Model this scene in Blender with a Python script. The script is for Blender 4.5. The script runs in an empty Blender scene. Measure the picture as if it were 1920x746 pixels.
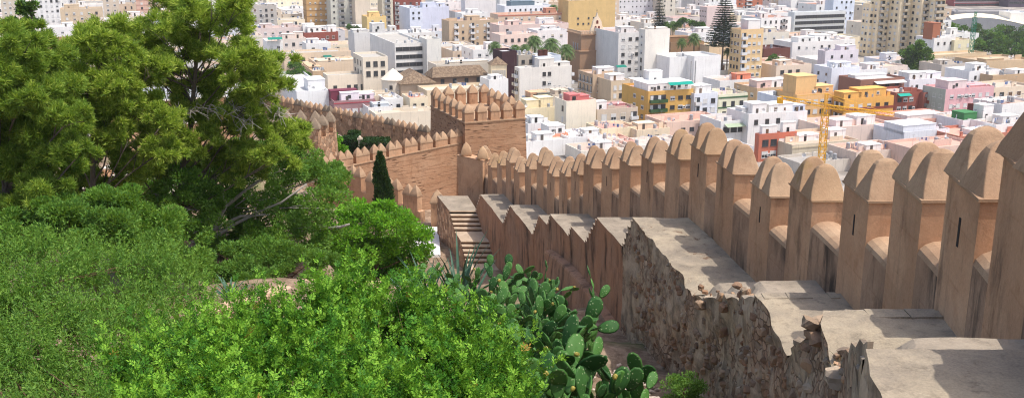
import bpy, math, random
import numpy as np
from mathutils import Vector, Matrix, noise

random.seed(7)
RNG = np.random.default_rng(11)
scene = bpy.context.scene
COL = scene.collection

# ------------------------------------------------------------------ camera frame
F_PX, PITCH, CZ = 1900.0, math.radians(15.0), 64.0
CT, ST = math.cos(PITCH), math.sin(PITCH)

def ray(px, py):
    """horizontal ratio and drop ratio, per metre of depth, of a sight line measured off the survey photo"""
    u, v = px - 960.0, py - 373.0
    den = F_PX * CT - v * ST
    return u / den, (v * CT + F_PX * ST) / den

def at(px, py, Y):
    k, q = ray(px, py)
    return Vector((k * Y, Y, CZ - q * Y))

def at_z(px, py, z):
    k, q = ray(px, py)
    Y = (CZ - z) / q
    return Vector((k * Y, Y, z))

def project(X, Y, Z):
    d = CZ - Z
    fwd = Y * CT + d * ST
    dn = d * CT - Y * ST
    return 960 + F_PX * X / fwd, 373 + F_PX * dn / fwd

# ------------------------------------------------------------------ scene objects
def tag(o, label=None, cat=None, group=None, kind=None):
    if label: o['label'] = label
    if cat: o['category'] = cat
    if group: o['group'] = group
    if kind: o['kind'] = kind
    return o

def thing(name, label, cat, loc=(0, 0, 0), rz=0.0, group=None):
    o = bpy.data.objects.new(name, None)
    o.empty_display_size = 0.3
    COL.objects.link(o)
    o.location = loc
    o.rotation_euler = (0, 0, rz)
    return tag(o, label, cat, group)

def place(name, mesh, parent=None, loc=(0, 0, 0), rz=0.0, color=None, scale=None):
    o = bpy.data.objects.new(name, mesh)
    COL.objects.link(o)
    o.location = loc
    o.rotation_euler = (0, 0, rz)
    if scale is not None: o.scale = scale
    if parent is not None: o.parent = parent
    if color is not None: o.color = (color[0], color[1], color[2], 1.0)
    return o

def copy_tree(o, parent=None):
    c = o.copy()
    COL.objects.link(c)
    c.parent = parent
    for ch in o.children:
        copy_tree(ch, c)
    return c

class MB:
    """collects polygons for ONE mesh"""
    def __init__(self):
        self.v, self.f, self.m = [], [], []
    def add(self, vs, fs, m=0):
        b = len(self.v)
        self.v.extend([tuple(p) for p in vs])
        for q in fs:
            self.f.append(tuple(b + i for i in q))
            self.m.append(m)
        return self
    def quad(self, a, b, c, d, m=0):
        return self.add([a, b, c, d], [(0, 1, 2, 3)], m)
    def box(self, x0, y0, z0, x1, y1, z1, m=0, bottom=True):
        v = [(x0, y0, z0), (x1, y0, z0), (x1, y1, z0), (x0, y1, z0), (x0, y0, z1), (x1, y0, z1), (x1, y1, z1), (x0, y1, z1)]
        f = [(4, 5, 6, 7), (0, 1, 5, 4), (1, 2, 6, 5), (2, 3, 7, 6), (3, 0, 4, 7)]
        if bottom: f.append((3, 2, 1, 0))
        return self.add(v, f, m)
    def obox(self, c, ax, ay, hx, hy, z0, z1, m=0, top=1.0):
        """box on unit plan axes ax, ay around c"""
        v = []
        for z, s in ((z0, 1.0), (z1, top)):
            for sx, sy in ((-1, -1), (1, -1), (1, 1), (-1, 1)):
                v.append((c[0] + ax[0] * hx * sx * s + ay[0] * hy * sy * s, c[1] + ax[1] * hx * sx * s + ay[1] * hy * sy * s, z))
        return self.add(v, [(4, 5, 6, 7), (0, 1, 5, 4), (1, 2, 6, 5), (2, 3, 7, 6), (3, 0, 4, 7), (3, 2, 1, 0)], m)
    def tube(self, pts, rad, n=6, m=0, cap=True):
        pts = [Vector(p) for p in pts]
        b = len(self.v)
        up = Vector((0.31, 0.17, 1)).normalized()
        for i, p in enumerate(pts):
            t = (pts[min(i + 1, len(pts) - 1)] - pts[max(i - 1, 0)])
            t = t.normalized() if t.length > 1e-9 else Vector((0, 0, 1))
            a = t.cross(up)
            a = a.normalized() if a.length > 1e-3 else t.cross(Vector((1, 0, 0))).normalized()
            c = t.cross(a)
            r = rad[i] if hasattr(rad, '__len__') else rad
            for k in range(n):
                w = 2 * math.pi * k / n
                q = p + a * (math.cos(w) * r) + c * (math.sin(w) * r)
                self.v.append((q.x, q.y, q.z))
        for i in range(len(pts) - 1):
            for k in range(n):
                k2 = (k + 1) % n
                self.f.append((b + i * n + k, b + i * n + k2, b + (i + 1) * n + k2, b + (i + 1) * n + k))
                self.m.append(m)
        if cap:
            self.f.append(tuple(b + (len(pts) - 1) * n + k for k in range(n)))
            self.m.append(m)
        return self
    def lathe(self, c, prof, n=16, m=0):
        b = len(self.v)
        for r, z in prof:
            for k in range(n):
                w = 2 * math.pi * k / n
                self.v.append((c[0] + r * math.cos(w), c[1] + r * math.sin(w), c[2] + z))
        for i in range(len(prof) - 1):
            for k in range(n):
                k2 = (k + 1) % n
                self.f.append((b + i * n + k, b + i * n + k2, b + (i + 1) * n + k2, b + (i + 1) * n + k))
                self.m.append(m)
        return self
    def mesh(self, name, mats, smooth=False, shift=None):
        me = bpy.data.meshes.new(name)
        v = self.v
        if shift is not None:
            v = [(p[0] - shift[0], p[1] - shift[1], p[2] - shift[2]) for p in v]
        me.from_pydata(v, [], self.f)
        for mt in (mats if isinstance(mats, (list, tuple)) else [mats]):
            me.materials.append(mt)
        me.polygons.foreach_set('material_index', self.m)
        if smooth:
            me.polygons.foreach_set('use_smooth', [True] * len(self.f))
        me.update()
        return me
    def build(self, name, mats, parent=None, smooth=False, color=None, world=True):
        """world=True: vertices are world coordinates, the parent is an unrotated Empty"""
        sh = parent.location if (parent is not None and world) else None
        if parent is None and world and self.v:
            a = np.array(self.v)
            sh = Vector((float(a[:, 0].mean()), float(a[:, 1].mean()), float(a[:, 2].min())))
            o = place(name, self.mesh(name, mats, smooth, sh), None, sh, 0, color)
            return o
        return place(name, self.mesh(name, mats, smooth, sh), parent, (0, 0, 0), 0, color)

def quads_mesh(name, V, mats, nper=4, matidx=None, smooth=False):
    """V: (n, nper, 3) array, every polygon its own island"""
    n = V.shape[0]
    me = bpy.data.meshes.new(name)
    me.vertices.add(n * nper)
    me.vertices.foreach_set('co', np.ascontiguousarray(V, dtype=np.float32).reshape(-1))
    me.loops.add(n * nper)
    me.loops.foreach_set('vertex_index', np.arange(n * nper, dtype=np.int32))
    me.polygons.add(n)
    me.polygons.foreach_set('loop_start', np.arange(0, n * nper, nper, dtype=np.int32))
    for mt in (mats if isinstance(mats, (list, tuple)) else [mats]):
        me.materials.append(mt)
    if matidx is not None:
        me.polygons.foreach_set('material_index', np.asarray(matidx, dtype=np.int32))
    me.update(calc_edges=True)
    return me

# ------------------------------------------------------------------ materials
def lin(r, g, b, k=1.0):
    def f(c):
        c /= 255.0
        return (c / 12.92 if c <= 0.04045 else ((c + 0.055) / 1.055) ** 2.4) * k
    return (f(r), f(g), f(b))

class NT:
    def __init__(self, name):
        self.mat = bpy.data.materials.new(name)
        self.mat.use_nodes = True
        self.t = self.mat.node_tree
        self.t.nodes.clear()
        self.out = self.n('ShaderNodeOutputMaterial')
    def n(self, typ, **kw):
        nd = self.t.nodes.new(typ)
        for k, v in kw.items():
            setattr(nd, k, v)
        return nd
    def l(self, a, b):
        self.t.links.new(a, b)
    def val(self, sock, v):
        if hasattr(v, 'is_linked') or hasattr(v, 'links'):
            self.l(v, sock)
        else:
            sock.default_value = v if not isinstance(v, tuple) or len(v) != 3 or len(sock.default_value) == 3 else (*v, 1.0)
    def coord(self, scale=(1, 1, 1), kind='Object'):
        tc = self.n('ShaderNodeTexCoord')
        mp = self.n('ShaderNodeMapping')
        mp.inputs['Scale'].default_value = scale
        self.l(tc.outputs[kind], mp.inputs['Vector'])
        return mp.outputs['Vector']
    def noise(self, vec, scale, detail=4, rough=0.6):
        nd = self.n('ShaderNodeTexNoise')
        self.l(vec, nd.inputs['Vector'])
        nd.inputs['Scale'].default_value = scale
        nd.inputs['Detail'].default_value = detail
        nd.inputs['Roughness'].default_value = rough
        return nd.outputs['Fac']
    def voro(self, vec, scale, feature='F1', out='Distance', rnd=1.0):
        nd = self.n('ShaderNodeTexVoronoi', feature=feature)
        self.l(vec, nd.inputs['Vector'])
        nd.inputs['Scale'].default_value = scale
        nd.inputs['Randomness'].default_value = rnd
        return nd.outputs[out]
    def ramp(self, fac, a, b):
        nd = self.n('ShaderNodeMapRange')
        nd.interpolation_type = 'SMOOTHSTEP'
        self.l(fac, nd.inputs['Value'])
        nd.inputs['From Min'].default_value = a
        nd.inputs['From Max'].default_value = b
        return nd.outputs['Result']
    def mix(self, fac, a, b, mode='MIX'):
        nd = self.n('ShaderNodeMix', data_type='RGBA', blend_type=mode)
        self.val(nd.inputs[0], fac)
        self.val(nd.inputs[6], a)
        self.val(nd.inputs[7], b)
        return nd.outputs[2]
    def math(self, op, a, b=0.5):
        nd = self.n('ShaderNodeMath', operation=op)
        self.val(nd.inputs[0], a)
        self.val(nd.inputs[1], b)
        return nd.outputs[0]
    def bump(self, h, strength=0.3, dist=0.05, normal=None):
        nd = self.n('ShaderNodeBump')
        nd.inputs['Strength'].default_value = strength
        nd.inputs['Distance'].default_value = dist
        self.l(h, nd.inputs['Height'])
        if normal is not None: self.l(normal, nd.inputs['Normal'])
        return nd.outputs['Normal']
    def principled(self, color, rough=0.85, normal=None, spec=0.3):
        p = self.n('ShaderNodeBsdfPrincipled')
        self.val(p.inputs['Base Color'], color)
        self.val(p.inputs['Roughness'], rough)
        p.inputs['Specular IOR Level'].default_value = spec
        if normal is not None: self.l(normal, p.inputs['Normal'])
        self.l(p.outputs[0], self.out.inputs['Surface'])
        return p
    def hsv(self, col, h=0.5, s=1.0, v=1.0):
        nd = self.n('ShaderNodeHueSaturation')
        self.val(nd.inputs['Color'], col)
        self.val(nd.inputs['Hue'], h)
        self.val(nd.inputs['Saturation'], s)
        self.val(nd.inputs['Value'], v)
        return nd.outputs[0]

def simple(name, col, rough=0.8, var=0.12, scale=3.0, spec=0.3):
    m = NT(name)
    c = m.coord()
    f = m.noise(c, scale, 5)
    col2 = tuple(x * (1 - 2 * var) for x in col)
    m.principled(m.mix(f, col2, tuple(min(1, x * (1 + var)) for x in col)), rough, spec=spec)
    return m.mat

def tinted(name, grime=0.35, rough=0.9, bump=0.15, streak=True, scale=1.0):
    """wall or roof finish that takes the object's own paint colour"""
    m = NT(name)
    oi = m.n('ShaderNodeObjectInfo')
    base = oi.outputs['Color']
    c = m.coord((1, 1, 1))
    n1 = m.noise(c, 0.25 * scale, 4)
    n2 = m.noise(c, 2.5 * scale, 5, 0.7)
    v = m.math('ADD', m.math('MULTIPLY', n1, 0.35), m.math('MULTIPLY', n2, 0.25))
    v = m.math('ADD', v, 0.70)
    col = m.hsv(base, 0.5, 1.0, v)
    if streak:
        st = m.ramp(m.noise(m.coord((1.6, 1.6, 0.12)), 1.0, 5, 0.65), 0.52, 0.78)
        dirty = m.mix(0.65, base, (0.20, 0.17, 0.14))
        col = m.mix(m.math('MULTIPLY', st, grime), col, dirty)
    else:
        st = m.ramp(m.noise(c, 0.5, 6, 0.7), 0.48, 0.72)
        dirty = m.mix(0.5, base, (0.24, 0.20, 0.17))
        col = m.mix(m.math('MULTIPLY', st, grime), col, dirty)
    m.principled(col, rough, m.bump(n2, bump, 0.05), 0.2)
    return m.mat

def earthen(name, main, light, dark, stain, course=0.0, streaks=0.6, bumpd=0.03, scale=1.0, dots=False, moss=None, sthr=(.53, .74), patch=None, lifts=0.0, grain=0.15):
    """rammed earth / lime plaster of the fortress"""
    m = NT(name)
    c = m.coord()
    big = m.noise(c, 0.35 * scale, 5, 0.65)
    mid = m.noise(c, 1.7 * scale, 6, 0.7)
    fine = m.noise(c, 14.0 * scale, 4, 0.75)
    col = m.mix(m.ramp(big, 0.35, 0.68), main, light)
    col = m.mix(m.math('MULTIPLY', m.ramp(mid, 0.5, 0.75), 0.55), col, dark)
    wn = m.n('ShaderNodeTexNoise')
    m.l(c, wn.inputs['Vector']); wn.inputs['Scale'].default_value = 1.3; wn.inputs['Detail'].default_value = 3
    wv = m.n('ShaderNodeMix', data_type='VECTOR')
    wv.inputs[0].default_value = 0.10
    m.l(c, wv.inputs[4]); m.l(wn.outputs['Color'], wv.inputs[5])
    mp = m.n('ShaderNodeMapping'); m.l(wv.outputs[1], mp.inputs['Vector']); mp.inputs['Scale'].default_value = (1.5, 1.5, 0.34)
    st = m.ramp(m.noise(mp.outputs['Vector'], 1.0 * scale, 6, 0.68), *sthr)
    st = m.math('MULTIPLY', st, m.ramp(m.noise(c, 0.30, 3), 0.36, 0.58))
    mp2 = m.n('ShaderNodeMapping'); m.l(wv.outputs[1], mp2.inputs['Vector']); mp2.inputs['Scale'].default_value = (4.5, 4.5, 0.8)
    st2 = m.ramp(m.noise(mp2.outputs['Vector'], 1.0 * scale, 5, 0.65), 0.52, 0.8)
    # old repairs: broad patches of a slightly different batch
    vp = m.n('ShaderNodeTexVoronoi', feature='F1'); m.l(wv.outputs[1], vp.inputs['Vector']); vp.inputs['Scale'].default_value = .7 * scale
    sc_ = m.n('ShaderNodeSeparateColor'); m.l(vp.outputs['Color'], sc_.inputs[0])
    col = m.hsv(col, 0.5, 1.0, m.math('ADD', 0.92, m.math('MULTIPLY', sc_.outputs[0], 0.15)))
    if lifts:
        sz = m.n('ShaderNodeSeparateXYZ'); m.l(wv.outputs[1], sz.inputs[0])
        fr_ = m.math('FRACT', m.math('DIVIDE', sz.outputs['Z'], lifts), 0)
        ln_ = m.math('SUBTRACT', 1.0, m.ramp(fr_, 0.0, 0.07))
        col = m.mix(m.math('MULTIPLY', ln_, m.math('MULTIPLY', m.ramp(mid, .42, .6), .45)), col, dark)
    col = m.mix(m.math('MULTIPLY', m.math('MAXIMUM', st, m.math('MULTIPLY', st2, 0.5)), streaks), col, stain)
    if moss:
        mo = m.ramp(m.noise(c, 1.1, 5, 0.6), 0.58, 0.72)
        col = m.mix(m.math('MULTIPLY', mo, 0.7), col, moss)
    if patch:
        col = m.mix(m.math('MULTIPLY', m.ramp(m.noise(c, .9, 7, .75), .60, .68), .8), col, patch)
    h = m.math('ADD', m.math('MULTIPLY', mid, 0.6), m.math('MULTIPLY', fine, 0.35))
    if course:
        cz = m.noise(m.coord((0.28, 0.28, course)), 1.0, 5, 0.7)
        lines = m.ramp(cz, 0.50, 0.60)
        col = m.mix(m.math('MULTIPLY', lines, 0.25), col, dark)
        h = m.math('ADD', h, m.math('MULTIPLY', lines, -0.8))
    if dots:
        vd = m.voro(m.coord((1.1, 1.1, 4.6)), 1.0)
        hole = m.math('SUBTRACT', 1.0, m.ramp(vd, 0.16, 0.42))
        pick = m.ramp(m.noise(c, .5, 4), 0.40, 0.56)
        hole = m.math('MULTIPLY', hole, pick)
        col = m.mix(m.math('MULTIPLY', hole, 0.75), col, stain)
        h = m.math('ADD', h, m.math('MULTIPLY', hole, -1.2))
    col = m.hsv(col, 0.5, 1.0, m.math('ADD', 0.82 - grain / 2, m.math('MULTIPLY', fine, 0.36 + grain)))
    m.principled(col, 0.95, m.bump(h, 0.7, bumpd), 0.15)
    return m.mat

def rubble(name, stone_a, stone_b, mortar, plaster, psize=0.5, pthr=(0.5, 0.6), scale=2.6, stain=(0.05, 0.045, 0.04)):
    """uncoursed stone with what is left of its plaster"""
    m = NT(name)
    c0 = m.coord()
    dn = m.n('ShaderNodeTexNoise')
    m.l(c0, dn.inputs['Vector']); dn.inputs['Scale'].default_value = 1.8
    wv = m.n('ShaderNodeMix', data_type='VECTOR')
    wv.inputs[0].default_value = 0.18
    m.l(c0, wv.inputs[4]); m.l(dn.outputs['Color'], wv.inputs[5])
    c = wv.outputs[1]
    edge = m.voro(c, scale, 'DISTANCE_TO_EDGE')
    vc = m.n('ShaderNodeTexVoronoi', feature='F1')
    m.l(c, vc.inputs['Vector']); vc.inputs['Scale'].default_value = scale
    sep = m.n('ShaderNodeSeparateColor')
    m.l(vc.outputs['Color'], sep.inputs[0])
    fine = m.noise(c0, 11, 5, 0.75)
    st = m.mix(sep.outputs[0], stone_a, stone_b)
    st = m.hsv(st, 0.5, 1.0, m.math('ADD', 0.6, m.math('MULTIPLY', sep.outputs[1], 0.7)))
    joint = m.ramp(edge, 0.02, 0.09)
    col = m.mix(joint, mortar, st)
    pn = m.noise(c0, psize, 7, 0.72)
    pm = m.ramp(pn, pthr[0], pthr[1])
    pc = m.mix(m.ramp(m.noise(c0, 1.3, 6, 0.7), 0.4, 0.66), plaster, tuple(x * 0.45 for x in plaster))
    col = m.mix(pm, col, pc)
    stk = m.ramp(m.noise(m.coord((1.7, 1.7, 0.22)), 1.0, 5, 0.62), 0.52, 0.74)
    col = m.mix(m.math('MULTIPLY', stk, 0.65), col, stain)
    col = m.hsv(col, 0.5, 1.0, m.math('ADD', 0.72, m.math('MULTIPLY', fine, 0.56)))
    h = m.math('ADD', m.math('MULTIPLY', m.math('MULTIPLY', joint, m.math('SUBTRACT', 1.0, pm)), 1.0), m.math('MULTIPLY', fine, 0.35))
    h = m.math('ADD', h, m.math('MULTIPLY', pm, 1.15))
    m.principled(col, 0.95, m.bump(h, 0.9, 0.035), 0.15)
    return m.mat

def leafmat(name, a, b, trans=0.35, rough=0.55, spec=0.14, sat=1.0):
    m = NT(name)
    g = m.n('ShaderNodeNewGeometry')
    r = g.outputs['Random Per Island']
    col = m.mix(r, a, b)
    p = m.n('ShaderNodeBsdfPrincipled')
    m.l(col, p.inputs['Base Color'])
    p.inputs['Roughness'].default_value = rough
    p.inputs['Specular IOR Level'].default_value = spec
    t = m.n('ShaderNodeBsdfTranslucent')
    tc = m.mix(0.5, col, (0.30, 0.42, 0.02))
    m.l(tc, t.inputs['Color'])
    mx = m.n('ShaderNodeMixShader')
    mx.inputs[0].default_value = trans
    m.l(p.outputs[0], mx.inputs[1]); m.l(t.outputs[0], mx.inputs[2])
    m.l(mx.outputs[0], m.out.inputs['Surface'])
    return m.mat

M = {}
M['wall'] = tinted('painted_plaster', 0.62)
M['roof'] = tinted('roof_surface', 0.75, streak=False)
M['glass'] = simple('window_glass', (0.055, 0.06, 0.066), 0.2, 0.3, 0.4, 0.5)
M['shut_w'] = simple('shutter_white', (0.70, 0.69, 0.66), 0.6, 0.1)
M['shut_c'] = simple('shutter_cream', (0.58, 0.50, 0.38), 0.6, 0.1)
M['shut_b'] = simple('shutter_brown', (0.16, 0.09, 0.05), 0.6, 0.1)
M['frame_w'] = simple('frame_white', (0.72, 0.71, 0.69), 0.5, 0.06)
M['frame_d'] = simple('frame_dark', (0.10, 0.085, 0.075), 0.5, 0.06)
M['void'] = simple('dark_opening', (0.03, 0.027, 0.025), 0.9, 0.2)
M['metal'] = simple('galvanised_metal', (0.36, 0.37, 0.38), 0.45, 0.15)
M['tile'] = None
M['ocre'] = earthen('ochre_plaster', lin(180, 139, 107), lin(194, 156, 124), lin(160, 116, 84), lin(84, 68, 57), streaks=0.85, sthr=(.50, .72), lifts=.82)
M['damp'] = earthen('damp_plaster', lin(160, 127, 102), lin(174, 142, 116), lin(134, 102, 80), lin(64, 55, 49), streaks=1.0, sthr=(.40, .64), lifts=.82)
M['cap'] = earthen('merlon_cap', lin(162, 131, 104), lin(178, 149, 120), lin(134, 104, 80), lin(92, 76, 62), streaks=0.4, scale=1.6, moss=None)
M['capm'] = earthen('lichen_cap', lin(164, 132, 102), lin(178, 148, 116), lin(136, 104, 78), lin(92, 76, 62), streaks=0.4, scale=1.6, moss=lin(142, 118, 62))
M['brickw'] = earthen('rammed_brick', lin(166, 127, 97), lin(178, 142, 112), lin(144, 102, 75), lin(78, 56, 44), course=4.2, streaks=0.3, dots=True, lifts=.82)
M['oldbrick'] = earthen('weathered_ochre', lin(170, 127, 98), lin(160, 127, 104), lin(136, 98, 74), lin(56, 48, 43), streaks=1.0, sthr=(.45, .68), lifts=.9)
M['slab'] = earthen('landing_slab', lin(142, 130, 114), lin(170, 155, 132), lin(88, 79, 69), lin(130, 104, 78), streaks=0.0, scale=2.2, bumpd=0.03, patch=lin(104, 76, 56), grain=.6)
M['slabf'] = earthen('landing_slab_grey', lin(142, 130, 114), lin(164, 150, 132), lin(86, 77, 68), lin(120, 100, 80), streaks=0.0, scale=2.2, bumpd=0.03)
M['rubble'] = rubble('ruined_rubble', lin(140, 112, 90), lin(176, 152, 128), lin(118, 96, 78), lin(180, 160, 136), 0.55, (0.44, 0.52), 6.5, stain=(.07, .06, .052))
M['rubble2'] = rubble('field_stone', lin(160, 118, 88), lin(196, 162, 130), lin(150, 122, 98), lin(176, 146, 118), 0.5, (0.62, 0.7), 3.0)
M['farstone'] = rubble('old_curtain_stone', lin(158, 124, 98), lin(184, 152, 124), lin(150, 120, 96), lin(182, 148, 116), 0.4, (0.5, 0.62), 2.4)
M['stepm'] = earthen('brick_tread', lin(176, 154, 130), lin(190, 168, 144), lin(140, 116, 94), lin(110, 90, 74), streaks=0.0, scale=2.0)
M['riser'] = earthen('brick_riser', lin(98, 72, 56), lin(110, 80, 62), lin(72, 52, 42), lin(60, 46, 38), streaks=0.2, scale=2.0)  # darker than the treads: shade on the step fronts put into the colour
M['bark'] = simple('bark', (0.16, 0.125, 0.095), 0.95, 0.3, 12)
M['barkp'] = simple('pale_bark', (0.40, 0.36, 0.31), 0.95, 0.25, 14)
M['barkr'] = simple('brown_twig', (0.15, 0.085, 0.05), 0.95, 0.25, 14)
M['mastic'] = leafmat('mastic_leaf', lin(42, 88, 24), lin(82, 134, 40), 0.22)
M['mastic2'] = leafmat('mastic_shoot', lin(94, 146, 40), lin(138, 180, 60), 0.22)  # sunlit tips: the highlight is painted in as a brighter, yellower leaf
M['mastic3'] = leafmat('mastic_young_tip', lin(150, 120, 50), lin(176, 146, 70), .25)
M['olive2'] = leafmat('pale_willowy_leaf', lin(90, 134, 50), lin(136, 170, 74), .4)
M['olive'] = leafmat('willowy_leaf', lin(66, 110, 40), lin(116, 154, 62), 0.40)
M['carob'] = leafmat('broad_leaf', lin(72, 114, 50), lin(122, 158, 72), 0.38)
M['lush'] = leafmat('lush_leaf', lin(88, 150, 38), lin(138, 192, 58), 0.40)
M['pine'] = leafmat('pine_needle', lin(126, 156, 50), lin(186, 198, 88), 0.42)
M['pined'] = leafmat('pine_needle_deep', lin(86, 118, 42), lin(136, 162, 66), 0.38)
M['cyp'] = leafmat('cypress_scale', lin(28, 52, 30), lin(52, 80, 40), 0.12)
M['treed'] = leafmat('city_leaf', lin(44, 72, 38), lin(74, 102, 50), 0.2)
M['treem'] = leafmat('city_leaf_mid', lin(62, 100, 44), lin(96, 134, 56), 0.2)
M['arau'] = leafmat('araucaria_needle', lin(30, 48, 38), lin(50, 70, 50), 0.1)
M['palm'] = leafmat('palm_frond', lin(64, 92, 48), lin(110, 132, 74), 0.2)
M['agave'] = simple('agave_leaf', lin(66, 98, 76), 0.6, 0.2, 5)
M['dry'] = leafmat('dry_stalk', lin(120, 100, 72), lin(160, 136, 98), 0.2)
M['pink'] = leafmat('oleander_bloom', lin(208, 120, 140), lin(228, 160, 170), 0.3)

def stone_mat():
    m = NT('mixed_stone')
    g = m.n('ShaderNodeNewGeometry')
    cr = m.n('ShaderNodeValToRGB'); m.l(g.outputs['Random Per Island'], cr.inputs[0])
    el = cr.color_ramp.elements
    el[0].color = (*lin(112, 92, 76), 1); el[1].color = (*lin(176, 158, 136), 1)
    for p_, c_ in ((.3, (150, 116, 90)), (.55, (136, 122, 106)), (.8, (164, 134, 106))):
        e_ = el.new(p_); e_.color = (*lin(*c_), 1)
    n = m.noise(m.coord(), 9, 5, .7)
    col = m.hsv(cr.outputs[0], .5, 1.0, m.math('ADD', .65, m.math('MULTIPLY', n, .7)))
    m.principled(col, .95, m.bump(n, .6, .02), .15)
    return m.mat
M['stones'] = stone_mat()
def cactus_mat():
    m = NT('cactus_skin')
    c = m.coord()
    oi = m.n('ShaderNodeObjectInfo')
    n = m.noise(c, 5, 4)
    col = m.mix(oi.outputs['Random'], lin(38, 76, 36), lin(78, 120, 54))
    col = m.hsv(col, 0.5, 1.0, m.math('ADD', 0.75, m.math('MULTIPLY', n, 0.5)))
    d = m.voro(c, 17, 'F1')
    sp = m.math('SUBTRACT', 1.0, m.ramp(d, 0.10, 0.24))
    col = m.mix(m.math('MULTIPLY', sp, 0.55), col, lin(176, 188, 140))
    m.principled(col, 0.62, m.bump(sp, 0.4, 0.01), 0.2)
    return m.mat
M['cactus'] = cactus_mat()
M['fruit'] = simple('cactus_fruit', lin(164, 150, 70), 0.5, 0.2, 8)

def tilemat():
    m = NT('roof_tile')
    c = m.coord()
    w = m.n('ShaderNodeTexWave', wave_type='BANDS', bands_direction='X')
    m.l(c, w.inputs['Vector']); w.inputs['Scale'].default_value = 1.3
    w.inputs['Distortion'].default_value = 0.6
    n = m.noise(c, 1.2, 5, 0.7)
    col = m.mix(m.ramp(n, 0.35, 0.7), lin(112, 92, 74), lin(166, 144, 118))
    col = m.mix(m.math('MULTIPLY', w.outputs['Fac'], 0.4), col, lin(84, 68, 56))
    m.principled(col, 0.9, m.bump(w.outputs['Fac'], 0.6, 0.1), 0.2)
    return m.mat
M['tile'] = tilemat()
# ================================================================== terrain
GP = [(5.2, 10, 7.4), (5.5, 15, 9.1), (5.5, 20, 10.9), (5.4, 27, 13.2), (4.1, 37, 15.0), (2.7, 45, 17.0), (1.2, 52, 19.0), (-.5, 60, 21.2),
      (-3, 66, 22.3), (-7, 66, 22.0), (-6, 74, 22.6), (-10, 78, 22.5), (0, 2, 5.4), (0, 8, 7.6), (0, 14, 9.0), (1, 20, 10.4), (0, 28, 12.4), (3, 32, 14.2),
      (-2, 36, 14.8), (-4, 46, 17.6), (-6, 56, 20.2), (-8, 12, 8.9), (-8, 20, 10.2), (-7.7, 30, 11.3), (-12, 42, 13.0), (-12, 55, 15.8),
      (-20, 45, 13.6), (-22, 60, 15.6), (-20, 75, 17.8), (-14, 66, 18.4), (-30, 80, 18.6), (-35, 50, 13), (-30, 20, 9), (-30, 8, 7),
      (9.5, 10, 9.5), (9.5, 15, 11.5), (9.5, 30, 15.5), (8, 45, 20), (3.5, 70, 25), (15, 20, 17), (25, 40, 28), (12, 60, 27), (40, 60, 42),
      (-11, 86, 26.0), (-5, 86, 26.5), (-7, 92, 26), (-16, 88, 25), (-20, 97, 23.4), (-20, 105, 23.6), (-10, 100, 24), (-32, 110, 22), (2, 92, 25), (-5, 110, 26.5), (-28, 128, 25.5),
      (-11, 113, 26.5), (-40, 150, 38), (-10, 135, 38), (10, 110, 40), (30, 100, 47), (60, 130, 58), (0, 160, 52), (-60, 170, 48), (0, 205, 64),
      (60, 190, 64), (-60, 210, 63), (-120, 160, 50), (-120, 80, 20), (-80, 60, 14), (-80, 20, 7), (80, 60, 55), (120, 100, 64), (-200, 220, 64),
      (-260, 120, 45), (200, 100, 64), (0, -20, 2), (-40, -20, 2), (30, -20, 10), (100, 0, 50), (-150, -20, 5)]
GPA = np.array(GP, dtype=float)

def ground_drop(X, Y):
    X = np.asarray(X, float); Y = np.asarray(Y, float)
    d2 = (X[..., None] - GPA[:, 0]) ** 2 + (Y[..., None] - GPA[:, 1]) ** 2
    w = 1.0 / (d2 + 3.0) ** 1.9
    z = (w * GPA[:, 2]).sum(-1) / w.sum(-1)
    f = np.clip((Y - 200) / 45.0, 0, 1); f = f * f * (3 - 2 * f)
    r = np.clip((np.abs(X) - 160) / 140.0, 0, 1); f = np.maximum(f, r * (Y > 60))
    return z * (1 - f) + 64.0 * f

def gz(x, y):
    return CZ - float(ground_drop(np.array([x]), np.array([y]))[0])

def axis(a, b, step, far):
    mid = np.arange(a, b + 1e-6, step)
    hi, lo, s = [], [], step
    x = b
    while x < far: s *= 1.25; x += s; hi.append(x)
    s = step; x = a
    while x > -far: s *= 1.25; x -= s; lo.append(x)
    return np.array(lo[::-1] + list(mid) + hi)

gx, gy = axis(-36, 24, 0.7, 6500), axis(4, 84, 0.7, 6500)
XX, YY = np.meshgrid(gx, gy)
ZZ = CZ - ground_drop(XX, YY)
near = (np.abs(XX) < 60) & (YY < 140)
bump_n = np.zeros_like(ZZ)
for (i, j) in np.argwhere(near):
    p = Vector((XX[i, j], YY[i, j], 0))
    bump_n[i, j] = noise.noise(p * 0.35) * 0.22 + noise.noise(p * 1.1) * 0.10
ZZ = ZZ + bump_n
nx, ny = len(gx), len(gy)
idx = np.arange(nx * ny).reshape(ny, nx)
gme = bpy.data.meshes.new('ground')
gme.from_pydata(np.stack([XX, YY, ZZ], -1).reshape(-1, 3).tolist(), [],
                np.stack([idx[:-1, :-1], idx[:-1, 1:], idx[1:, 1:], idx[1:, :-1]], -1).reshape(-1, 4).tolist())
gm = NT('soil_and_town_paving')
c = gm.coord()
n1, n2, n3 = gm.noise(c, 0.22, 5), gm.noise(c, 1.6, 6, 0.7), gm.noise(c, 9, 5, 0.8)
soil = gm.mix(gm.ramp(n2, 0.35, 0.7), lin(112, 92, 75), lin(164, 141, 119))
soil = gm.mix(gm.math('MULTIPLY', gm.ramp(n3, 0.55, 0.75), 0.6), soil, lin(190, 172, 152))
soil = gm.mix(gm.math('MULTIPLY', gm.ramp(n1, 0.5, 0.66), 0.75), soil, lin(84, 96, 52))
town = gm.mix(gm.ramp(gm.noise(c, 0.06, 4), 0.4, 0.65), lin(122, 116, 110), lin(176, 166, 154))
sx = gm.n('ShaderNodeSeparateXYZ'); gm.l(c, sx.inputs[0])
far_f = gm.ramp(sx.outputs['Z'], 12.0, 4.0)
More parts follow.
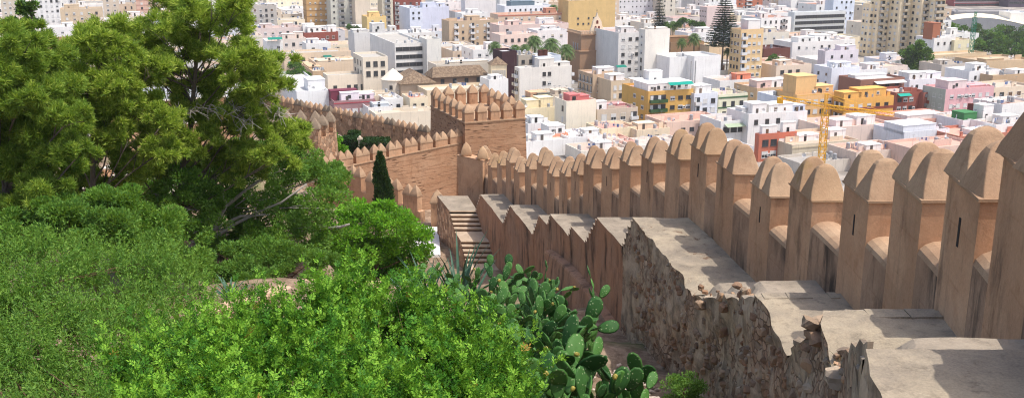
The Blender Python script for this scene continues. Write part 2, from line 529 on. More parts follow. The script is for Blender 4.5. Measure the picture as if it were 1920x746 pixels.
gm.principled(gm.mix(far_f, soil, town), 0.95, gm.bump(gm.math('ADD', n2, gm.math('MULTIPLY', n3, 0.6)), 0.7, 0.06), 0.1)
gme.materials.append(gm.mat)
gme.polygons.foreach_set('use_smooth', [True] * len(gme.polygons))
tag(place('ground', gme), 'dry stony hillside running down to the paved town', 'ground', kind='structure')

# ================================================================== stepped curtain wall
PO = np.array([-1.62757759e-06, 3.34593794e-04, -2.64375394e-02, 7.49024048e-01, -1.27722659e+00])
PJ = np.array([-1.01929245e-06, 2.38071958e-04, -2.15152210e-02, 6.55847368e-01, 1.22477371e+00])
def XO(y): return float(np.polyval(PO, y))
def XJ(y): return float(np.polyval(PJ, y))
def drop_at(py, Y): return Y * ray(960, py)[1]
def Y_on(fx, px, py, lo=6.0, hi=78.0):
    """depth at which the sight line (px, py) meets the plan curve fx"""
    k = ray(px, py)[0]
    best, by = 9e9, lo
    for y in np.arange(lo, hi, 0.02):
        e = abs(fx(y) - k * y)
        if e < best: best, by = e, y
    return by

wall_base = Vector((6.5, 20.0, gz(6.5, 20)))
wall = thing('castle_wall', 'long ochre stepped curtain wall with paired pointed merlons climbing from the tower', 'castle wall', wall_base)

T = 0.82                       # parapet thickness
LAND = [('A', 655, 10.5), ('B', 580, 15.8), ('C', 547, 21.9), ('D', 408, 35.5), ('F', 407, 40.5), ('F', 424, 44.8), ('F', 401, 49.0), ('F', 403, 51.5), ('F', 384, 59.0), ('F', 364, 68.0)]
NEAR = [3.0, 13.4, 18.5, 27.5, 36.6, 42.3, 45.2, 49.7, 52.9, 60.8]
drops = [drop_at(py, Y) for (_, py, Y) in LAND]
drops[0] = 4.55; drops[1] = 6.15; drops[2] = 8.11
G_DROP = drop_at(394, 69.6)
# (near depth, far depth, drop, what)
SECT = []; RAMP = {}
for i, (nm, py, Y) in enumerate(LAND):
    SECT.append((NEAR[i], Y, drops[i], 'landing', nm)); RAMP[NEAR[i]] = None
    far_y = Y
    nxt_near = NEAR[i + 1] if i + 1 < len(LAND) else 69.6
    nxt_drop = drops[i + 1] if i + 1 < len(LAND) else G_DROP
    n = max(2, int(round((nxt_drop - drops[i]) / (0.27 if i > 2 else 0.62))))
    for k in range(n):
        a = far_y + (nxt_near - far_y) * k / n
        b = far_y + (nxt_near - far_y) * (k + 1) / n
        SECT.append((a, b, drops[i] + (nxt_drop - drops[i]) * (k + 0.5) / n, 'step', nm)); RAMP[a] = (far_y, nxt_near, drops[i], nxt_drop)

def ruin(y):                   # how far decayed the outer face is
    return min(1.0, max(0.0, (36.5 - y) / 3.0))

def outer_pt(y, z):
    """a point on the outer face, weathered"""
    r = ruin(y)
    p = Vector((y * 0.8, z * 0.8, 3.7))
    d = noise.noise(p) * (0.05 + 0.14 * r) + noise.noise(p * 3.1) * (0.015 + 0.06 * r) + noise.noise(p * 8.0) * 0.025 * r
    ztop = 0.0
    return Vector((XO(y) - d - 0.012 * (CZ - z) * 0, y, z))

def chip(y, t, amt):
    """edge loss, t = 0 at the parapet and 1 at the outer edge"""
    e = max(0.0, (t - 0.62) / 0.38)
    nz = noise.noise(Vector((y * 1.1, 7.7, 1.2))) + 0.22 * noise.noise(Vector((y * 3.0, 2.2, 8.0)))
    return e * e * max(0.0, .8 * nz + 0.08) * amt

landm, facem = {}, {}
parts_land = []
for (y0, y1, dr, kind, nm) in SECT:
    r = ruin(0.5 * (y0 + y1))
    zt = CZ - dr
    ymid = 0.5 * (y0 + y1)
    amt = 0.06
    if nm in 'ABC': amt = 0.10
    if nm == 'B' and y1 < 17: amt = 'B'
    if nm == 'D': amt = 'D'
    if kind == 'step': amt = 0.10
    ny_ = max(1, int((y1 - y0) / (0.22 if r > 0 else 0.6)))
    nt_ = 14 if r > 0 else 5
    top = MB(); rows = []
    for i in range(ny_ + 1):
        y = y0 + (y1 - y0) * i / ny_
        row = []
        for j in range(nt_ + 1):
            t = j / nt_
            x = XJ(y) + 0.05 + (XO(y) - XJ(y) - 0.05) * t
            am = amt if not isinstance(amt, str) else (0.10 + 0.55 * min(1, max(0, (32.2 - y) / 2.5)) if amt == 'D' else 0.10 + 0.5 * min(1, max(0, (15.0 - y) / 0.8)))
            z = zt - chip(y, t, am) + noise.noise(Vector((x * 1.2, y * 1.2, 5))) * 0.035 * (0.3 + r) + noise.noise(Vector((x * 5, y * 5, 2))) * 0.012 * r
            if kind == 'step' and r > .3 and t > .75:
                f0, f1, e0, e1 = RAMP[y0]
                rz_ = CZ - (e0 + (e1 - e0) * (y - f0) / (f1 - f0)) - .10 + .16 * noise.noise(Vector((y * 2.1, t * 3, 4))) + .05 * noise.noise(Vector((y * 7, t * 6, 1)))
                z += (rz_ - z) * min(1, (t - .75) / .15)
            if j == nt_:
                q = outer_pt(y, z); x = q.x - 0.03
            row.append((x, y, z))
        rows.append(row)
    for i in range(ny_):
        for j in range(nt_):
            top.quad(rows[i][j + 1], rows[i][j], rows[i + 1][j], rows[i + 1][j + 1])
    # riser on the far side, down past the next section
    for j in range(nt_):
        a, b = rows[ny_][j], rows[ny_][j + 1]
        top.quad(a, (a[0], a[1], a[2] - .34), (b[0] + (.06 if j == nt_ - 1 else 0), b[1], b[2] - .34), b)
    if y0 <= 3.0:
        for j in range(nt_):
            a, b = rows[0][j], rows[0][j + 1]
            top.quad(b, (b[0], b[1], b[2] - 4), (a[0], a[1], a[2] - 4), a)
    parts_land.append((top, kind, nm))
    # outer face below this section
    zb = CZ - float(ground_drop(np.array([XO(y0) - 0.3]), np.array([0.5 * (y0 + y1)]))[0]) - 1.2
    sp = 0.16 if r > 0 else 0.7
    fm = facem.setdefault('ruin' if 0.5 * (y0 + y1) < 37 else 'sound', MB())
    nv = max(2, int((zt - zb) / sp))
    grid = []
    for i in range(ny_ + 1):
        y = y0 + (y1 - y0) * i / ny_
        zc = rows[i][nt_][2]
        colm = []
        for j in range(nv + 1):
            z = zc + (zb - zc) * j / nv
            q = outer_pt(y, z)
            colm.append((q.x - (0.03 if j == 0 else 0.0), y, z))
        grid.append(colm)
    for i in range(ny_):
        for j in range(nv):
            fm.quad(grid[i][j], grid[i][j + 1], grid[i + 1][j + 1], grid[i + 1][j])
stair = {}
for top, kind, nm in parts_land:
    if kind == 'landing':
        top.build('landing', M['slab'] if nm in 'ABCD' else M['slabf'], wall, smooth=False)
        stair['cur'] = MB(); stair.setdefault('all', []).append(stair['cur'])
    else:
        s = stair['cur']; b = len(s.v)
        s.v.extend(top.v); s.f.extend(tuple(b + i for i in q) for q in top.f); s.m.extend(top.m)
for s in stair['all']:
    s.build('stair_flight', M['slabf'], wall)
facem['ruin'].build('ruined_face', M['rubble'], wall, smooth=True)
facem['sound'].build('outer_face', M['oldbrick'], wall, smooth=False)

# edge slabs along the far lip of the three nearest landings
for (nm, py, Y), dr in list(zip(LAND, drops))[1:3]:
    e = MB(); x0, x1 = XO(Y) + 0.12, XJ(Y) - 0.05
    x = x0; q = random.Random(int(Y * 10))
    while x < x1 - 0.1:
        w = min(q.uniform(0.22, 0.7), x1 - x)
        if q.random() < (0.95 if nm != 'C' else 0.6):
            zt = CZ - dr + q.uniform(0.004, 0.022)
            e.add([(x + .01, Y - .34, zt), (x + w - .012, Y - .33, zt + .01), (x + w - .02, Y + .03, zt), (x + .02, Y + .05, zt),
                   (x + .01, Y - .35, zt - .3), (x + w - .01, Y - .35, zt - .3), (x + w - .02, Y + .03, zt - .3), (x + .02, Y + .05, zt - .3)],
                  [(0, 1, 2, 3), (0, 4, 5, 1), (1, 5, 6, 2), (2, 6, 7, 3), (3, 7, 4, 0)])
        x += w
    e.build('edging_slab', M['slab'], wall)

# thin shards of plaster skin left standing on the broken outer edge
def shard(y0, y1, zlo, prof, off=0.06, thick=0.07):
    m = MB(); n = len(prof)
    f, b = [], []
    for i, h in enumerate(prof):
        y = y0 + (y1 - y0) * i / (n - 1)
        w = noise.noise(Vector((y * 2, 3, 1))) * 0.04
        for lst, o in ((f, -off - w), (b, -off - w + thick)):
            lst.append(((XO(y) + o, y, zlo), (XO(y) + o + 0.05 * noise.noise(Vector((y * 5, h, 0))), y, h)))
    for i in range(n - 1):
        m.quad(f[i][0], f[i + 1][0], f[i + 1][1], f[i][1])
        m.quad(b[i][0], b[i][1], b[i + 1][1], b[i + 1][0])
        m.quad(f[i][1], f[i + 1][1], b[i + 1][1], b[i][1])
    m.quad(f[0][0], f[0][1], b[0][1], b[0][0]); m.quad(f[-1][1], f[-1][0], b[-1][0], b[-1][1])
    return m
zB, zC, zA = CZ - drops[1], CZ - drops[2], CZ - drops[0]
shard(10.6, 13.4, zA - 3.4, [zA + .05, zA - .1, zA - .28, zA - .36, zA - .62, zA - .7, zA - 1.0, zA - 1.1, zA - 1.4]).build('plaster_shard', M['rubble'], wall)

_ico = bpy.data.meshes.new('rock_form'); import bmesh
_b = bmesh.new(); bmesh.ops.create_icosphere(_b, subdivisions=2, radius=1.0); _b.to_mesh(_ico); _b.free()
ICOV = [v.co.copy() for v in _ico.vertices]; ICOF = [tuple(p.vertices) for p in _ico.polygons]
bpy.data.meshes.remove(_ico)
def rock(mb, c, s, q, flat=(1, 1, 1)):
    sd = Vector((q.uniform(0, 50), q.uniform(0, 50), q.uniform(0, 50)))
    R_ = Matrix.Rotation(q.uniform(0, 6.28), 3, 'Z') @ Matrix.Rotation(q.uniform(-.5, .5), 3, 'X')
    e = Vector((q.uniform(.7, 1.3) * flat[0], q.uniform(.7, 1.3) * flat[1], q.uniform(.6, 1.0) * flat[2]))
    vs = []
    for v in ICOV:
        k = 1 + .38 * noise.noise(v * 1.1 + sd) + .16 * noise.noise(v * 2.6 + sd)
        p = R_ @ Vector((max(-.72, min(.72, v.x)) * e.x, max(-.72, min(.72, v.y)) * e.y, max(-.66, min(.66, v.z)) * e.z)) * (k * s * 1.3)
        vs.append((c[0] + p.x, c[1] + p.y, c[2] + p.z))
    mb.add(vs, ICOF)
# loose stones still bedded in the ruined core
q = random.Random(5)
st = MB()
for _ in range(900):
    y = q.uniform(9, 35)
    top = CZ - next((d0 for (a0, b0, d0, k0, n0) in SECT if a0 <= y <= b0), drops[0])
    if any(k0 == 'step' and a0 <= y <= b0 for (a0, b0, d0, k0, n0) in SECT): top -= .5
    zb_ = CZ - float(ground_drop(np.array([XO(y)]), np.array([y]))[0])
    z = q.uniform(zb_ - .1, top - 0.35)
    if noise.noise(Vector((y * .7, z * .7, 0))) < -0.05 and q.random() < .8: continue
    p = outer_pt(y, z)
    rock(st, (p.x + .02, p.y, p.z), q.uniform(.04, .15), q, (.7, 1, 1))
for _ in range(26):
    y = q.choice([q.uniform(15.9, 18.4), q.uniform(12.0, 14.2), q.uniform(22, 27)])
    d0 = next((d1 for (a0, b0, d1, k0, n0) in SECT if a0 <= y <= b0), None)
    if d0 is None: continue
    rock(st, (XO(y) + q.uniform(-.12, .2), y, CZ - d0 - q.uniform(.12, .4)), q.uniform(.09, .17), q)
for _ in range(70):
    y = q.choice([q.uniform(27.4, 31), q.uniform(21.9, 27.5), q.uniform(12.5, 14.6)])
    d0 = next((d1 for (a0, b0, d1, k0, n0) in SECT if a0 <= y <= b0), None)
    if d0 is None: continue
    rock(st, (XO(y) + q.uniform(-.05, .35), y, CZ - d0 - q.uniform(.08, .25)), q.uniform(.03, .10), q)
o = st.build('bedded_stone', M['stones'], wall)
o['kind'] = 'stuff'

# plinth at the foot of the sound face
pl = MB(); rows = []
for i in range(25):
    f = i / 24
    y = 37.0 + 11.5 * f
    zt = CZ - (15.05 + 0.62 * f + 0.35 * math.sin(math.pi * f) * -1.0)
    th = 0.50
    x = XO(y)
    rows.append([(x + .1, y, zt + .06), (x - th * 0.72, y, zt), (x - th * 0.8, y, zt - .10), (x - th, y, zt - 1.2), (x - th * 1.1, y, zt - 4.0)])
for i in range(24):
    for j in range(4):
        pl.quad(rows[i][j], rows[i][j + 1], rows[i + 1][j + 1], rows[i + 1][j])
pl.add(rows[24], [(0, 1, 2, 3, 4)])
pl.build('plinth', M['oldbrick'], wall)

# merlons: (near corner px, eave py, length) down the wall
MER = [(1990, 372, 1.8), (1839, 378, 1.75), (1730, 379.5, 1.75), (1630, 380.5, 1.75), (1524, 379, 1.8), (1446, 371, 1.75), (1378, 329, 1.75), (1326, 291, 1.7), (1276, 301, 1.65),
       (1226, 307, 1.6), (1183, 312, 1.6), (1148, 318, 1.6), (1113, 317, 1.7), (1087, 329, 1.6), (1064, 332, 1.6), (1040, 332, 1.6), (1019, 312, 1.55), (996, 318, 1.5),
       (974, 324, 1.5), (958, 306, 1.4), (941, 311, 1.4), (923, 315, 1.4), (905, 301, 1.3)]
SILL = [505, 510, 485, 476, 458, 446, 393, 353, 352, 355, 359, 361, 353, 365, 372, 371, 349, 351, 357, 337, 338, 340, 335]

def cap_mesh(mb, cx, cy, hx, hy, z0, H, rounded=0.75, lean=(0, 0), seed=0, m=0, ax=(1, 0), ay=(0, 1)):
    """bullet shaped coping: a squared base drawn in to a blunt rounded tip, edges kept"""
    if rounded == 0:      # blunt wedge
        ts = (0, .2, .4, .6, .74, .84, .92, .97, 1.0); SS = (1, .91, .82, .72, .63, .54, .41, .26, .07); SY = (1, .78, .58, .41, .31, .24, .18, .11, .04)
    elif rounded == -1:   # narrower wedge
        ts = (0, .2, .4, .6, .74, .84, .92, .97, 1.0); SS = (1, .89, .78, .66, .56, .47, .35, .21, .06); SY = (1, .76, .55, .38, .28, .21, .16, .10, .04)
    else:
        ts = (0, .1, .25, .4, .55, .68, .79, .88, .95, 1.0); SS = None
    b = len(mb.v); n = 12
    for it_, t in enumerate(ts):
        s = SS[it_] if SS else max((1 - t ** (1.9 if rounded < .8 else 1.5)) ** rounded if t < 1 else 0.0, .07)
        c = (.10 + .32 * t * t) if SS is None else (.07 + .30 * t ** 4)                      # corner rounding grows to the tip
        ring = [(-1, -1 + c), (-1 + c * .3, -1 + c * .3), (-1 + c, -1), (1 - c, -1), (1 - c * .3, -1 + c * .3), (1, -1 + c), (1, 1 - c), (1 - c * .3, 1 - c * .3), (1 - c, 1), (-1 + c, 1), (-1 + c * .3, 1 - c * .3), (-1, 1 - c)]
        for (u, v) in ring:
            w = 1 + (.075 if t > .05 else .0) * noise.noise(Vector((cx * 2 + u * 1.2, cy * 2 + v * 1.2, t * 2.2 + seed * 3.1)))
            uu, vv = hx * s * u * w + lean[0] * t, hy * (SY[it_] if SS else s) * v * w + lean[1] * t
            mb.v.append((cx + ax[0] * uu + ay[0] * vv, cy + ax[1] * uu + ay[1] * vv, z0 + H * t + (.02 * noise.noise(Vector((u + cx, v + cy, t * 5))) if 0 < t < 1 else 0)))
    for i in range(len(ts) - 1):
        for k in range(n):
            k2 = (k + 1) % n
            mb.f.append((b + i * n + k, b + i * n + k2, b + (i + 1) * n + k2, b + (i + 1) * n + k)); mb.m.append(m)
    e = b + (len(ts) - 1) * n
    mb.f.append(tuple(e + k for k in range(n))); mb.m.append(m)
    mb.f.append(tuple(b + k for k in range(n))[::-1]); mb.m.append(m)

def soften(o, deg=16):
    me = o.data
    me.polygons.foreach_set('use_smooth', [True] * len(me.polygons))
    me.set_sharp_from_angle(angle=math.radians(deg))
    return o

mspans = []
for i, (px, ey, ln) in enumerate(MER):
    y0 = Y_on(XJ, px, ey)
    mspans.append((y0, y0 + ln, drop_at(ey, y0)))
mspans[0] = (11.7, 13.5, 3.0)
mspans.insert(0, (8.7, 10.6, 2.15)); SILL.insert(0, 520)  # unseen merlon out of frame, added to cast shadow on the nearest landing
for i in range(len(mspans) - 1):           # never run into the next one
    a, b, d = mspans[i]
    mspans[i] = (a, min(b, mspans[i + 1][0] - 0.65), d)

def walk_drop(y):
    for (a, b, d, k, n) in SECT:
        if a <= y <= b: return d
    if y < 7: return drops[0]
    for i in range(len(SECT) - 1):
        if SECT[i][1] <= y <= SECT[i + 1][0]: return SECT[i + 1][2]
    return G_DROP

# parapet body, one continuous strip with a rounded sill in every crenel
par = MB(); sill_list = []
edges = [2.0]
for (a, b, d) in mspans: edges += [a, b]
edges.append(72.5)
for i in range(len(edges) - 1):
    y0, y1 = edges[i], edges[i + 1]
    is_mer = i % 2 == 1
    k = i // 2
    if is_mer:
        zt = CZ - mspans[k][2]
    else:
        kk = min(k, len(SILL) - 1)
        ym = y1 if i > 0 else y1
        zt = CZ - drop_at(SILL[min(k, len(SILL) - 1)], max(6, y1 - 0.1)) - 0.22
        if k == 0: zt = CZ - 3.4
        # the sill drawn between merlon k-1 and k sits just before merlon k
        if k > 0:
            zt = CZ - drop_at(SILL[k], mspans[k - 1][1] + 0.3) - 0.22 if k < len(SILL) else zt
            if k == 1: zt = CZ - 4.1
            if k == 2: zt = CZ - 4.85
        lo = min(mspans[min(k, len(mspans) - 1)][2], mspans[max(0, k - 1)][2])
        zt = min(zt, CZ - lo - 0.55)
        zt = max(zt, CZ - walk_drop(0.5 * (y0 + y1)) + 0.45)
    zb = CZ - walk_drop(y0) - 1.6
    n = max(2, int((y1 - y0) / 0.35))
    prof = []
    hr = 0.24
    if is_mer:
        prof = [(0, 0), (0, 1), (T, 1), (T, 0)]
    for j in range(n):
        ya, yb = y0 + (y1 - y0) * j / n, y0 + (y1 - y0) * (j + 1) / n
        for (ysec, nxt) in ((ya, yb),):
            wa = 0.025 * noise.noise(Vector((ya, 0, zt)))
            if is_mer:
                cs = [(-wa * 0, zb), (0, zt), (T, zt), (T, zb - 5)]
            else:
                cs = [(0, zb), (0, zt)] + [(T * .5 - T * .5 * math.cos(math.pi * q_ / 8), zt + hr * math.sin(math.pi * q_ / 8)) for q_ in range(1, 8)] + [(T, zt), (T, zb - 5)]
            for c0, c1 in zip(cs[:-1], cs[1:]):
                par.quad((XJ(ya) + c0[0], ya, c0[1]), (XJ(yb) + c0[0], yb, c0[1]), (XJ(yb) + c1[0], yb, c1[1]), (XJ(ya) + c1[0], ya, c1[1]),
                         1 if (not is_mer and c0[1] > zt - 1e-6 and c1[1] > zt - 1e-6) else (0 if is_mer else 2))
    if is_mer:
        par.quad((XJ(y0), y0, zb), (XJ(y0), y0, zt), (XJ(y0) + T, y0, zt), (XJ(y0) + T, y0, zb))
        par.quad((XJ(y1), y1, zt), (XJ(y1), y1, zb), (XJ(y1) + T, y1, zb), (XJ(y1) + T, y1, zt))
par.build('parapet', [M['ocre'], M['cap'], M['damp']], wall)

for i, (a, b, d) in enumerate(mspans):
    z0 = CZ - d
    mer = MB(); L = b - a
    H = random.uniform(.80, .88)
    ov = 0.045
    # thin eave under the caps
    for (ya, yb) in ((a - ov, b + ov),):
        mer.add([(XJ(ya) - ov, ya, z0), (XJ(ya) + T + ov, ya, z0), (XJ(yb) + T + ov, yb, z0), (XJ(yb) - ov, yb, z0),
                 (XJ(ya) - ov, ya, z0 + .05), (XJ(ya) + T + ov, ya, z0 + .05), (XJ(yb) + T + ov, yb, z0 + .05), (XJ(yb) - ov, yb, z0 + .05)],
                [(4, 5, 6, 7), (0, 1, 5, 4), (1, 2, 6, 5), (2, 3, 7, 6), (3, 0, 4, 7), (3, 2, 1, 0)])
    for s in (0.25, 0.75):
        yc = a + L * s
        cap_mesh(mer, XJ(yc) + T / 2, yc, T / 2 + ov, L / 4 + .015, z0 + .045, H * random.uniform(.94, 1.06), 0 if i < 10 else -1, (random.uniform(-.05, .05), random.uniform(-.05, .05)), i + s)
    # web between the two points
    yc = a + L / 2
    mer.add([(XJ(yc) + T * .12, yc - .16, z0 + .04), (XJ(yc) + T * .88, yc - .16, z0 + .04), (XJ(yc) + T * .88, yc + .16, z0 + .04), (XJ(yc) + T * .12, yc + .16, z0 + .04),
             (XJ(yc) + T * .25, yc - .16, z0 + .14), (XJ(yc) + T * .75, yc - .16, z0 + .14), (XJ(yc) + T * .75, yc + .16, z0 + .14), (XJ(yc) + T * .25, yc + .16, z0 + .14)],
            [(4, 5, 6, 7), (0, 1, 5, 4), (1, 2, 6, 5), (2, 3, 7, 6), (3, 0, 4, 7)])
    mo = mer.build('merlon', M['capm'] if i in (5, 8, 9, 21, 22) else M['cap'], wall, smooth=False)
    soften(mo)
    if i in (2, 4, 6, 8, 10, 12, 14, 16):
        sl = MB(); y = a + L * 0.5; zc = z0 - 0.75
        sl.box(XJ(y) - 0.012, y - .035, zc - .22, XJ(y) + 0.03, y + .035, zc + .25)
        sl.build('arrow_slit', M['void'], wall)

# short return of the wall in front of the tower
p_r0, p_r1 = at(898, 300, 73.8), at(868, 297, 75.0)
rt = MB(); ax = (p_r1 - p_r0); ax.z = 0; Lr = ax.length; ax.normalize(); ay = Vector((-ax.y, ax.x, 0))
cen = (p_r0 + p_r1) / 2 + Vector((0.2, 0.35, 0)); zt = CZ - drop_at(298, 74.2)
rt.obox(cen, ax, ay, Lr / 2 + 0.5, .4, zt - 6, zt)
rt.obox(cen, ax, ay, Lr / 2 + 0.55, .44, zt, zt + .05, 0)
rt.build('return_wall', M['ocre'], wall)
for s in (1,):
    mm = MB(); cc = cen + ax * (Lr / 2 - 0.05)
    cap_mesh(mm, cc.x, cc.y, .42, .42, zt + .04, 1.0, .75)
    cc = cen - ax * (Lr / 2 + 0.1)
    cap_mesh(mm, cc.x, cc.y, .42, .42, zt + .04, .95, .75)
    mm.build('merlon', M['capm'], wall, smooth=True)

# ================================================================== brick stair platform at the foot of the wall
gd = G_DROP
plat = thing('stair_platform', 'stone platform with brick steps descending beside the stained ochre wall', 'stone stairs', (-5.5, 70, gz(-5.5, 70)))
zG = CZ - gd
yf, yn = 73.6, 69.4
lx = lambda px, y, py: ray(px, py)[0] * y
xl0, xl1 = lx(820, yf, 362), lx(843, yn, 395)
d_ = MB()
d_.add([(xl0, yf, zG), (XO(yf) + .4, yf, zG), (XO(yn) + .1, yn, zG), (xl1, yn, zG)], [(0, 3, 2, 1)])
d_.quad((xl1, yn, zG), (XO(yn) + .1, yn, zG), (XO(yn) + .1, yn, zG - .4), (xl1, yn, zG - .4), 1)
d_.quad((xl0, yf, zG), (XO(yf) + .4, yf, zG), (XO(yf) + .4, yf, zG - 4), (xl0, yf, zG - 4), 1)
d_.build('deck', [M['slabf'], M['rubble2']], plat)
stp = MB(); y, z = yn, zG
segs = [('s', 5), ('l', 1.9), ('s', 5), ('l', .9), ('s', 6)]
wst = XO(yn) - xl1
path = []
def xl(y_): return XO(y_) - wst
def tread(y0, y1, z):
    for (zz, m_) in ((z, 0),):
        stp.quad((xl(y1), y1, zz), (xl(y0), y0, zz), (XO(y0) + .05, y0, zz), (XO(y1) + .05, y1, zz), 0)
for k_, v_ in segs:
    if k_ == 's':
        for _ in range(v_):
            z -= 0.20
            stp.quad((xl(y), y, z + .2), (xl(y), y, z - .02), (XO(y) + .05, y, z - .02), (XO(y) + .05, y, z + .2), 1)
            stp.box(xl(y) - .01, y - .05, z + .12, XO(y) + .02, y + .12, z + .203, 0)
            tread(y, y - 0.42, z); path.append((y, y - .42, z)); y -= 0.42
    else:
        tread(y, y - v_, z); path.append((y, y - v_, z)); y -= v_
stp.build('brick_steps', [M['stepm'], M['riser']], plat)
sd = MB()
sd.quad((xl0 - .02, yf, zG + .02), (xl1 - .02, yn, zG + .02), (xl1 - .1, yn, zG - 5), (xl0 - .1, yf, zG - 5))
for (a, b, z) in path:
    sd.quad((xl(a) - .02, a, z + .01), (xl(b) - .02, b, z + .01), (xl(b) - .1, b, z - 5), (xl(a) - .1, a, z - 5))
sd.build('side_wall', M['rubble2'], plat)

# ================================================================== square tower
TD = 95.0
tc = at(872, 232, TD)                       # near top corner
k, _q = ray(985, 222); s24, c24 = math.sin(math.radians(23)), math.cos(math.radians(23))
ax = Vector((c24, s24, 0)); ay = Vector((-s24, c24, 0))
LR = (k * tc.y - tc.x) / (c24 - k * s24)
k, _q = ray(808, 212)
LL = (k * tc.y - tc.x) / (-s24 - k * c24)
ztop = tc.z
tw = thing('castle_tower', 'square ochre tower ringed with pointed merlons at the bend of the walls', 'tower', (tc.x, tc.y + 3, gz(tc.x, tc.y + 3)))
cen = tc + ax * LR / 2 + ay * LL / 2
bd = MB(); zb = ztop - 15
for (z0, z1, g0, g1) in ((zb, ztop, 0.42, 0.0),):
    v = []
    for z, g in ((z0, g0), (z1, g1)):
        for sx, sy in ((-1, -1), (1, -1), (1, 1), (-1, 1)):
            p = cen + ax * (LR / 2 + g) * sx + ay * (LL / 2 + g) * sy
            v.append((p.x, p.y, z))
    bd.add(v, [(0, 1, 5, 4), (1, 2, 6, 5), (2, 3, 7, 6), (3, 0, 4, 7), (3, 2, 1, 0)])
bd.build('tower_body', M['brickw'], tw)
dk = MB(); dk.obox(cen, ax, ay, LR / 2 + .07, LL / 2 + .07, ztop, ztop + .12)
dk.build('tower_deck', M['cap'], tw)
def tmer(c, hx=.46, hy=.38, hb=.85, hc=.80, axx=ax, ayy=ay):
    m = MB()
    m.obox(c, axx, ayy, hx, hy, ztop + .12, ztop + .12 + hb)
    m.obox(c, axx, ayy, hx + .05, hy + .05, ztop + .12 + hb, ztop + .16 + hb, 1)
    z0 = ztop + .16 + hb
    cap_mesh(m, c[0], c[1], hx + .05, hy + .05, z0, hc, .8, seed=c[0], m=1, ax=axx, ay=ayy)
    soften(m.build('merlon', [M['ocre'], M['cap']], tw))
nR, nL = 5, 6
for i in range(nR):
    f = .075 + .85 * i / (nR - 1)
    tmer(tc + ax * LR * f + ay * .45)
    tmer(tc + ax * LR * f + ay * (LL - .45), hb=1.15)
for i in range(1, nL):
    f = .075 + .85 * i / (nL - 1)
    tmer(tc + ay * LL * f + ax * .42, hx=.36, hy=.40)
    if i < nL - 1: tmer(tc + ay * LL * f + ax * (LR - .42), hx=.36, hy=.40, hb=1.0)

# ================================================================== straight merlon walls
def merlon_wall(name, label, P0, P1, base_drop, body_m, cap_m, n, ml, hb, hc, thick=.6, lift=0.0, single=False, window_every=0, mkname='merlon', coping=True, rnd=.72, cap2=None):
    """P0, P1: top ends of the wall body"""
    base = Vector(((P0.x + P1.x) / 2, (P0.y + P1.y) / 2, CZ - base_drop))
    t = thing(name, label, 'castle wall', base)
    d = P1 - P0; L = Vector((d.x, d.y, 0)).length
    a = Vector((d.x, d.y, 0)).normalized(); b = Vector((-a.y, a.x, 0))
    bm = MB()
    v = []
    for (P, s) in ((P0, -1), (P1, 1)):
        for o in (-thick / 2, thick / 2):
            p = P + b * o
            v += [(p.x, p.y, CZ - base_drop), (p.x, p.y, P.z)]
    bm.add(v, [(0, 4, 5, 1), (2, 3, 7, 6), (1, 5, 7, 3), (0, 1, 3, 2), (4, 6, 7, 5)])
    bm.build('wall_body', body_m, t)
    if coping:
        cp = MB(); v = []
        for P in (P0, P1):
            for o, z in ((-thick / 2 - .06, 0), (thick / 2 + .06, 0), (thick / 2 + .06, .09), (-thick / 2 - .06, .09)):
                p = P + b * o; v.append((p.x, p.y, P.z + z))
        cp.add(v, [(0, 1, 5, 4), (1, 2, 6, 5), (2, 3, 7, 6), (3, 0, 4, 7), (0, 3, 2, 1), (4, 5, 6, 7)])
        cp.build('coping', M['cap'], t)
    for i in range(n):
        f = (i + .5) / n
        c = P0 + d * f
        z0 = c.z + (.09 if coping else 0)
        m = MB()
        m.obox(c, a, b, ml / 2, thick / 2 * .95, z0 - .3, z0 + hb)
        m.obox(c, a, b, ml / 2 + .04, thick / 2 + .02, z0 + hb, z0 + hb + .05, 1)
        for s in ((0,) if single else (-.25, .25)):
            cc = c + a * ml * s
            hw = ml / 2 if single else ml / 4
            cap_mesh(m, cc.x, cc.y, hw + .02, thick / 2 + .02, z0 + hb + .05, hc, .85, seed=i + s, m=1, ax=a, ay=b)
        mo = m.build(mkname, [body_m if body_m is not M['brickw'] else M['ocre'], cap2 if (cap2 and i % 3 == 0) else cap_m], t)
        soften(mo)
        if window_every and i % window_every == window_every - 1:
            w = MB(); fc = c - b * (thick / 2)
            w.obox(fc, a, b, .13, .02, z0 + .18, z0 + .55)
            w.build('arrow_slit', M['void'], t)
    return t

pA = at(866, 267, 96.0); pB = at(598, 322, 86.0)
merlon_wall('castle_wall', 'sunlit rammed earth wall with eight paired merlons running from the tower into the trees', pA, pB, 30, M['brickw'], M['cap'], 9, 1.42, .62, .72, window_every=2)
pA = at(826, 384, 76.2); pB = at(620, 336, 83.0)
lw = merlon_wall('castle_wall', 'low plain ochre wall with widely spaced merlons behind the bright green bush', at(792, 396, 77.2), pB, 23.4, M['ocre'], M['cap'], 5, 1.5, 1.05, .85, thick=.62, coping=False)
for c in (at(820, 379, 76.2), at(866, 384, 76.8)):
    m = MB(); h = 1.9
    m.obox(c, Vector((1, 0, 0)), Vector((0, 1, 0)), .48, .48, c.z - h, c.z)
    cap_mesh(m, c.x, c.y, .55, .55, c.z, 1.0, .85, m=1)
    m.build('corner_merlon', [M['ocre'], M['cap']], lw)
pA = at(806, 262, 111.0); pB = at(470, 190, 131.0)
merlon_wall('castle_wall', 'distant grey brown stone curtain wall with many small merlons behind the clipped hedges', pA, pB, 29, M['farstone'], M['cap'], 18, 1.5, .8, .75, thick=.6, coping=False, cap2=simple('lichen_grey_cap', lin(128, 112, 94), .95, .25, 4))
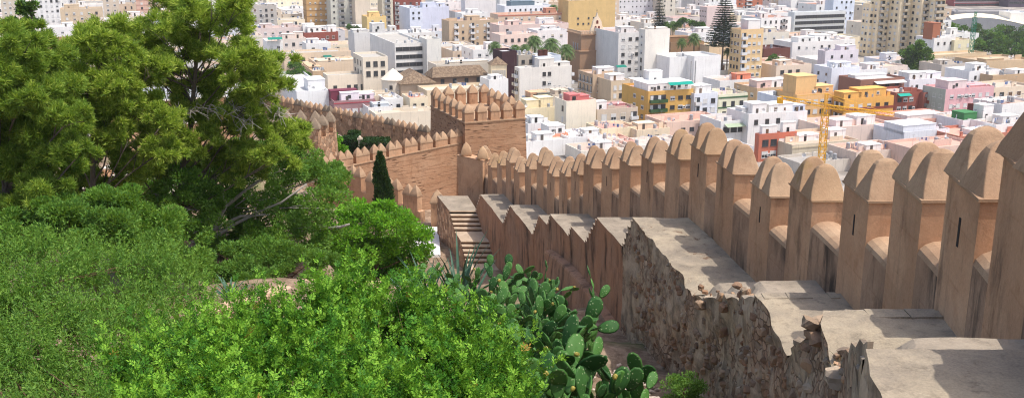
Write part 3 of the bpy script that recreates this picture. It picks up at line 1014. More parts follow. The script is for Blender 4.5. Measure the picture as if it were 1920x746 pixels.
# path parapet inside that wall
pw = MB(); a_, b_ = at(590, 240, 112), at(660, 262, 107)
dv = (b_ - a_); dv.z = 0; dv.normalize(); nv = Vector((-dv.y, dv.x, 0))
pw.obox((a_ + b_) / 2, dv, nv, 6.5, .3, CZ - 25.5, a_.z - .4); pw.obox((a_ + b_) / 2, dv, nv, 6.6, .42, a_.z - .4, a_.z - .26, 1)
tag(pw.build('garden_wall', [M['farstone'], M['slab']]), 'low stone wall with a pale coping below the distant curtain wall', 'garden wall')

# stone tower of the left wall
sc_ = at(606, 262, 88)
st_t = thing('castle_tower', 'rough stone tower with grey pyramid merlons rising out of the pine branches', 'tower', (sc_.x - 2.5, sc_.y + 2, gz(sc_.x - 2.5, sc_.y + 2)))
za = CZ - drop_at(262, 88)
ax2, ay2 = Vector((.98, -.2, 0)), Vector((.2, .98, 0))
c2 = Vector((sc_.x - 2.4, sc_.y + 2.2, 0))
b = MB(); b.obox(c2, ax2, ay2, 2.8, 2.5, za - 8, za, 0, .9); b.build('tower_body', M['rubble2'], st_t)
for (fx_, fy_) in ((-.9, -.85), (-.3, -.85), (.3, -.85), (.9, -.85), (-.9, .0), (.9, 0), (-.9, .85), (-.3, .85), (.3, .85), (.9, .85)):
    c = c2 + ax2 * 2.35 * fx_ + ay2 * 2.1 * fy_
    m = MB(); m.obox(c, ax2, ay2, .42, .38, za - .02, za + 1.0)
    cap_mesh(m, c.x, c.y, .50, .46, za + 1.0, .95, .95, m=1)
    m.build('merlon', [M['rubble2'], simple('grey_cap', lin(142, 124, 104), .95, .25, 4) if 'gc' not in M else M['gc']], st_t)
# ================================================================== vegetation
def unit(a):
    return a / np.maximum(np.linalg.norm(a, axis=-1, keepdims=True), 1e-9)

def rnd_dir(n):
    return unit(RNG.normal(size=(n, 3)))

def diamonds(p, a, L, w, fold=None):
    """leaf blades from base p along a"""
    n = len(p)
    s = unit(np.cross(a, rnd_dir(n) + np.array([.25, -.15, .75])))
    L = L[:, None] if np.ndim(L) else L
    w = w[:, None] if np.ndim(w) else w
    V = np.empty((n, 4, 3))
    V[:, 0] = p
    V[:, 1] = p + a * L * .45 + s * w
    V[:, 2] = p + a * L
    V[:, 3] = p + a * L * .45 - s * w
    return V

def sub_clumps(clumps, per, spread=.8, rs=(.28, .5)):
    """break every crown lobe into smaller tufted lobes; returns centres, radii, outward"""
    C, R, O = [], [], []
    for c, r in clumps:
        c = np.array(c, float); r = np.array(r if hasattr(r, '__len__') else (r, r, r * .8), float)
        n = max(3, int(per * (r.mean()) ** 1.6)) if per < 0 else per
        d = rnd_dir(n); d[:, 2] = np.where(d[:, 2] < -.35, -d[:, 2] * .6, d[:, 2]); d = unit(d)
        f = RNG.uniform(.25, 1.0, n) ** .5 * spread
        C.append(c + d * r * f[:, None]); R.append(RNG.uniform(*rs, n)[:, None] * r); O.append(d)
    return np.concatenate(C), np.concatenate(R), np.concatenate(O)

def leaves_in(C, R, O, n, L, w, up=.25, out=.8, shell=.5, gap=1.0, withk=False):
    wt = R.prod(1) ** .7; wt /= wt.sum()
    k = RNG.choice(len(C), n, p=wt)
    d = rnd_dir(n)
    f = RNG.uniform(0, 1, n) ** shell
    p = C[k] + d * R[k] * f[:, None]
    a = unit(d * out + O[k] * .4 + rnd_dir(n) * .7 + np.array([0, 0, up]))
    V = diamonds(p, a, L * RNG.uniform(.6, 1.25, n), w * RNG.uniform(.7, 1.2, n))
    return (V, k) if withk else V

def needles_in(C, R, O, n, per, L, w, shell=.62):
    wt = R.prod(1) ** .7; wt /= wt.sum()
    k = RNG.choice(len(C), n, p=wt)
    d = rnd_dir(n)
    p = C[k] + d * R[k] * (RNG.uniform(0, 1, n) ** shell)[:, None]
    ax = unit(d * .7 + O[k] * .5 + np.array([0, 0, .45]) + rnd_dir(n) * .4)
    p = np.repeat(p, per, 0); axr = np.repeat(ax, per, 0)
    a = unit(axr * .8 + rnd_dir(n * per) * .75)
    p = p - axr * RNG.uniform(0, .16, (n * per, 1))
    return diamonds(p, a, L * RNG.uniform(.7, 1.2, n * per), w)

def pinnate(p, a, rach, leaf, w, pairs):
    """compound leaves: rachis from p along a"""
    n = len(p)
    s = unit(np.cross(a, rnd_dir(n)))
    out = []
    for j in range(pairs):
        q = p + a * (rach * (.2 + .75 * j / pairs))[:, None]
        for sg in (-1, 1):
            d = unit(a * .55 + s * sg + rnd_dir(n) * .18)
            nrm = unit(np.cross(a, s) + rnd_dir(n) * .3)
            side = unit(np.cross(d, nrm))
            V = np.empty((n, 4, 3))
            V[:, 0] = q; V[:, 1] = q + d * leaf * .5 + side * w; V[:, 2] = q + d * leaf; V[:, 3] = q + d * leaf * .5 - side * w
            out.append(V)
    d = a
    side = s
    q = p + a * rach[:, None] * .95
    V = np.empty((n, 4, 3)); V[:, 0] = q; V[:, 1] = q + d * leaf * .5 + side * w; V[:, 2] = q + d * leaf; V[:, 3] = q + d * leaf * .5 - side * w
    out.append(V)
    return np.concatenate(out)

def branches(mb, base, top, clumps, r0, bend=.25, rmin=.02, twigs=2, seed=0, start=.25):
    q = random.Random(seed)
    base, top = Vector(base), Vector(top)
    tr = []
    n = 7
    off = Vector((q.uniform(-1, 1), q.uniform(-1, 1), 0)) * bend
    for i in range(n + 1):
        f = i / n
        tr.append(base.lerp(top, f) + off * math.sin(math.pi * f) + Vector((q.uniform(-.06, .06), q.uniform(-.06, .06), 0)) * (top - base).length * .15)
    mb.tube(tr, [r0 * (1 - .75 * i / n) for i in range(n + 1)], 8)
    for c, r in clumps:
        c = Vector(c)
        rr = max(r) if hasattr(r, '__len__') else r
        f = max(start, min(.95, (c.z - base.z) / max(.5, (top.z - base.z)) - .22 + q.uniform(-.08, .05)))
        i = f * n; a = tr[int(i)].lerp(tr[min(n, int(i) + 1)], i - int(i))
        m1 = a.lerp(c, .5) + Vector((q.uniform(-.2, .2), q.uniform(-.2, .2), q.uniform(-.25, .1))) * rr
        rb = max(rmin, r0 * .38 * (1 - .6 * f))
        mb.tube([a, a.lerp(m1, .55) + Vector((q.uniform(-.1, .1), 0, -.05)), m1, c], [rb, rb * .8, rb * .6, rb * .3], 5)
        for _ in range(twigs):
            e = c + Vector((q.uniform(-1, 1), q.uniform(-1, 1), q.uniform(-.3, .9))) * rr * .85
            s = m1.lerp(c, q.uniform(.2, .8))
            mb.tube([s, s.lerp(e, .5) + Vector((0, 0, .08 * rr)), e], [rb * .4, rb * .28, rb * .1], 4, cap=False)

def crown_obj(name, V, mat, parent, loc, matidx=None):
    V = V - np.array(loc)
    return place(name, quads_mesh(name, V, mat, matidx=matidx), parent)

def px_clumps(lst, Y, seed=1, squash=.8, dy=1.0, grow=1.0):
    q = random.Random(seed); out = []
    for it in lst:
        px, py, r = it[:3]
        y = it[3] if len(it) > 3 else Y + q.uniform(-dy, dy)
        p = at(px, py, y)
        m = r * y / 1850.0 * grow
        out.append((p, (m, m, m * squash)))
    return out

def tree(name, label, cat, root_px, Y, clump_px, bark, r0, make_leaves, mats, top_px=None, dy=1.2, squash=.8, seed=1, group=None, twigs=2, start=.25, rootxy=None, bend=.3, per=10, rs=(.28, .5), spread=.8, grow=1.0):
    cl = px_clumps(clump_px, Y, seed, squash, dy, grow)
    if rootxy is None:
        k = ray(*root_px)[0]; x, y = k * Y, Y
    else:
        x, y = rootxy
    b = Vector((x, y, gz(x, y) - .05))
    t = thing(name, label, cat, b, 0, group)
    tp = at(top_px[0], top_px[1], Y) if top_px else max((c for c, r in cl), key=lambda v: v.z)
    mb = MB(); branches(mb, b, tp, cl, r0, bend, .015, twigs, seed, start)
    mb.build('trunk', bark, t, smooth=True)
    C, R, O = sub_clumps(cl, per, spread, rs)
    V, mi = make_leaves(C, R, O)
    crown_obj('crown', V, mats, t, b, mi)
    return t

# ---- big Aleppo pine in the middle left
pine_px = [(398, 20, 52), (352, 38, 46), (432, 62, 46), (330, 95, 52), (390, 105, 55), (300, 60, 40), (452, 112, 44), (260, 72, 40), (225, 62, 34), (185, 62, 34), (158, 92, 34), (205, 100, 42), (250, 122, 44),
           (165, 135, 40), (300, 150, 46), (480, 150, 46), (515, 125, 40), (436, 160, 44), (505, 175, 40), (360, 170, 46), (200, 170, 42), (250, 205, 40), (400, 205, 50), (345, 225, 40), (460, 200, 40),
           (300, 262, 40), (260, 250, 34), (430, 250, 42), (490, 245, 44), (535, 262, 38), (400, 300, 34), (150, 190, 42), (120, 150, 38), (180, 225, 40), (240, 300, 34), (555, 245, 22), (310, 12, 30), (440, 20, 24), (330, 292, 36), (380, 272, 36), (425, 300, 36), (470, 290, 36), (340, 335, 34), (510, 300, 34), (455, 330, 34), (290, 330, 34)]
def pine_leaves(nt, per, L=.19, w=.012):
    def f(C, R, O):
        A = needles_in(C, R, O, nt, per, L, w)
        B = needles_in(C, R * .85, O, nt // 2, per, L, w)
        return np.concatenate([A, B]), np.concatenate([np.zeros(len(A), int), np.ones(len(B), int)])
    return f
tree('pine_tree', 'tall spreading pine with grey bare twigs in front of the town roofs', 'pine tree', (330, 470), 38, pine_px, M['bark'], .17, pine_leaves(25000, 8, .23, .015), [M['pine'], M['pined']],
     top_px=(380, 20), dy=1.6, squash=.74, grow=1.22, seed=3, twigs=3, per=15, rs=(.18, .36), spread=1.05)
pine3_px = [(140, 110, 40), (180, 80, 36), (215, 110, 42), (165, 150, 46), (210, 165, 46), (130, 170, 44), (250, 150, 44), (290, 130, 40), (170, 205, 46), (225, 215, 46), (270, 205, 42), (120, 225, 44), (180, 255, 44), (240, 265, 40), (140, 285, 44), (200, 310, 44), (110, 330, 44), (255, 320, 38), (160, 355, 42), (300, 285, 38), (310, 230, 36), (120, 390, 40), (230, 360, 40)]
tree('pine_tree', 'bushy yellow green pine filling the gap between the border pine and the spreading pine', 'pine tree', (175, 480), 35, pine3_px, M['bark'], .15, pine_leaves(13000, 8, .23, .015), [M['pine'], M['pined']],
     top_px=(190, 90), dy=1.3, squash=.72, grow=1.12, seed=4, twigs=3, per=15, rs=(.18, .36), spread=1.05)
tw = MB(); q = random.Random(31)
for (px, py) in ((430, 215), (455, 235), (390, 205), (345, 215), (300, 215), (520, 215), (480, 190)):
    o_ = at(px, py, 37.0 + q.uniform(-.4, .4))
    for _ in range(6):
        d = Vector((q.uniform(-.4, 1.2), q.uniform(-1, .2), q.uniform(-.6, .6))) * q.uniform(.5, 1.1)
        m_ = o_ + d * .55 + Vector((0, 0, .10))
        tw.tube([o_, m_, o_ + d - Vector((0, 0, .1))], [.016, .012, .006], 4, cap=False)
        for _k in range(3):
            e_ = m_ + Vector((q.uniform(-.3, .5), q.uniform(-.3, .3), q.uniform(-.3, .3)))
            tw.tube([m_, e_], [.009, .005], 3, cap=False)
ptree = [o for o in COL.objects if o.get('label', '').startswith('tall spreading pine')][0]
tw.build('dead_twigs', M['barkp'], ptree)
# ---- dense pine at the left border
pine2_px = [(30, 95, 52), (70, 130, 55), (10, 140, 52), (95, 175, 50), (40, 190, 62), (0, 215, 60), (85, 235, 60), (130, 225, 36), (30, 262, 62), (110, 285, 55), (60, 320, 62), (0, 320, 60), (140, 300, 36), (30, 385, 58), (90, 375, 50), (0, 420, 46), (-50, 160, 60), (-55, 290, 70), (-40, 400, 60), (55, 75, 34), (20, 65, 26), (65, 425, 40)]
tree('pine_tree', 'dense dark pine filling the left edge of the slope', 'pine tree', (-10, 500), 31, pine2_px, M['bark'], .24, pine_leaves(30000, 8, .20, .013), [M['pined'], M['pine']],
     top_px=(25, 90), dy=1.5, squash=.8, grow=1.2, seed=8, twigs=2, per=15, rs=(.18, .38), spread=1.05)
# ---- dark broadleaf behind it
def broad(n, L, w, two=.3, three=False, **kw):
    def f(C, R, O):
        V, k = leaves_in(C, R, O, n, L, w, withk=True, **kw)
        pc = np.clip(two + RNG.normal(0, .35, len(C)), 0, 1)      # every lobe has its own mix of leaf tones
        mi = (RNG.uniform(0, 1, n) < pc[k]).astype(int)
        if three: mi = np.where(RNG.uniform(0, 1, n) < np.clip(.15 + RNG.normal(0, .3, len(C)), 0, .8)[k], 2, mi)
        return V, mi
    return f
tree('broadleaf_tree', 'dark loose broadleaf tree sticking up behind the left border pine', 'tree', (48, 200), 58, [(45, 20, 20), (38, 45, 22), (60, 50, 18), (52, 72, 22), (40, 90, 22), (60, 12, 12), (55, 110, 26)], M['bark'], .2,
     broad(6000, .2, .06), [M['treed'], M['carob']], seed=12, dy=.8, per=9)
# ---- broadleaf with pale limbs
carob_px = [(300, 320, 50), (350, 345, 52), (400, 330, 52), (455, 310, 50), (500, 325, 50), (545, 345, 48), (590, 340, 44), (625, 350, 30), (330, 400, 50), (395, 395, 52), (450, 380, 52), (505, 395, 52), (560, 400, 50), (605, 390, 36),
            (280, 375, 40), (430, 440, 48), (490, 450, 52), (550, 450, 50), (370, 450, 44), (520, 290, 36), (470, 480, 40), (580, 300, 22), (565, 470, 40), (400, 480, 40), (440, 495, 36), (520, 490, 36), (330, 440, 44), (640, 365, 18), (600, 430, 30), (335, 345, 34, 37), (345, 390, 36, 37), (355, 435, 34, 36.5), (320, 440, 32, 36.5), (300, 380, 34, 37), (375, 370, 30, 37.5), (400, 420, 30, 37.5)]
tree('broadleaf_tree', 'grey green broadleaf tree with pale crooked limbs left of the lush bush', 'tree', (372, 480), 41, carob_px, M['barkp'], .17,
     broad(95000, .13, .036, .35, True, shell=.4), [M['carob'], M['olive'], M['olive2']], top_px=(480, 300), seed=21, dy=2.2, grow=1.3, twigs=3, per=14, start=.1, squash=.75, rs=(.18, .36), spread=1.05)
lb_ = MB()
for pts in (((372, 478), (400, 430), (425, 385), (412, 350), (432, 320), (430, 265)), ((388, 455), (440, 420), (490, 395), (530, 378), (575, 345)), ((400, 430), (452, 405), (505, 402)), ((425, 385), (470, 350), (500, 330)), ((600, 430), (640, 425), (655, 420))):
    P = [at(px, py, 39.2 - .12 * i) for i, (px, py) in enumerate(pts)]
    lb_.tube(P, [.085 * (1 - .8 * i / len(P)) for i in range(len(P))], 6)
ctree = [o for o in COL.objects if o.get('label', '').startswith('grey green broadleaf tree with pale')][0]
lb_.build('limb', M['barkp'], ctree, smooth=True)
# ---- rounded shrub above the left thicket
tree('shrub', 'mid green rounded shrub between the thicket and the pale limbed tree', 'shrub', (190, 520), 31, [(120, 420, 46), (180, 405, 44), (240, 400, 42), (290, 430, 44), (220, 445, 50), (150, 450, 46), (270, 480, 44), (90, 450, 40), (200, 375, 26), (330, 500, 44)], M['barkr'], .08,
     broad(75000, .11, .03, .4, True, shell=.45), [M['carob'], M['olive'], M['olive2']], seed=31, dy=1.5, grow=1.4, per=9, start=.02)
# ---- willowy thicket, lower left
thick = [(40, 490, 55), (110, 475, 52), (180, 500, 56), (250, 520, 56), (310, 520, 52), (350, 560, 46), (10, 560, 70), (90, 560, 70), (170, 580, 70), (250, 600, 66), (310, 610, 52), (30, 640, 80), (120, 650, 80), (200, 670, 66), (260, 680, 46), (40, 720, 85), (130, 740, 80), (210, 740, 60), (-50, 600, 80), (-60, 720, 90), (370, 600, 26), (80, 800, 90), (-20, 820, 90), (170, 820, 80)]
def mass(outline, y_bot, step, r, Yf, seed, x0=None, x1=None):
    q = random.Random(seed); out = []
    ox, oy = [p[0] for p in outline], [p[1] for p in outline]
    x = ox[0]
    while x < ox[-1]:
        yt = float(np.interp(x, ox, oy)); y = yt + r * .75
        while y < y_bot:
            out.append((x + q.uniform(-.35, .35) * step, y + q.uniform(-.25, .25) * step, r * q.uniform(.7, 1.2), Yf(y) + q.uniform(-.5, .5)))
            y += step * q.uniform(.8, 1.2)
        x += step * q.uniform(.8, 1.15)
    return out
thick = mass([(-110, 470), (0, 462), (60, 448), (130, 446), (200, 470), (300, 480), (350, 500), (392, 570)], 900, 46, 40, lambda y: 22.5 - (y - 460) * .021, 42)
def willowy(C, R, O):
    outs, mats = [], []
    for ns, lo, hi, nl, up, sh, inner in ((4600, .35, .85, 24, .9, .35, 0), (4200, .2, .4, 9, .45, .6, 1)):
        wt = R.prod(1) ** .6; wt /= wt.sum()
        k = RNG.choice(len(C), ns, p=wt)
        d = rnd_dir(ns)
        b = C[k] + d * R[k] * (RNG.uniform(0, 1, ns) ** sh)[:, None] - np.array([0, 0, .30])
        ax = unit(d * .4 + O[k] * .35 + np.array([0, 0, up]) + rnd_dir(ns) * .35)
        bend = rnd_dir(ns) * np.array([1, 1, .4]) * .6
        Ls = RNG.uniform(lo, hi, ns); tint = RNG.uniform(0, 1, ns)
        for j in range(nl):
            f = (j + .6) / nl
            p = b + ax * (Ls * f)[:, None] + bend * (Ls * f * f)[:, None] * .6
            a = unit(ax * (.35 + .5 * f) + rnd_dir(ns) * .9)
            outs.append(diamonds(p, a, RNG.uniform(.06, .11, ns), .0125))
            mats.append(np.where((f > .5) & (tint > .55) & (inner == 0), 2, np.where(tint < .3, 1, 0)))
    return np.concatenate(outs), np.concatenate(mats)
tree('shrub', 'wide soft olive green thicket covering the lower left slope', 'shrub', (100, 760), 19.5, thick, M['barkr'], .09,
     willowy, [M['olive'], M['carob'], M['olive2']], seed=41, dy=1.4, grow=1.2, per=9, start=.02, rs=(.24, .42), spread=.95)
under = mass([(385, 470), (440, 452), (520, 452), (600, 470), (640, 500)], 545, 40, 30, lambda y: 37 - (y - 450) * .03, 44)
tree('shrub', 'low dark undergrowth shrub at the feet of the pale limbed tree', 'shrub', (520, 520), 36, under, M['barkr'], .05,
     broad(30000, .11, .03, .3, shell=.4), [M['carob'], M['olive']], seed=45, dy=1.0, per=8, start=.02, grow=1.2)
low = mass([(20, 395), (80, 385), (140, 390), (200, 400), (250, 420)], 480, 44, 34, lambda y: 29.5 - (y - 380) * .02, 46)
tree('shrub', 'dark shrub between the border pine and the rounded shrub', 'shrub', (90, 470), 29, low, M['barkr'], .05,
     broad(26000, .10, .028, .3, shell=.4), [M['carob'], M['olive']], seed=47, dy=1.0, per=8, start=.02, grow=1.2)
# ---- lush round bush by the stairs
lush_px = [(640, 440, 42), (690, 415, 46), (740, 420, 42), (775, 450, 36), (660, 480, 46), (715, 470, 52), (770, 490, 40), (620, 490, 32), (690, 520, 46), (745, 520, 44), (655, 405, 26), (795, 475, 20), (720, 392, 24), (610, 450, 22), (640, 530, 40)]
tree('shrub', 'bright green round leafy bush left of the brick steps', 'shrub', (705, 560), 52, lush_px, M['barkr'], .11,
     broad(42000, .17, .05, .3, shell=.35, up=.3), [M['lush'], M['carob']], seed=51, grow=1.15, dy=1.6, per=12, start=.02, rs=(.26, .45))
# ---- mastic in the foreground
mastic_px = [(260, 680, 42), (330, 620, 42), (400, 600, 40), (300, 740, 60), (380, 690, 60), (460, 620, 46), (470, 700, 66), (540, 610, 46), (600, 580, 40), (650, 565, 40), (700, 560, 42), (560, 690, 70), (650, 640, 66), (740, 590, 44), (720, 660, 66), (800, 610, 42), (650, 740, 70), (780, 700, 66), (850, 630, 40), (870, 700, 60), (910, 660, 36), (940, 720, 44), (820, 770, 60), (450, 780, 70), (560, 790, 70), (720, 800, 70), (230, 780, 50), (330, 820, 60), (900, 790, 60)]
mastic_px = mass([(225, 760), (255, 700), (300, 650), (370, 605), (450, 592), (540, 588), (620, 548), (690, 532), (760, 560), (820, 590), (890, 622), (950, 665), (985, 720)], 880, 47, 31, lambda y: 16.4 - (y - 540) * .017, 62)
def mastic_leaves(C, R, O):
    outs, mats = [], []
    for ns, lo, hi, nl, up, sh, inner in ((1750, .45, 1.0, 18, 1.1, .35, 0), (1700, .2, .45, 9, .5, .6, 1)):
        wt = R.prod(1) ** .55; wt /= wt.sum()
        k = RNG.choice(len(C), ns, p=wt)
        d = rnd_dir(ns)
        b = C[k] + d * R[k] * (RNG.uniform(0, 1, ns) ** sh)[:, None] * (1.0 if not inner else .85) - np.array([0, 0, .30 if not inner else .35])
        ax = unit(d * .3 + O[k] * .35 + np.array([0, 0, up]) + rnd_dir(ns) * .3)
        bend = rnd_dir(ns) * .35
        Ls = RNG.uniform(lo, hi, ns)
        tint = RNG.uniform(0, 1, ns)
        for j in range(nl):
            f = (j + .6) / nl
            p = b + ax * (Ls * f)[:, None] + bend * (Ls * f * f)[:, None] * .4
            a = unit(ax * (.25 + .6 * f) + rnd_dir(ns) * np.array([1, 1, .55]) * .95)
            rach = RNG.uniform(.09, .16, ns) * (1.1 - .45 * f)
            V = pinnate(p, a, rach, .060, .0118, 3)
            outs.append(V)
            t7 = np.tile(tint, 7)
            mats.append(np.where((f > .9) & (t7 > .985), 2, ((f > .62) & (t7 > .35) & (inner == 0)).astype(int)))  # painted sunlit tone on outer tips only, inner sprigs stay dark
    return np.concatenate(outs), np.concatenate(mats)
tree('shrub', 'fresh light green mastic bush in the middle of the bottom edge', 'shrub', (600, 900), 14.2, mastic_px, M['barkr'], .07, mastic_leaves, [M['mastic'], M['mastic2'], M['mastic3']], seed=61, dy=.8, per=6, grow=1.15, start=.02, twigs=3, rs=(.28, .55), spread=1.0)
# ---- cypress
cy = at(716, 330, 72.5); g0 = gz(cy.x, 72.5)
ct = thing('cypress_tree', 'slim dark cypress standing before the low ochre wall', 'cypress', (cy.x, 72.5, g0))
topz = at(716, 288, 72.5).z
mb = MB(); mb.tube([(cy.x, 72.5, g0), (cy.x, 72.5, topz - .8)], [.12, .03], 6); mb.build('trunk', M['bark'], ct)
n = 9000
h = RNG.uniform(.02, 1, n); ang = RNG.uniform(0, 2 * np.pi, n)
rad = .66 * np.clip(np.minimum(h * 6, 1) * (1 - h ** 3.2) ** .8, .08, 1) * RNG.uniform(.55, 1.08, n) * (1 + .16 * np.sin(ang * 3 + h * 14))
p = np.stack([cy.x + rad * np.cos(ang) + .10 * np.sin(h * 5), 72.5 + rad * np.sin(ang), g0 + .3 + h * (topz - g0 - .3)], -1)
a = unit(np.stack([np.cos(ang) * .5, np.sin(ang) * .5, np.full(n, 1.2)], -1) + rnd_dir(n) * .5)
crown_obj('crown', diamonds(p, a, .26 * RNG.uniform(.6, 1.2, n), .05), M['cyp'], ct, (cy.x, 72.5, g0))
# ---- oleander bloom
ol = at(757, 404, 66); og = gz(ol.x, 66)
ot = thing('oleander_bush', 'small pink flowering bush behind the lush green bush', 'oleander', (ol.x, 66, og))
mb = MB(); branches(mb, (ol.x, 66, og), ol, [(ol, .5)], .05, .1, .01, 4, 3); mb.build('trunk', M['barkr'], ot)
C, R, O = sub_clumps([(ol, (.75, .75, .6)), (ol - Vector((0, 0, 1.0)), (1, 1, .9)), (ol - Vector((0, 0, 2.2)), (1, 1, .9))], 8)
crown_obj('crown', leaves_in(C, R, O, 2500, .14, .025), M['carob'], ot, (ol.x, 66, og))
C, R, O = sub_clumps([(ol + Vector((0, -.2, .15)), (.75, .75, .5))], 9)
crown_obj('blossom', leaves_in(C, R, O, 900, .09, .04), M['pink'], ot, (ol.x, 66, og))
# ---- small bush by the ruined face
sb = at(1284, 735, 23.5); sg = gz(sb.x, 23.5)
stt = thing('shrub', 'small dark green bush at the foot of the ruined wall', 'shrub', (sb.x, 23.5, sg))
zt_ = at(1284, 706, 23.5).z
cl = [(Vector((sb.x + dx, 23.5 + dy_, zt_ - .25 + dz)), (.36, .36, .32)) for dx, dy_, dz in ((-.3, 0, -.05), (.25, .1, 0), (0, -.2, .05), (.05, .2, -.35), (-.25, -.1, -.45), (.3, -.1, -.4), (0, 0, -.75))]
mb = MB(); branches(mb, (sb.x, 23.5, sg), (sb.x, 23.5, zt_ - .3), cl, .04, .1, .01, 2, 4); mb.build('trunk', M['barkr'], stt)
C, R, O = sub_clumps(cl, 8)
crown_obj('crown', leaves_in(C, R, O, 5200, .06, .018, shell=.4), M['carob'], stt, (sb.x, 23.5, sg))
# ---- dry tuft on the broken edge
y0 = 13.9; x0 = XO(y0) + .45
dg = MB()
dt = thing('dry_plant', 'dry brown twiggy tuft growing on the broken edge of the walkway', 'dry plant', (x0, y0, zB - .35))
n = 340
p = np.array([x0, y0, zB - .3]) + RNG.normal(size=(n, 3)) * np.array([.2, .3, .04])
a = unit(rnd_dir(n) * .8 + np.array([0, 0, .8]))
crown_obj('stalks', diamonds(p, a, RNG.uniform(.12, .36, n), .006), M['dry'], dt, (x0, y0, zB - .35))

# ---- hedges, garden trees between the walls
def hedge(label, pa, pb, Y, zt_py, w, mat_=None):
    a, b = at(pa, zt_py, Y), at(pb, zt_py, Y)
    zt = a.z; xm = (a.x + b.x) / 2; zg = min(gz(a.x, Y), gz(b.x, Y)) - .1
    t = thing('clipped_hedge', label, 'hedge', (xm, Y, zg))
    hx = abs(b.x - a.x) / 2
    core = MB(); core.box(xm - hx + .1, Y - w + .1, zg, xm + hx - .1, Y + w - .1, zt - .1); core.build('stems', M['bark'], t)
    n = 5200
    f = RNG.integers(0, 4, n); u = RNG.uniform(-1, 1, n); v = RNG.uniform(0, 1, n)
    X = np.where(f == 0, u * hx, np.where(f == 1, u * hx, np.where(f == 2, -hx, hx)))
    Yd = np.where(f == 0, u * 0 - w, np.where(f == 1, RNG.uniform(-1, 1, n) * w, RNG.uniform(-1, 1, n) * w))
    Z = np.where(f == 1, zt, zg + v * (zt - zg))
    p = np.stack([xm + X, Y + Yd, Z], -1) + RNG.normal(size=(n, 3)) * .05
    crown_obj('foliage', diamonds(p, unit(rnd_dir(n) + np.array([0, -.3, .5])), .22, .06), mat_ or M['cyp'], t, (xm, Y, zg))
hedge('dark clipped hedge block left of the pale garden post', 640, 672, 100, 259, .8)
hedge('taller dark clipped hedge pillar beside the pale garden post', 655, 673, 102, 249, .6)
hedge('long flat topped clipped hedge right of the pale garden post', 679, 728, 99, 263, 1.2)
tree('broadleaf_tree', 'bright green garden tree right beside the rough stone tower', 'tree', (618, 300), 97, [(610, 258, 16), (625, 265, 18), (612, 280, 20), (632, 285, 18), (618, 298, 20), (640, 300, 14)], M['bark'], .15, broad(5000, .26, .08), [M['lush'], M['treem']], seed=71, dy=.8)
pp = at(675, 262, 98.5); pg = gz(pp.x, 98.5)
mb = MB(); mb.box(pp.x - .16, 98.34, pg - .1, pp.x + .16, 98.66, pp.z); mb.box(pp.x - .24, 98.26, pp.z, pp.x + .24, 98.74, pp.z + .14); mb.lathe((pp.x, 98.5, pp.z + .14), [(.16, 0), (.17, .1), (.1, .22), (.01, .26)], 10)
tag(mb.build('garden_post', simple('pale_stone', lin(206, 188, 166), .9, .15, 4)), 'pale stone post standing between the clipped hedges', 'post')

# ---- garden walls and path glimpsed through the pine
def low_wall(label, pts, h=.55, th=.45, body='ocre'):
    m = MB()
    P = [at(px, py, Y) for px, py, Y in pts]
    for a, b in zip(P[:-1], P[1:]):
        d = b - a; d.z = 0; L = d.length; d.normalize(); nv = Vector((-d.y, d.x, 0))
        for (o0, o1, zt_, zb_, mm) in ((-th / 2, th / 2, 0, -h - 1.2, 0), (-th / 2 - .06, th / 2 + .06, .10, .0, 1)):
            v = []
            for q_, e in ((a, -.05), (b, .05)):
                for o in (o0, o1):
                    pnt = q_ + nv * o + d * e
                    v += [(pnt.x, pnt.y, q_.z + zb_), (pnt.x, pnt.y, q_.z + zt_)]
            m.add(v, [(0, 4, 5, 1), (2, 3, 7, 6), (1, 5, 7, 3), (0, 1, 3, 2), (4, 6, 7, 5)], mm)
    return tag(m.build('garden_wall', [M[body], simple('pale_coping', lin(222, 208, 190), .9, .12, 3)]), label, 'garden wall')
low_wall('pale coped garden wall running up behind the lower pine branches', [(196, 318, 66), (235, 302, 70), (268, 286, 74), (312, 268, 80)])
low_wall('short pale coped wall end seen between the left pine trunks', [(128, 312, 62), (146, 290, 64), (140, 268, 68)])
low_wall('pink garden wall below the pale coped one, half hidden by leaves', [(214, 330, 60), (262, 330, 60), (300, 356, 55)], body='brickw')
low_wall('upper garden terrace wall far behind the pine', [(180, 205, 100), (300, 190, 108), (420, 182, 114)], h=1.8, body='brickw')
low_wall('middle garden terrace wall behind the pine trunk', [(230, 250, 86), (330, 232, 92), (470, 228, 96)], h=1.4, body='ocre')
def drape(name, label, poly_px, mat_, lift=.05):
    """paving laid on the slope"""
    P = [at(px, py, Y) for px, py, Y in poly_px]
    a, b, c_, d = P
    m = MB(); n = 10; g = []
    for i in range(n + 1):
        r_ = []
        for j in range(n + 1):
            u, v = i / n, j / n
            x = (a.x * (1 - u) + b.x * u) * (1 - v) + (d.x * (1 - u) + c_.x * u) * v
            y = (a.y * (1 - u) + b.y * u) * (1 - v) + (d.y * (1 - u) + c_.y * u) * v
            r_.append((x, y, gz(x, y) + .28 + lift))
        g.append(r_)
    for i in range(n):
        for j in range(n): m.quad(g[i][j], g[i + 1][j], g[i + 1][j + 1], g[i][j + 1])
    for i in range(n):
        for (p0, p1) in ((g[i][0], g[i + 1][0]), (g[i + 1][n], g[i][n]), (g[0][i + 1], g[0][i]), (g[n][i], g[n][i + 1])):
            m.quad(p0, (p0[0], p0[1], p0[2] - .6), (p1[0], p1[1], p1[2] - .6), p1)
    return tag(m.build(name, mat_), label, name.replace('_', ' '), kind='structure')
pale = simple('pale_paving', lin(216, 200, 182), .95, .14, 2.5)
drape('path', 'pale paved garden path by the low wall', [(150, 380, 60), (330, 370, 58), (330, 300, 78), (210, 300, 78)], pale)
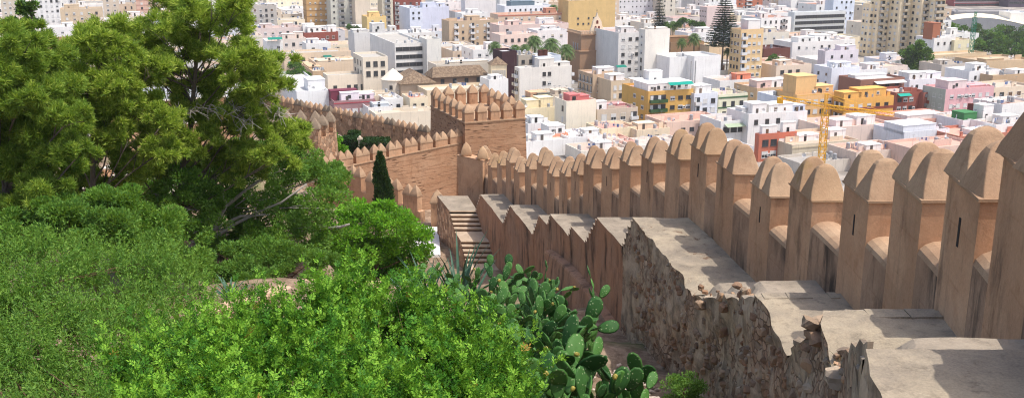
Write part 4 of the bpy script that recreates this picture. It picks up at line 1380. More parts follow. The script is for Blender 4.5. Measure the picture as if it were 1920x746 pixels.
drape('path', 'white paved court at the end of the low ochre wall', [(770, 480, 66), (826, 478, 67), (822, 426, 75.4), (780, 426, 75.2)], simple('white_paving', lin(228, 222, 216), .9, .08, 2), lift=-.1)

# ---- dry stone kerb across the slope
kp = [(372, 588, 26.5), (430, 566, 28), (500, 548, 30), (560, 528, 32.5), (640, 524, 34), (700, 530, 34)]
kt = thing('stone_kerb', 'low dry stone terrace edge crossing the slope behind the mastic', 'stone terrace', at(500, 560, 30))
q = random.Random(3); mk = MB()
P = [at(*p_) for p_ in kp]
for a, b in zip(P[:-1], P[1:]):
    L = (b - a).length; s = 0
    while s < L:
        w = q.uniform(.28, .6); c_ = a.lerp(b, min(1, (s + w / 2) / L)); d = (b - a); d.z = 0; d.normalize(); nv = Vector((-d.y, d.x, 0))
        z = gz(c_.x, c_.y)
        for row in range(4):
            zz = c_.z - .26 * row
            cc = c_ + nv * q.uniform(-.06, .06) + d * q.uniform(-.1, .1)
            bq = len(mk.v)
            for sz, sh in ((-1, 1.0), (.6, 1.0), (1, .78)):
                for sx, sy in ((-1, -1), (1, -1), (1, 1), (-1, 1)):
                    p_ = cc + d * sx * w * .5 * sh * q.uniform(.85, 1.05) + nv * sy * .26 * sh * q.uniform(.85, 1.1)
                    mk.v.append((p_.x, p_.y, zz - .12 + .13 * sz + q.uniform(-.02, .02)))
            for k_ in range(4):
                for lv in (0, 4):
                    mk.f.append((bq + lv + k_, bq + lv + (k_ + 1) % 4, bq + lv + 4 + (k_ + 1) % 4, bq + lv + 4 + k_)); mk.m.append(0)
            mk.f.append((bq + 8, bq + 9, bq + 10, bq + 11)); mk.m.append(0)
        s += w
mk.build('stone_courses', simple('pink_stone', lin(202, 168, 140), .95, .25, 3), kt)

# ---- rubble on the bare ground
def stones(name, label, n, boxes, smin, smax, col, seed):
    q = random.Random(seed); m = MB()
    for _ in range(n):
        px, py, Y, sx_, sy_ = q.choice(boxes)
        x0_ = ray(px, py)[0] * Y + q.gauss(0, sx_); y0_ = Y + q.gauss(0, sy_)
        s = q.uniform(smin, smax); z = gz(x0_, y0_) + .06
        rock(m, (x0_, y0_, z), s, q, (1, 1, .8))
    return tag(m.build(name, simple(name + '_stone', col, .95, .25, 6)), label, 'rubble', kind='stuff')
stones('rubble', 'broken pale stones on bare soil at the foot of the ruined wall', 260, [(1215, 725, 22.5, .35, .5), (1235, 690, 25, .3, .7), (1190, 640, 28, .4, 1.2), (1160, 650, 27, .5, 1), (1200, 745, 21, .4, .5)], .03, .12, lin(196, 178, 160), 2)
q = random.Random(9); m = MB()
for _ in range(190):
    y = q.uniform(12.2, 15.2); t_ = q.uniform(-.05, .75) * min(1, (15.4 - y) / 1.6)
    x = XO(y) + t_; s = q.uniform(.025, .09); z = zB - .22 + q.uniform(-.05, .1)
    rock(m, (x, y, z), s, q, (1, 1, .7))
tag(m.build('rubble', simple('walkway_rubble', lin(198, 160, 128), .95, .3, 6)), 'crumbled stones lying on the broken edge of the nearest walkway landings', 'rubble', kind='stuff')

# ---- prickly pears
def pad_mesh(name, L, W, th):
    nu, nv = 12, 5; m = MB()
    prof = []
    for i in range(nu):
        a = 2 * math.pi * i / nu
        x = math.sin(a) * W * (.5 - .10 * math.cos(a) * -1 * 1.0)
        z = L * (.5 - .5 * math.cos(a))
        wz = .62 + .5 * (z / L) - .12 * (z / L) ** 2
        prof.append((math.sin(a) * W / 2 * wz, z))
    for s in (1, .82, .45):
        for (x, z) in prof:
            m.v.append((x * s, -th * math.sqrt(max(0, 1 - s * s)) * (.3 + .7 * (1 - abs(2 * z / L - 1))) - .0, L / 2 + (z - L / 2) * s))
    b0 = len(m.v); m.v.append((0, -th, L / 2))
    for s in (.82, .45):
        for (x, z) in prof:
            m.v.append((x * s, th * math.sqrt(1 - s * s) * (.3 + .7 * (1 - abs(2 * z / L - 1))), L / 2 + (z - L / 2) * s))
    b1 = len(m.v); m.v.append((0, th, L / 2))
    for k in range(nu):
        k2 = (k + 1) % nu
        m.f += [(k, k2, nu + k2, nu + k), (nu + k, nu + k2, 2 * nu + k2, 2 * nu + k), (2 * nu + k, 2 * nu + k2, b0)]
        o = b0 + 1
        m.f += [(k2, k, o + k, o + k2), (o + k2, o + k, o + nu + k, o + nu + k2), (o + nu + k2, o + nu + k, b1)]
    m.m = [0] * len(m.f)
    return m.mesh(name, M['cactus'], True)
PADS = [pad_mesh('cactus_pad', .41, .275, .034), pad_mesh('cactus_pad', .35, .255, .03), pad_mesh('cactus_pad', .46, .28, .038)]
PADL = [.41, .35, .46]
fr = MB(); fr.lathe((0, 0, 0), [(.004, 0), (.018, .012), (.024, .035), (.02, .055), (.008, .06)], 8); FRUIT = fr.mesh('cactus_fruit', M['fruit'], True)

def prickly_pear(label, px, Y, top_py, npads, spread, seed, fruits=6, face=0.0):
    q = random.Random(seed)
    k = ray(px, top_py)[0]; x, y = k * Y, Y
    z = gz(x, y) + .1
    ht = at(px, top_py, Y).z - z
    psc = 1.28 if Y < 19 else (1.12 if Y < 24 else 1.0)
    fruits = max(1, fruits // 3)
    t = thing('prickly_pear', label, 'cactus', (x, y, z), 0, 'prickly pears on the slope')
    pads = []
    def add(mat, lv, mi, par):
        o = place('pad', PADS[mi], t)
        o.matrix_local = mat @ Matrix.Scale(psc, 4)
        pads.append((mat, lv, mi, o))
        return len(pads) - 1
    for i in range(max(3, npads // 11)):
        r = q.uniform(0, spread); a = q.uniform(0, 6.28)
        for h in np.arange(0, max(.2, ht * .62), .33):
            add(Matrix.Translation((r * math.cos(a) + h * .12 * math.cos(a), r * math.sin(a), h)) @ Matrix.Rotation(q.uniform(-1.2, 1.2) + face, 4, 'Z') @ Matrix.Rotation(q.uniform(-.3, .3), 4, 'Y') @ Matrix.Rotation(q.uniform(-.3, .3), 4, 'X'), 0, q.randrange(3), None)
    tries = 0
    while len(pads) < npads and tries < 2500:
        tries += 1
        mat, lv, mi, o = q.choice(pads) if q.random() < .45 else max(q.sample(pads, min(5, len(pads))), key=lambda p_: p_[0].translation.z)
        if lv > 7: continue
        L = PADL[mi]
        ang = q.uniform(-.85, .85)
        loc = mat @ Vector((L * psc * .36 * math.sin(ang), 0, L * psc * (.5 + .46 * math.cos(ang))))
        if loc.z > ht - .18 or math.hypot(loc.x, loc.y) > spread + .35: continue
        rot = mat.to_3x3().to_4x4() @ Matrix.Rotation(ang * .9, 4, 'Y') @ Matrix.Rotation(q.uniform(-.55, .55), 4, 'X') @ Matrix.Rotation(q.uniform(-.8, .8), 4, 'Z')
        if (rot @ Vector((0, 0, 1))).z < .1: continue
        m2 = q.randrange(3)
        if any((p_[0].translation - loc).length < .12 for p_ in pads): continue
        sc = q.uniform(.85, 1.15)
        add(Matrix.Translation(loc) @ rot @ Matrix.Scale(sc, 4), lv + 1, m2, None)
    for i in range(10):
        r = spread * q.uniform(.5, 1.2); a = q.uniform(3.4, 6.0)
        add(Matrix.Translation((r * math.cos(a), r * math.sin(a), q.uniform(-.1, .35 * ht))) @ Matrix.Rotation(q.uniform(-1.5, 1.5), 4, 'Z') @ Matrix.Rotation(q.uniform(-.6, .6), 4, 'Y') @ Matrix.Rotation(q.uniform(-.5, .5), 4, 'X'), 0, q.randrange(3), None)
    hi = sorted(pads, key=lambda p_: -p_[0].translation.z)[:max(1, len(pads) // 3)]
    for _ in range(fruits):
        mat, lv, mi, o = q.choice(hi)
        L = PADL[mi]; ang = q.uniform(-.9, .9)
        for dv in (0, .13):
            f = place('fruit', FRUIT, o)
            f.matrix_local = Matrix.Translation((L * .42 * math.sin(ang + dv), 0, L * (.5 + .47 * math.cos(ang + dv)))) @ Matrix.Rotation(ang, 4, 'Y') @ Matrix.Scale(1.25, 4)
    return t
for a_ in (
    ('prickly pear with one arm of pads reaching out to the right over bare ground', 1180, 18.0, 655, 26, .6, 5, 3),
    ('low prickly pear in the bottom edge right of the mastic', 1105, 17.2, 672, 60, .75, 6, 8),
    ('prickly pear with broad pale pads against the mastic at the bottom edge', 1030, 17.4, 640, 70, .85, 7, 8),
    ('prickly pear crowding the very bottom edge beneath the reaching arm', 1060, 15.6, 705, 60, .75, 17, 6),
    ('prickly pear at the right rim of the clump facing the plinth', 1085, 21.5, 565, 75, .85, 8, 14),
    ('prickly pear in the heart of the cactus clump', 1010, 21.0, 550, 85, .95, 9, 14),
    ('prickly pear between the heart of the clump and the bottom pads', 1050, 19.2, 605, 75, .85, 18, 10),
    ('fruiting prickly pear with ripe yellow fruit in front of the stained wall', 1040, 25, 522, 80, .95, 10, 14),
    ('tall prickly pear with two pads topping the clump', 960, 26, 486, 85, .95, 11, 14),
    ('prickly pear half sunk in the mastic leaves', 930, 22.5, 540, 80, 1.0, 12, 8),
    ('prickly pear behind the tall one, nearest the stained wall', 1000, 29, 500, 75, 1.0, 19, 8),
    ('prickly pear at the foot of the brick steps', 890, 30, 500, 75, 1.0, 13, 6),
    ('dark prickly pear beside the upright agave', 838, 31, 508, 65, 1.0, 14, 4)):
    prickly_pear(*a_[:4], min(85, a_[4]), *a_[5:])

def agave(label, px, py, Y, n, L, w, upright, seed, base_py=None):
    q = random.Random(seed)
    p0 = at(px, py, Y); x, y = p0.x, Y; z = gz(x, y) + .1
    zt = p0.z
    z = max(z, zt - L * 1.05) if upright > .7 else z
    z = gz(x, y) + .1
    if upright > .6: L = max(.8, (zt - z) * 1.12)
    t = thing('agave', label, 'agave', (x, y, z)); m = MB()
    for i in range(n):
        a = i * 2.399 + q.uniform(-.2, .2)
        el = (.35 + .45 * (upright > .6) + (1.5 - .35) * (i / n) ** .7 * (.6 + .5 * upright)); el = min(1.5, el)
        l_ = L * q.uniform(.8, 1.1); rows = []
        for j in range(7):
            f = j / 6
            e = el - .25 * f * f
            r = l_ * f
            c_ = Vector((math.cos(a) * math.cos(e) * r, math.sin(a) * math.cos(e) * r, math.sin(e) * r))
            s = Vector((-math.sin(a), math.cos(a), 0)) * w * (.55 + .9 * f) * (1 - f ** 3) * .9
            nn = Vector((-math.cos(a) * math.sin(e), -math.sin(a) * math.sin(e), math.cos(e))) * w * .22 * (1 - f)
            rows.append((c_ - s + nn, c_ - nn * .8, c_ + s + nn))
        for r0_, r1_ in zip(rows[:-1], rows[1:]):
            m.quad(r0_[0], r0_[1], r1_[1], r1_[0]); m.quad(r0_[1], r0_[2], r1_[2], r1_[1])
    m.build('rosette', M['agave'], t, smooth=True, world=False)
    return t
agave('dark agave rosette on the stone terrace edge', 430, 545, 29.5, 24, 1.0, .05, .5, 1)
agave('tall upright agave spears beside the brick steps', 860, 470, 34, 26, 2.6, .07, 1.0, 2)
agave('smaller agave left of the tall upright one', 800, 500, 33, 20, 1.7, .06, .9, 3)
agave('young agave in the shade of the lush bush', 770, 515, 33, 18, 1.2, .05, .8, 4)
# ================================================================== the town
PHI = 21.0
FOOT = []      # (depth, screen hull, plan quad, visible base py, px range, top py, label)

_wm = {}
def window_mesh(w, h, style):
    key = (round(w, 2), round(h, 2), style)
    if key in _wm: return _wm[key]
    m = MB(); hw, hh = w / 2, h / 2
    fr = .07
    m.quad((-hw, -.015, -hh), (hw, -.015, -hh), (hw, -.015, hh), (-hw, -.015, hh), 0)
    if style != 'slot':
        for (x0, z0, x1, z1) in ((-hw - fr, -hh - fr, hw + fr, -hh), (-hw - fr, hh, hw + fr, hh + fr), (-hw - fr, -hh, -hw, hh), (hw, -hh, hw + fr, hh)):
            m.box(x0, -.09, z0, x1, .0, z1, 1)
        m.box(-.03, -.05, -hh, .03, 0, hh, 1)
        m.box(-hw - .15, -.16, -hh - fr - .08, hw + .15, 0, -hh - fr, 1)
    if style in 'hw': m.box(-hw, -.05, hh - h * .52, hw, -.02, hh, 2)
    if style == 'f': m.box(-hw, -.05, -hh + .04, hw, -.02, hh, 2)
    if style == 't': m.box(-hw, -.05, hh - h * .25, hw, -.02, hh, 2)
    if style == 'b': m.box(-hw, -.05, -hh + .04, hw, -.02, hh, 3)
    _wm[key] = m.mesh('window', [M['glass'], M['frame_w'] if style not in 'dn' else M['frame_d'], M['shut_w'] if style != 'h' else M['shut_c'], M['shut_b']])
    return _wm[key]

_bm = {}
def balcony_mesh(w, dep, solid, col):
    key = (round(w, 1), dep, solid, col)
    if key in _bm: return _bm[key]
    m = MB(); hw = w / 2
    m.box(-hw, -dep, -.18, hw, 0, 0, 0)
    if solid:
        m.box(-hw, -dep, .0, hw, -dep + .12, .95, 0); m.box(-hw, -dep + .12, 0, -hw + .12, 0, .95, 0); m.box(hw - .12, -dep + .12, 0, hw, 0, .95, 0)
    else:
        m.box(-hw, -dep, .93, hw, -dep + .05, 1.0, 2)
        k = int(w / .3)
        for i in range(k + 1):
            x = -hw + (w - .04) * i / k
            m.box(x, -dep, 0, x + .04, -dep + .04, .93, 2)
    m.quad((-hw + .2, -.02, .02), (hw - .2, -.02, .02), (hw - .2, -.02, 2.35), (-hw + .2, -.02, 2.35), 1)
    m.box(-hw + .3, -.06, .02, -hw * .2, -.03, 2.2, 3)
    mats = {'w': M['frame_w'], 'c': simple('balcony_cream', (.55, .46, .34), .8), 'g': simple('balcony_green', lin(62, 92, 52), .7), 'm': simple('balcony_mustard', lin(200, 150, 62), .8), 'r': simple('balcony_brick', lin(150, 84, 66), .8), 'k': simple('balcony_grey', lin(150, 146, 142), .8)}
    _bm[key] = m.mesh('balcony', [mats[col], M['glass'], M['frame_d'], M['shut_w']])
    return _bm[key]

class Bld:
    def __init__(s, label, name, cat, cx, yt, d, wr, W, col, roof=(190, 178, 164), yb=None, phi=PHI, wl=None, par=.8, group=None, z0=-1.0, h=None, sub=True, seed=None):
        """cx, yt: the nearest roof corner on the survey photo; d its depth; wr the px width of the long front"""
        c_, s_ = math.cos(math.radians(phi)), math.sin(math.radians(phi))
        C = at(cx, yt, d)
        k = ray(cx + wr, yt)[0]
        L = (k * C.y - C.x) / (c_ - k * s_)
        if wl is not None:
            k2 = ray(cx - wl, yt)[0]
            dn = (-s_ - k2 * c_)
            W = (k2 * C.y - C.x) / dn if abs(dn) > .02 else W
            if W < 2 or W > 80: W = 12
        s.setup(label, name, cat, C.x, C.y, phi, L, W, C.z if h is None else h, col, roof, par, group, seed)
        s.reg(yb, cx, wr, yt)

    def setup(s, label, name, cat, x, y, phi, L, W, H, col, roof, par, group, seed):
        s.L, s.W, s.H, s.phi = L, W, H, phi
        s.x, s.y = x, y
        s.q = random.Random(seed if seed is not None else hash((round(x), round(y))) & 0xffff)
        s.ax = Vector((math.cos(math.radians(phi)), math.sin(math.radians(phi)), 0)); s.ay = Vector((-s.ax.y, s.ax.x, 0))
        s.label = label
        col = lin(*col, .95) if max(col) > 1 else col
        roof = lin(*roof, .88) if max(roof) > 1 else roof
        s.col, s.roofcol = col, roof
        s.t = thing(name, label, cat, (x, y, 0), math.radians(phi), group)
        p = min(par, 1.0); th = .22
        z1 = H; zr = H - p
        s.zr = zr
        m = MB()
        o = [(0, 0), (L, 0), (L, W), (0, W)]; i_ = [(th, th), (L - th, th), (L - th, W - th), (th, W - th)]
        for k in range(4):
            a, b = o[k], o[(k + 1) % 4]; c, e = i_[k], i_[(k + 1) % 4]
            m.quad((a[0], a[1], -1), (b[0], b[1], -1), (b[0], b[1], z1), (a[0], a[1], z1))
            m.quad((a[0], a[1], z1), (b[0], b[1], z1), (e[0], e[1], z1), (c[0], c[1], z1))
            m.quad((c[0], c[1], z1), (e[0], e[1], z1), (e[0], e[1], zr - .2), (c[0], c[1], zr - .2))
        place('wall', m.mesh('wall', M['wall']), s.t, color=col)
        r = MB(); r.quad((th, th, zr), (L - th, th, zr), (L - th, W - th, zr), (th, W - th, zr))
        place('roof', r.mesh('roof', M['roof']), s.t, color=roof)

    def reg(s, yb, cx, wr, yt):
        P = [Vector((s.x, s.y, 0)), Vector((s.x, s.y, 0)) + s.ax * s.L, Vector((s.x, s.y, 0)) + s.ax * s.L + s.ay * s.W, Vector((s.x, s.y, 0)) + s.ay * s.W]
        FOOT.append(dict(d=s.y, P=P, H=s.H, yb=yb, cx=cx, wr=wr, yt=yt, label=s.label, b=s))

    def pos(s, face, u, z, out=0.0):
        if face == 'F': return (u * s.L, -out, z), 0.0
        if face == 'S': return (-out, (1 - u) * s.W, z), -math.pi / 2
        if face == 'R': return (s.L + out, u * s.W, z), math.pi / 2

    def win(s, face, cols, rows, w=1.2, h=1.4, st='fwtdh', u0=.06, u1=.94, top=1.9, fh=3.0, skip=0.0):
        for r in range(rows):
            z = s.zr - top - r * fh + .0
            if z < 1.0: break
            for c in range(cols):
                if skip and s.q.random() < skip: continue
                u = u0 + (u1 - u0) * (c + .5) / cols
                p, rz = s.pos(face, u, z)
                place('window', window_mesh(w, h, s.q.choice(st)), s.t, p, rz)
                if cols > 2 and s.q.random() < .10 and st != 's':
                    p, rz = s.pos(face, min(.97, u + .42 * (u1 - u0) / cols), z - .5, .28)
                    place('air_conditioner', CL['ac'], s.t, p, rz)
        return s

    def bal(s, face, us, rows, w=2.6, dep=1.1, solid=True, col='w', top=2.9, fh=3.0):
        for r in range(rows):
            z = s.zr - top - r * fh
            if z < 0.5: break
            for u in us:
                p, rz = s.pos(face, u, z)
                place('balcony', balcony_mesh(w, dep, solid, col), s.t, p, rz)
        return s

    def band(s, face, rows, hgt, col, top=3.0, fh=3.0, out=.12, name='floor_band'):
        for r in range(rows):
            z = s.zr - top - r * fh
            if z < .5: break
            m = MB()
            if face == 'F': m.box(-out if face == 'F' else 0, -out, z, s.L + out, -.01, z + hgt)
            else: m.box(-out, -.01, z, -.01, s.W, z + hgt)
            place(name, m.mesh(name, M['wall']), s.t, color=lin(*col, .95))
        return s

    def ribbon(s, face, rows, hgt=1.3, top=1.9, fh=3.0, u0=.03, u1=.97, cols=8):
        """long strip windows, each bay its own window"""
        for r in range(rows):
            z = s.zr - top - r * fh
            if z < 1: break
            span = s.L if face == 'F' else s.W
            w = (u1 - u0) * span / cols - .2
            for c in range(cols):
                p, rz = s.pos(face, u0 + (u1 - u0) * (c + .5) / cols, z)
                place('window', window_mesh(w, hgt, 'd'), s.t, p, rz)
        return s

    def hut(s, u, v, w, l, h, col=None, door=True, name='roof_hut', roof=None, nwin=0):
        x0, y0 = u * s.L, v * s.W
        x1, y1 = min(s.L - .1, x0 + w), min(s.W - .1, y0 + l)
        m = MB(); m.box(x0, y0, s.zr - .05, x1, y1, s.zr + h, 0, False); m.box(x0 - .12, y0 - .12, s.zr + h, x1 + .12, y1 + .12, s.zr + h + .16, 0)
        c = lin(*col, .95) if col else s.col
        o = place(name, m.mesh(name, M['wall']), s.t, color=c)
        if door:
            dm = MB(); dm.box(x0 + w * .25, y0 - .04, s.zr, x0 + w * .25 + .9, y0 - .005, s.zr + 2.0)
            place('door', dm.mesh('door', s.q.choice([M['shut_b'], M['frame_d'], M['void']])), o)
        for i in range(nwin):
            place('window', window_mesh(.9, .9, s.q.choice('ndt')), o, (x0 + (x1 - x0) * (i + .6) / (nwin + .3), y0, s.zr + h * .6), 0)
        return s

    def awning(s, face, u0, u1, z, dep, col):
        m = MB()
        span = s.L if face == 'F' else s.W
        a, b = u0 * span, u1 * span
        if face == 'F':
            m.add([(a, -.02, z), (b, -.02, z), (b, -dep, z - .7), (a, -dep, z - .7), (a, -.02, z - .06), (b, -.02, z - .06), (b, -dep, z - .76), (a, -dep, z - .76)], [(0, 3, 2, 1), (4, 5, 6, 7), (3, 7, 6, 2), (0, 4, 7, 3), (1, 2, 6, 5)])
        else:
            a, b = s.W - b, s.W - a
            m.add([(-.02, b, z), (-.02, a, z), (-dep, a, z - .7), (-dep, b, z - .7), (-.02, b, z - .06), (-.02, a, z - .06), (-dep, a, z - .76), (-dep, b, z - .76)], [(0, 3, 2, 1), (4, 5, 6, 7), (3, 7, 6, 2), (0, 4, 7, 3), (1, 2, 6, 5)])
        place('awning', m.mesh('awning', M['wall']), s.t, color=lin(*col, .8))
        return s

    def clutter(s, n=3):
        q = s.q
        if s.L < 4 or s.W < 4: return s
        n += 4
        for _ in range(n):
            k = q.choice(['tank', 'ac', 'antenna', 'chimney', 'wall', 'tank', 'wall', 'antenna', 'dish', 'line', 'dish'])
            x, y = q.uniform(.8, s.L - .8), q.uniform(.8, min(s.W - .8, 9))
            if k == 'tank':
                place('water_tank', CL['tank'], s.t, (x, y, s.zr))
            elif k == 'ac':
                place('air_conditioner', CL['ac'], s.t, (x, y, s.zr), q.uniform(0, 1.5))
            elif k == 'antenna':
                place('antenna', CL['ant'], s.t, (x, y, s.zr), q.uniform(0, 3))
            elif k == 'dish':
                place('satellite_dish', CL['dish'], s.t, (x, y, s.zr), q.uniform(-.6, .6))
            elif k == 'line':
                place('washing_line', q.choice(CL['lines']), s.t, (x, y, s.zr), q.uniform(0, 3))
            elif k == 'chimney':
                place('chimney', CL['chi'], s.t, (x, y, s.zr), 0, color=s.col)
            else:
                m = MB(); w = q.uniform(2, max(2.2, min(6, s.L - x)))
                m.box(x, y, s.zr - .02, min(s.L - .3, x + w), y + .2, s.zr + q.uniform(.9, 1.9))
                place('roof_partition', m.mesh('roof_partition', M['wall']), s.t, color=s.col)
        return s

    def hip(s, rise, over=.5, ridge=.35, name='tiled_roof'):
        L, W, z = s.L, s.W, s.H
        m = MB(); o = over
        if L >= W: r0, r1 = (W / 2 * 1.0 * ridge * 2, W / 2), (L - W / 2 * ridge * 2, W / 2)
        else: r0, r1 = (L / 2, L / 2 * ridge * 2), (L / 2, W - L / 2 * ridge * 2)
        e = [(-o, -o, z + .02), (L + o, -o, z + .02), (L + o, W + o, z + .02), (-o, W + o, z + .02)]
        a, b = (r0[0], r0[1], z + rise), (r1[0], r1[1], z + rise)
        if L >= W: f = [(e[0], e[1], b, a), (e[1], e[2], b), (e[2], e[3], a, b), (e[3], e[0], a)]
        else: f = [(e[0], e[1], a), (e[1], e[2], b, a), (e[2], e[3], b), (e[3], e[0], a, b)]
        for q_ in f: m.add(q_, [tuple(range(len(q_)))])
        m.add([(x, y, zz - .15) for x, y, zz in e], [(3, 2, 1, 0)])
        for k in range(4):
            p_, r_ = e[k], e[(k + 1) % 4]
            m.quad((p_[0], p_[1], p_[2] - .15), (r_[0], r_[1], r_[2] - .15), r_, p_)
        place(name, m.mesh(name, M['tile']), s.t)
        return s

CL = {}
m = MB(); m.lathe((0, 0, .5), [(.0, 0), (.55, .02), (.55, 1.15), (.3, 1.3), (0, 1.32)], 10); m.box(-.45, -.45, 0, .45, .45, .5); CL['tank'] = m.mesh('water_tank', M['metal'])
m = MB(); m.box(-.5, -.25, .1, .5, .25, .85); m.box(-.4, -.2, 0, -.3, .2, .1); m.box(.3, -.2, 0, .4, .2, .1); m.box(-.3, -.27, .25, .3, -.25, .7, 1); CL['ac'] = m.mesh('air_conditioner', [M['frame_w'], M['frame_d']])
m = MB(); m.tube([(0, 0, 0), (0, 0, 3.2)], .035, 4)
for i in range(5): m.tube([(-.45 + .03 * i, i * .2 - .4, 3.1), (.45 - .03 * i, i * .2 - .4, 3.1)], .02, 3)
m.tube([(0, -.5, 3.1), (0, .5, 3.1)], .025, 3); CL['ant'] = m.mesh('antenna', M['metal'])
m = MB(); m.tube([(0, 0, 0), (0, 0, 1.3)], .04, 4)
b0_ = len(m.v)
for r_, o_ in ((.05, 0), (.35, -.06), (.6, -.2)):
    for k_ in range(12):
        a_ = 2 * math.pi * k_ / 12
        m.v.append((r_ * math.cos(a_), -.1 + o_, 1.5 + r_ * math.sin(a_)))
for i_ in range(2):
    for k_ in range(12): m.f.append((b0_ + i_ * 12 + k_, b0_ + i_ * 12 + (k_ + 1) % 12, b0_ + i_ * 12 + 12 + (k_ + 1) % 12, b0_ + i_ * 12 + 12 + k_)); m.m.append(0)
m.tube([(0, -.1, 1.0), (0, -.55, 1.45)], .02, 3); CL['dish'] = m.mesh('satellite_dish', M['frame_w'])
CL['lines'] = []
for v_ in range(3):
    m = MB(); q_ = random.Random(v_)
    m.tube([(-2, 0, 0), (-2, 0, 1.9)], .04, 4); m.tube([(2, 0, 0), (2, 0, 1.9)], .04, 4); m.tube([(-2, 0, 1.85), (0, 0, 1.78), (2, 0, 1.85)], .015, 3)
    x_ = -1.8
    while x_ < 1.5:
        w_ = q_.uniform(.3, .8); m.box(x_, -.015, 1.8 - q_.uniform(.5, 1.2), x_ + w_, .015, 1.81, q_.choice([0, 1, 2])); x_ += w_ + .1
    CL['lines'].append(m.mesh('washing_line', [M['frame_w'], simple('blue_cloth', lin(86, 112, 160)), simple('red_cloth', lin(170, 80, 70))]))
m = MB(); m.box(-.3, -.3, 0, .3, .3, 1.3); m.box(-.38, -.38, 1.3, .38, .38, 1.42); CL['chi'] = m.mesh('chimney', M['wall'])

W_, G_, C_, P_, T_ = (238, 235, 230), (208, 205, 200), (230, 220, 204), (224, 206, 198), (212, 190, 160)
rp, rg, rw, rt = (206, 178, 162), (186, 180, 170), (222, 217, 210), (180, 132, 110)
AB, HO, OB = ('apartment_building', 'apartment block'), ('house', 'house'), ('office_building', 'office block')
def B(label, kind, *a, **k): return Bld(label, kind[0], kind[1], *a, **k)

# -------- top left, behind the pines
B('white apartment block behind the pine tops near the top left corner', AB, 66, -14, 640, 46, 14, W_, yb=42).win('F', 4, 6, st='fdw').clutter(2)
B('tan low building with flat stepped roof at the left behind the pines', HO, 112, 18, 600, 80, 14, T_, yb=55).win('F', 5, 2).hut(.1, .2, 8, 6, 3).clutter(3)
B('brown windowless wall of a building seen just above the pine crown', HO, 78, 76, 470, 120, 14, (156, 122, 92), rp, yb=112).clutter(4)
B('beige narrow tower rising over the left pine', AB, 190, -24, 660, 30, 12, (206, 190, 170), yb=34).win('F', 2, 6)
B('peach apartment block at the top edge above the pine', AB, 252, -26, 680, 50, 12, (222, 184, 164), yb=26).win('F', 3, 7, st='fd').band('F', 7, .4, (200, 150, 132))
B('cream block at the very top left corner of the town', AB, -2, -20, 640, 34, 14, (214, 200, 180), yb=30).win('F', 3, 6)
B('white rooftop house with a pale parapet above the left pine', HO, 80, 52, 520, 72, 12, W_, rw, yb=78).win('F', 3, 1).hut(.5, .3, 5, 4, 2.4).clutter(3)
B('pinkish flat house above the pine, beside the brown wall', HO, 160, 44, 540, 70, 12, P_, rp, yb=75).win('F', 4, 1).hut(.2, .3, 5, 4, 2.6).clutter(3)
B('grey white block between the pine top and the tan slab', AB, 432, 2, 640, 26, 12, G_, yb=40).win('F', 2, 4, st='dt')
B('grey old building with a teal awning left of the tan slab', AB, 458, 12, 590, 60, 12, (186, 178, 168), yb=48).win('F', 5, 3, st='dtb').awning('F', .6, .95, 7, 2, (70, 160, 158)).clutter(3)
B('white low house with a teal shade behind the pine edge', HO, 500, 78, 440, 30, 12, W_, rp, yb=106).awning('F', .05, .95, 18, 2.4, (30, 140, 120)).win('F', 2, 2).clutter(2)
B('cream house above the pine edge with a pinkish terrace', HO, 448, 68, 480, 44, 14, C_, rp, yb=96).win('F', 3, 1).hut(.3, .3, 5, 4, 2.6).clutter(3)
B('pale pink house row left of the red brick roof house', HO, 470, 54, 520, 96, 12, P_, rp, yb=75).win('F', 6, 1).hut(.2, .2, 6, 4, 2.6).hut(.65, .2, 5, 4, 2.4).clutter(4)

# -------- around x 520 - 850
b = B('tall tan slab with plain brown bands at the top of the town', AB, 572, -34, 650, 44, 15, (208, 166, 112), yb=58, wl=46)
b.win('F', 4, 11, 1.0, 1.1, 'fw', fh=3.6).band('F', 11, .25, (160, 118, 74), fh=3.6).band('S', 11, .25, (160, 118, 74), fh=3.6)
B('pale grey slab with stacked dark balconies beside the tan slab', AB, 618, -30, 640, 48, 14, (206, 204, 190), yb=56).bal('F', [.42, .85], 10, 3.6, col='k', fh=3.7).win('F', 2, 10, 1, 1, 'd', u0=.0, u1=.5, fh=3.7)
B('blank beige gable wall right of the balcony slab', AB, 665, -10, 635, 28, 14, (220, 204, 182), yb=46).clutter(2)
B('house with deep red brick attic and white huts in front of the tan slab', HO, 570, 62, 520, 64, 12, (152, 86, 72), (226, 216, 206), yb=77).hut(.15, .3, 7, 5, 3.2, W_, nwin=2).hut(.05, .65, 6, 4, 4.5, W_, nwin=1).hut(.75, .3, 5, 5, 3.4, W_).win('F', 2, 1, st='b', u0=.6)
B('butter yellow house left of the red and cream tower', HO, 688, 32, 590, 36, 14, (240, 208, 140), rp, yb=58).win('F', 2, 1).hut(.2, .3, 6, 5, 3, (240, 208, 140)).clutter(2)
B('cream balcony tower at the left of the red brick facade', AB, 716, -14, 650, 20, 12, (218, 208, 186), yb=54).bal('F', [.5], 8, 3.6, col='k', fh=3.4)
B('dark red brick apartment facade at the top edge', AB, 738, 0, 655, 52, 12, (142, 78, 66), yb=54).win('F', 4, 5, st='wd').bal('F', [.1], 5, 2.6, col='k')
B('bluish white block with two small windows in front of the red brick facade', HO, 768, 16, 580, 24, 10, (222, 226, 236), rw, yb=50, wl=20).win('F', 2, 2, 1, 1, 'dn').clutter(2)
B('lavender white windowless blocks right of the bluish white one', HO, 792, 14, 590, 50, 12, (214, 216, 228), rw, yb=48).hut(.05, .2, 8, 5, 3).hut(.6, .3, 5, 5, 2.4).clutter(2)
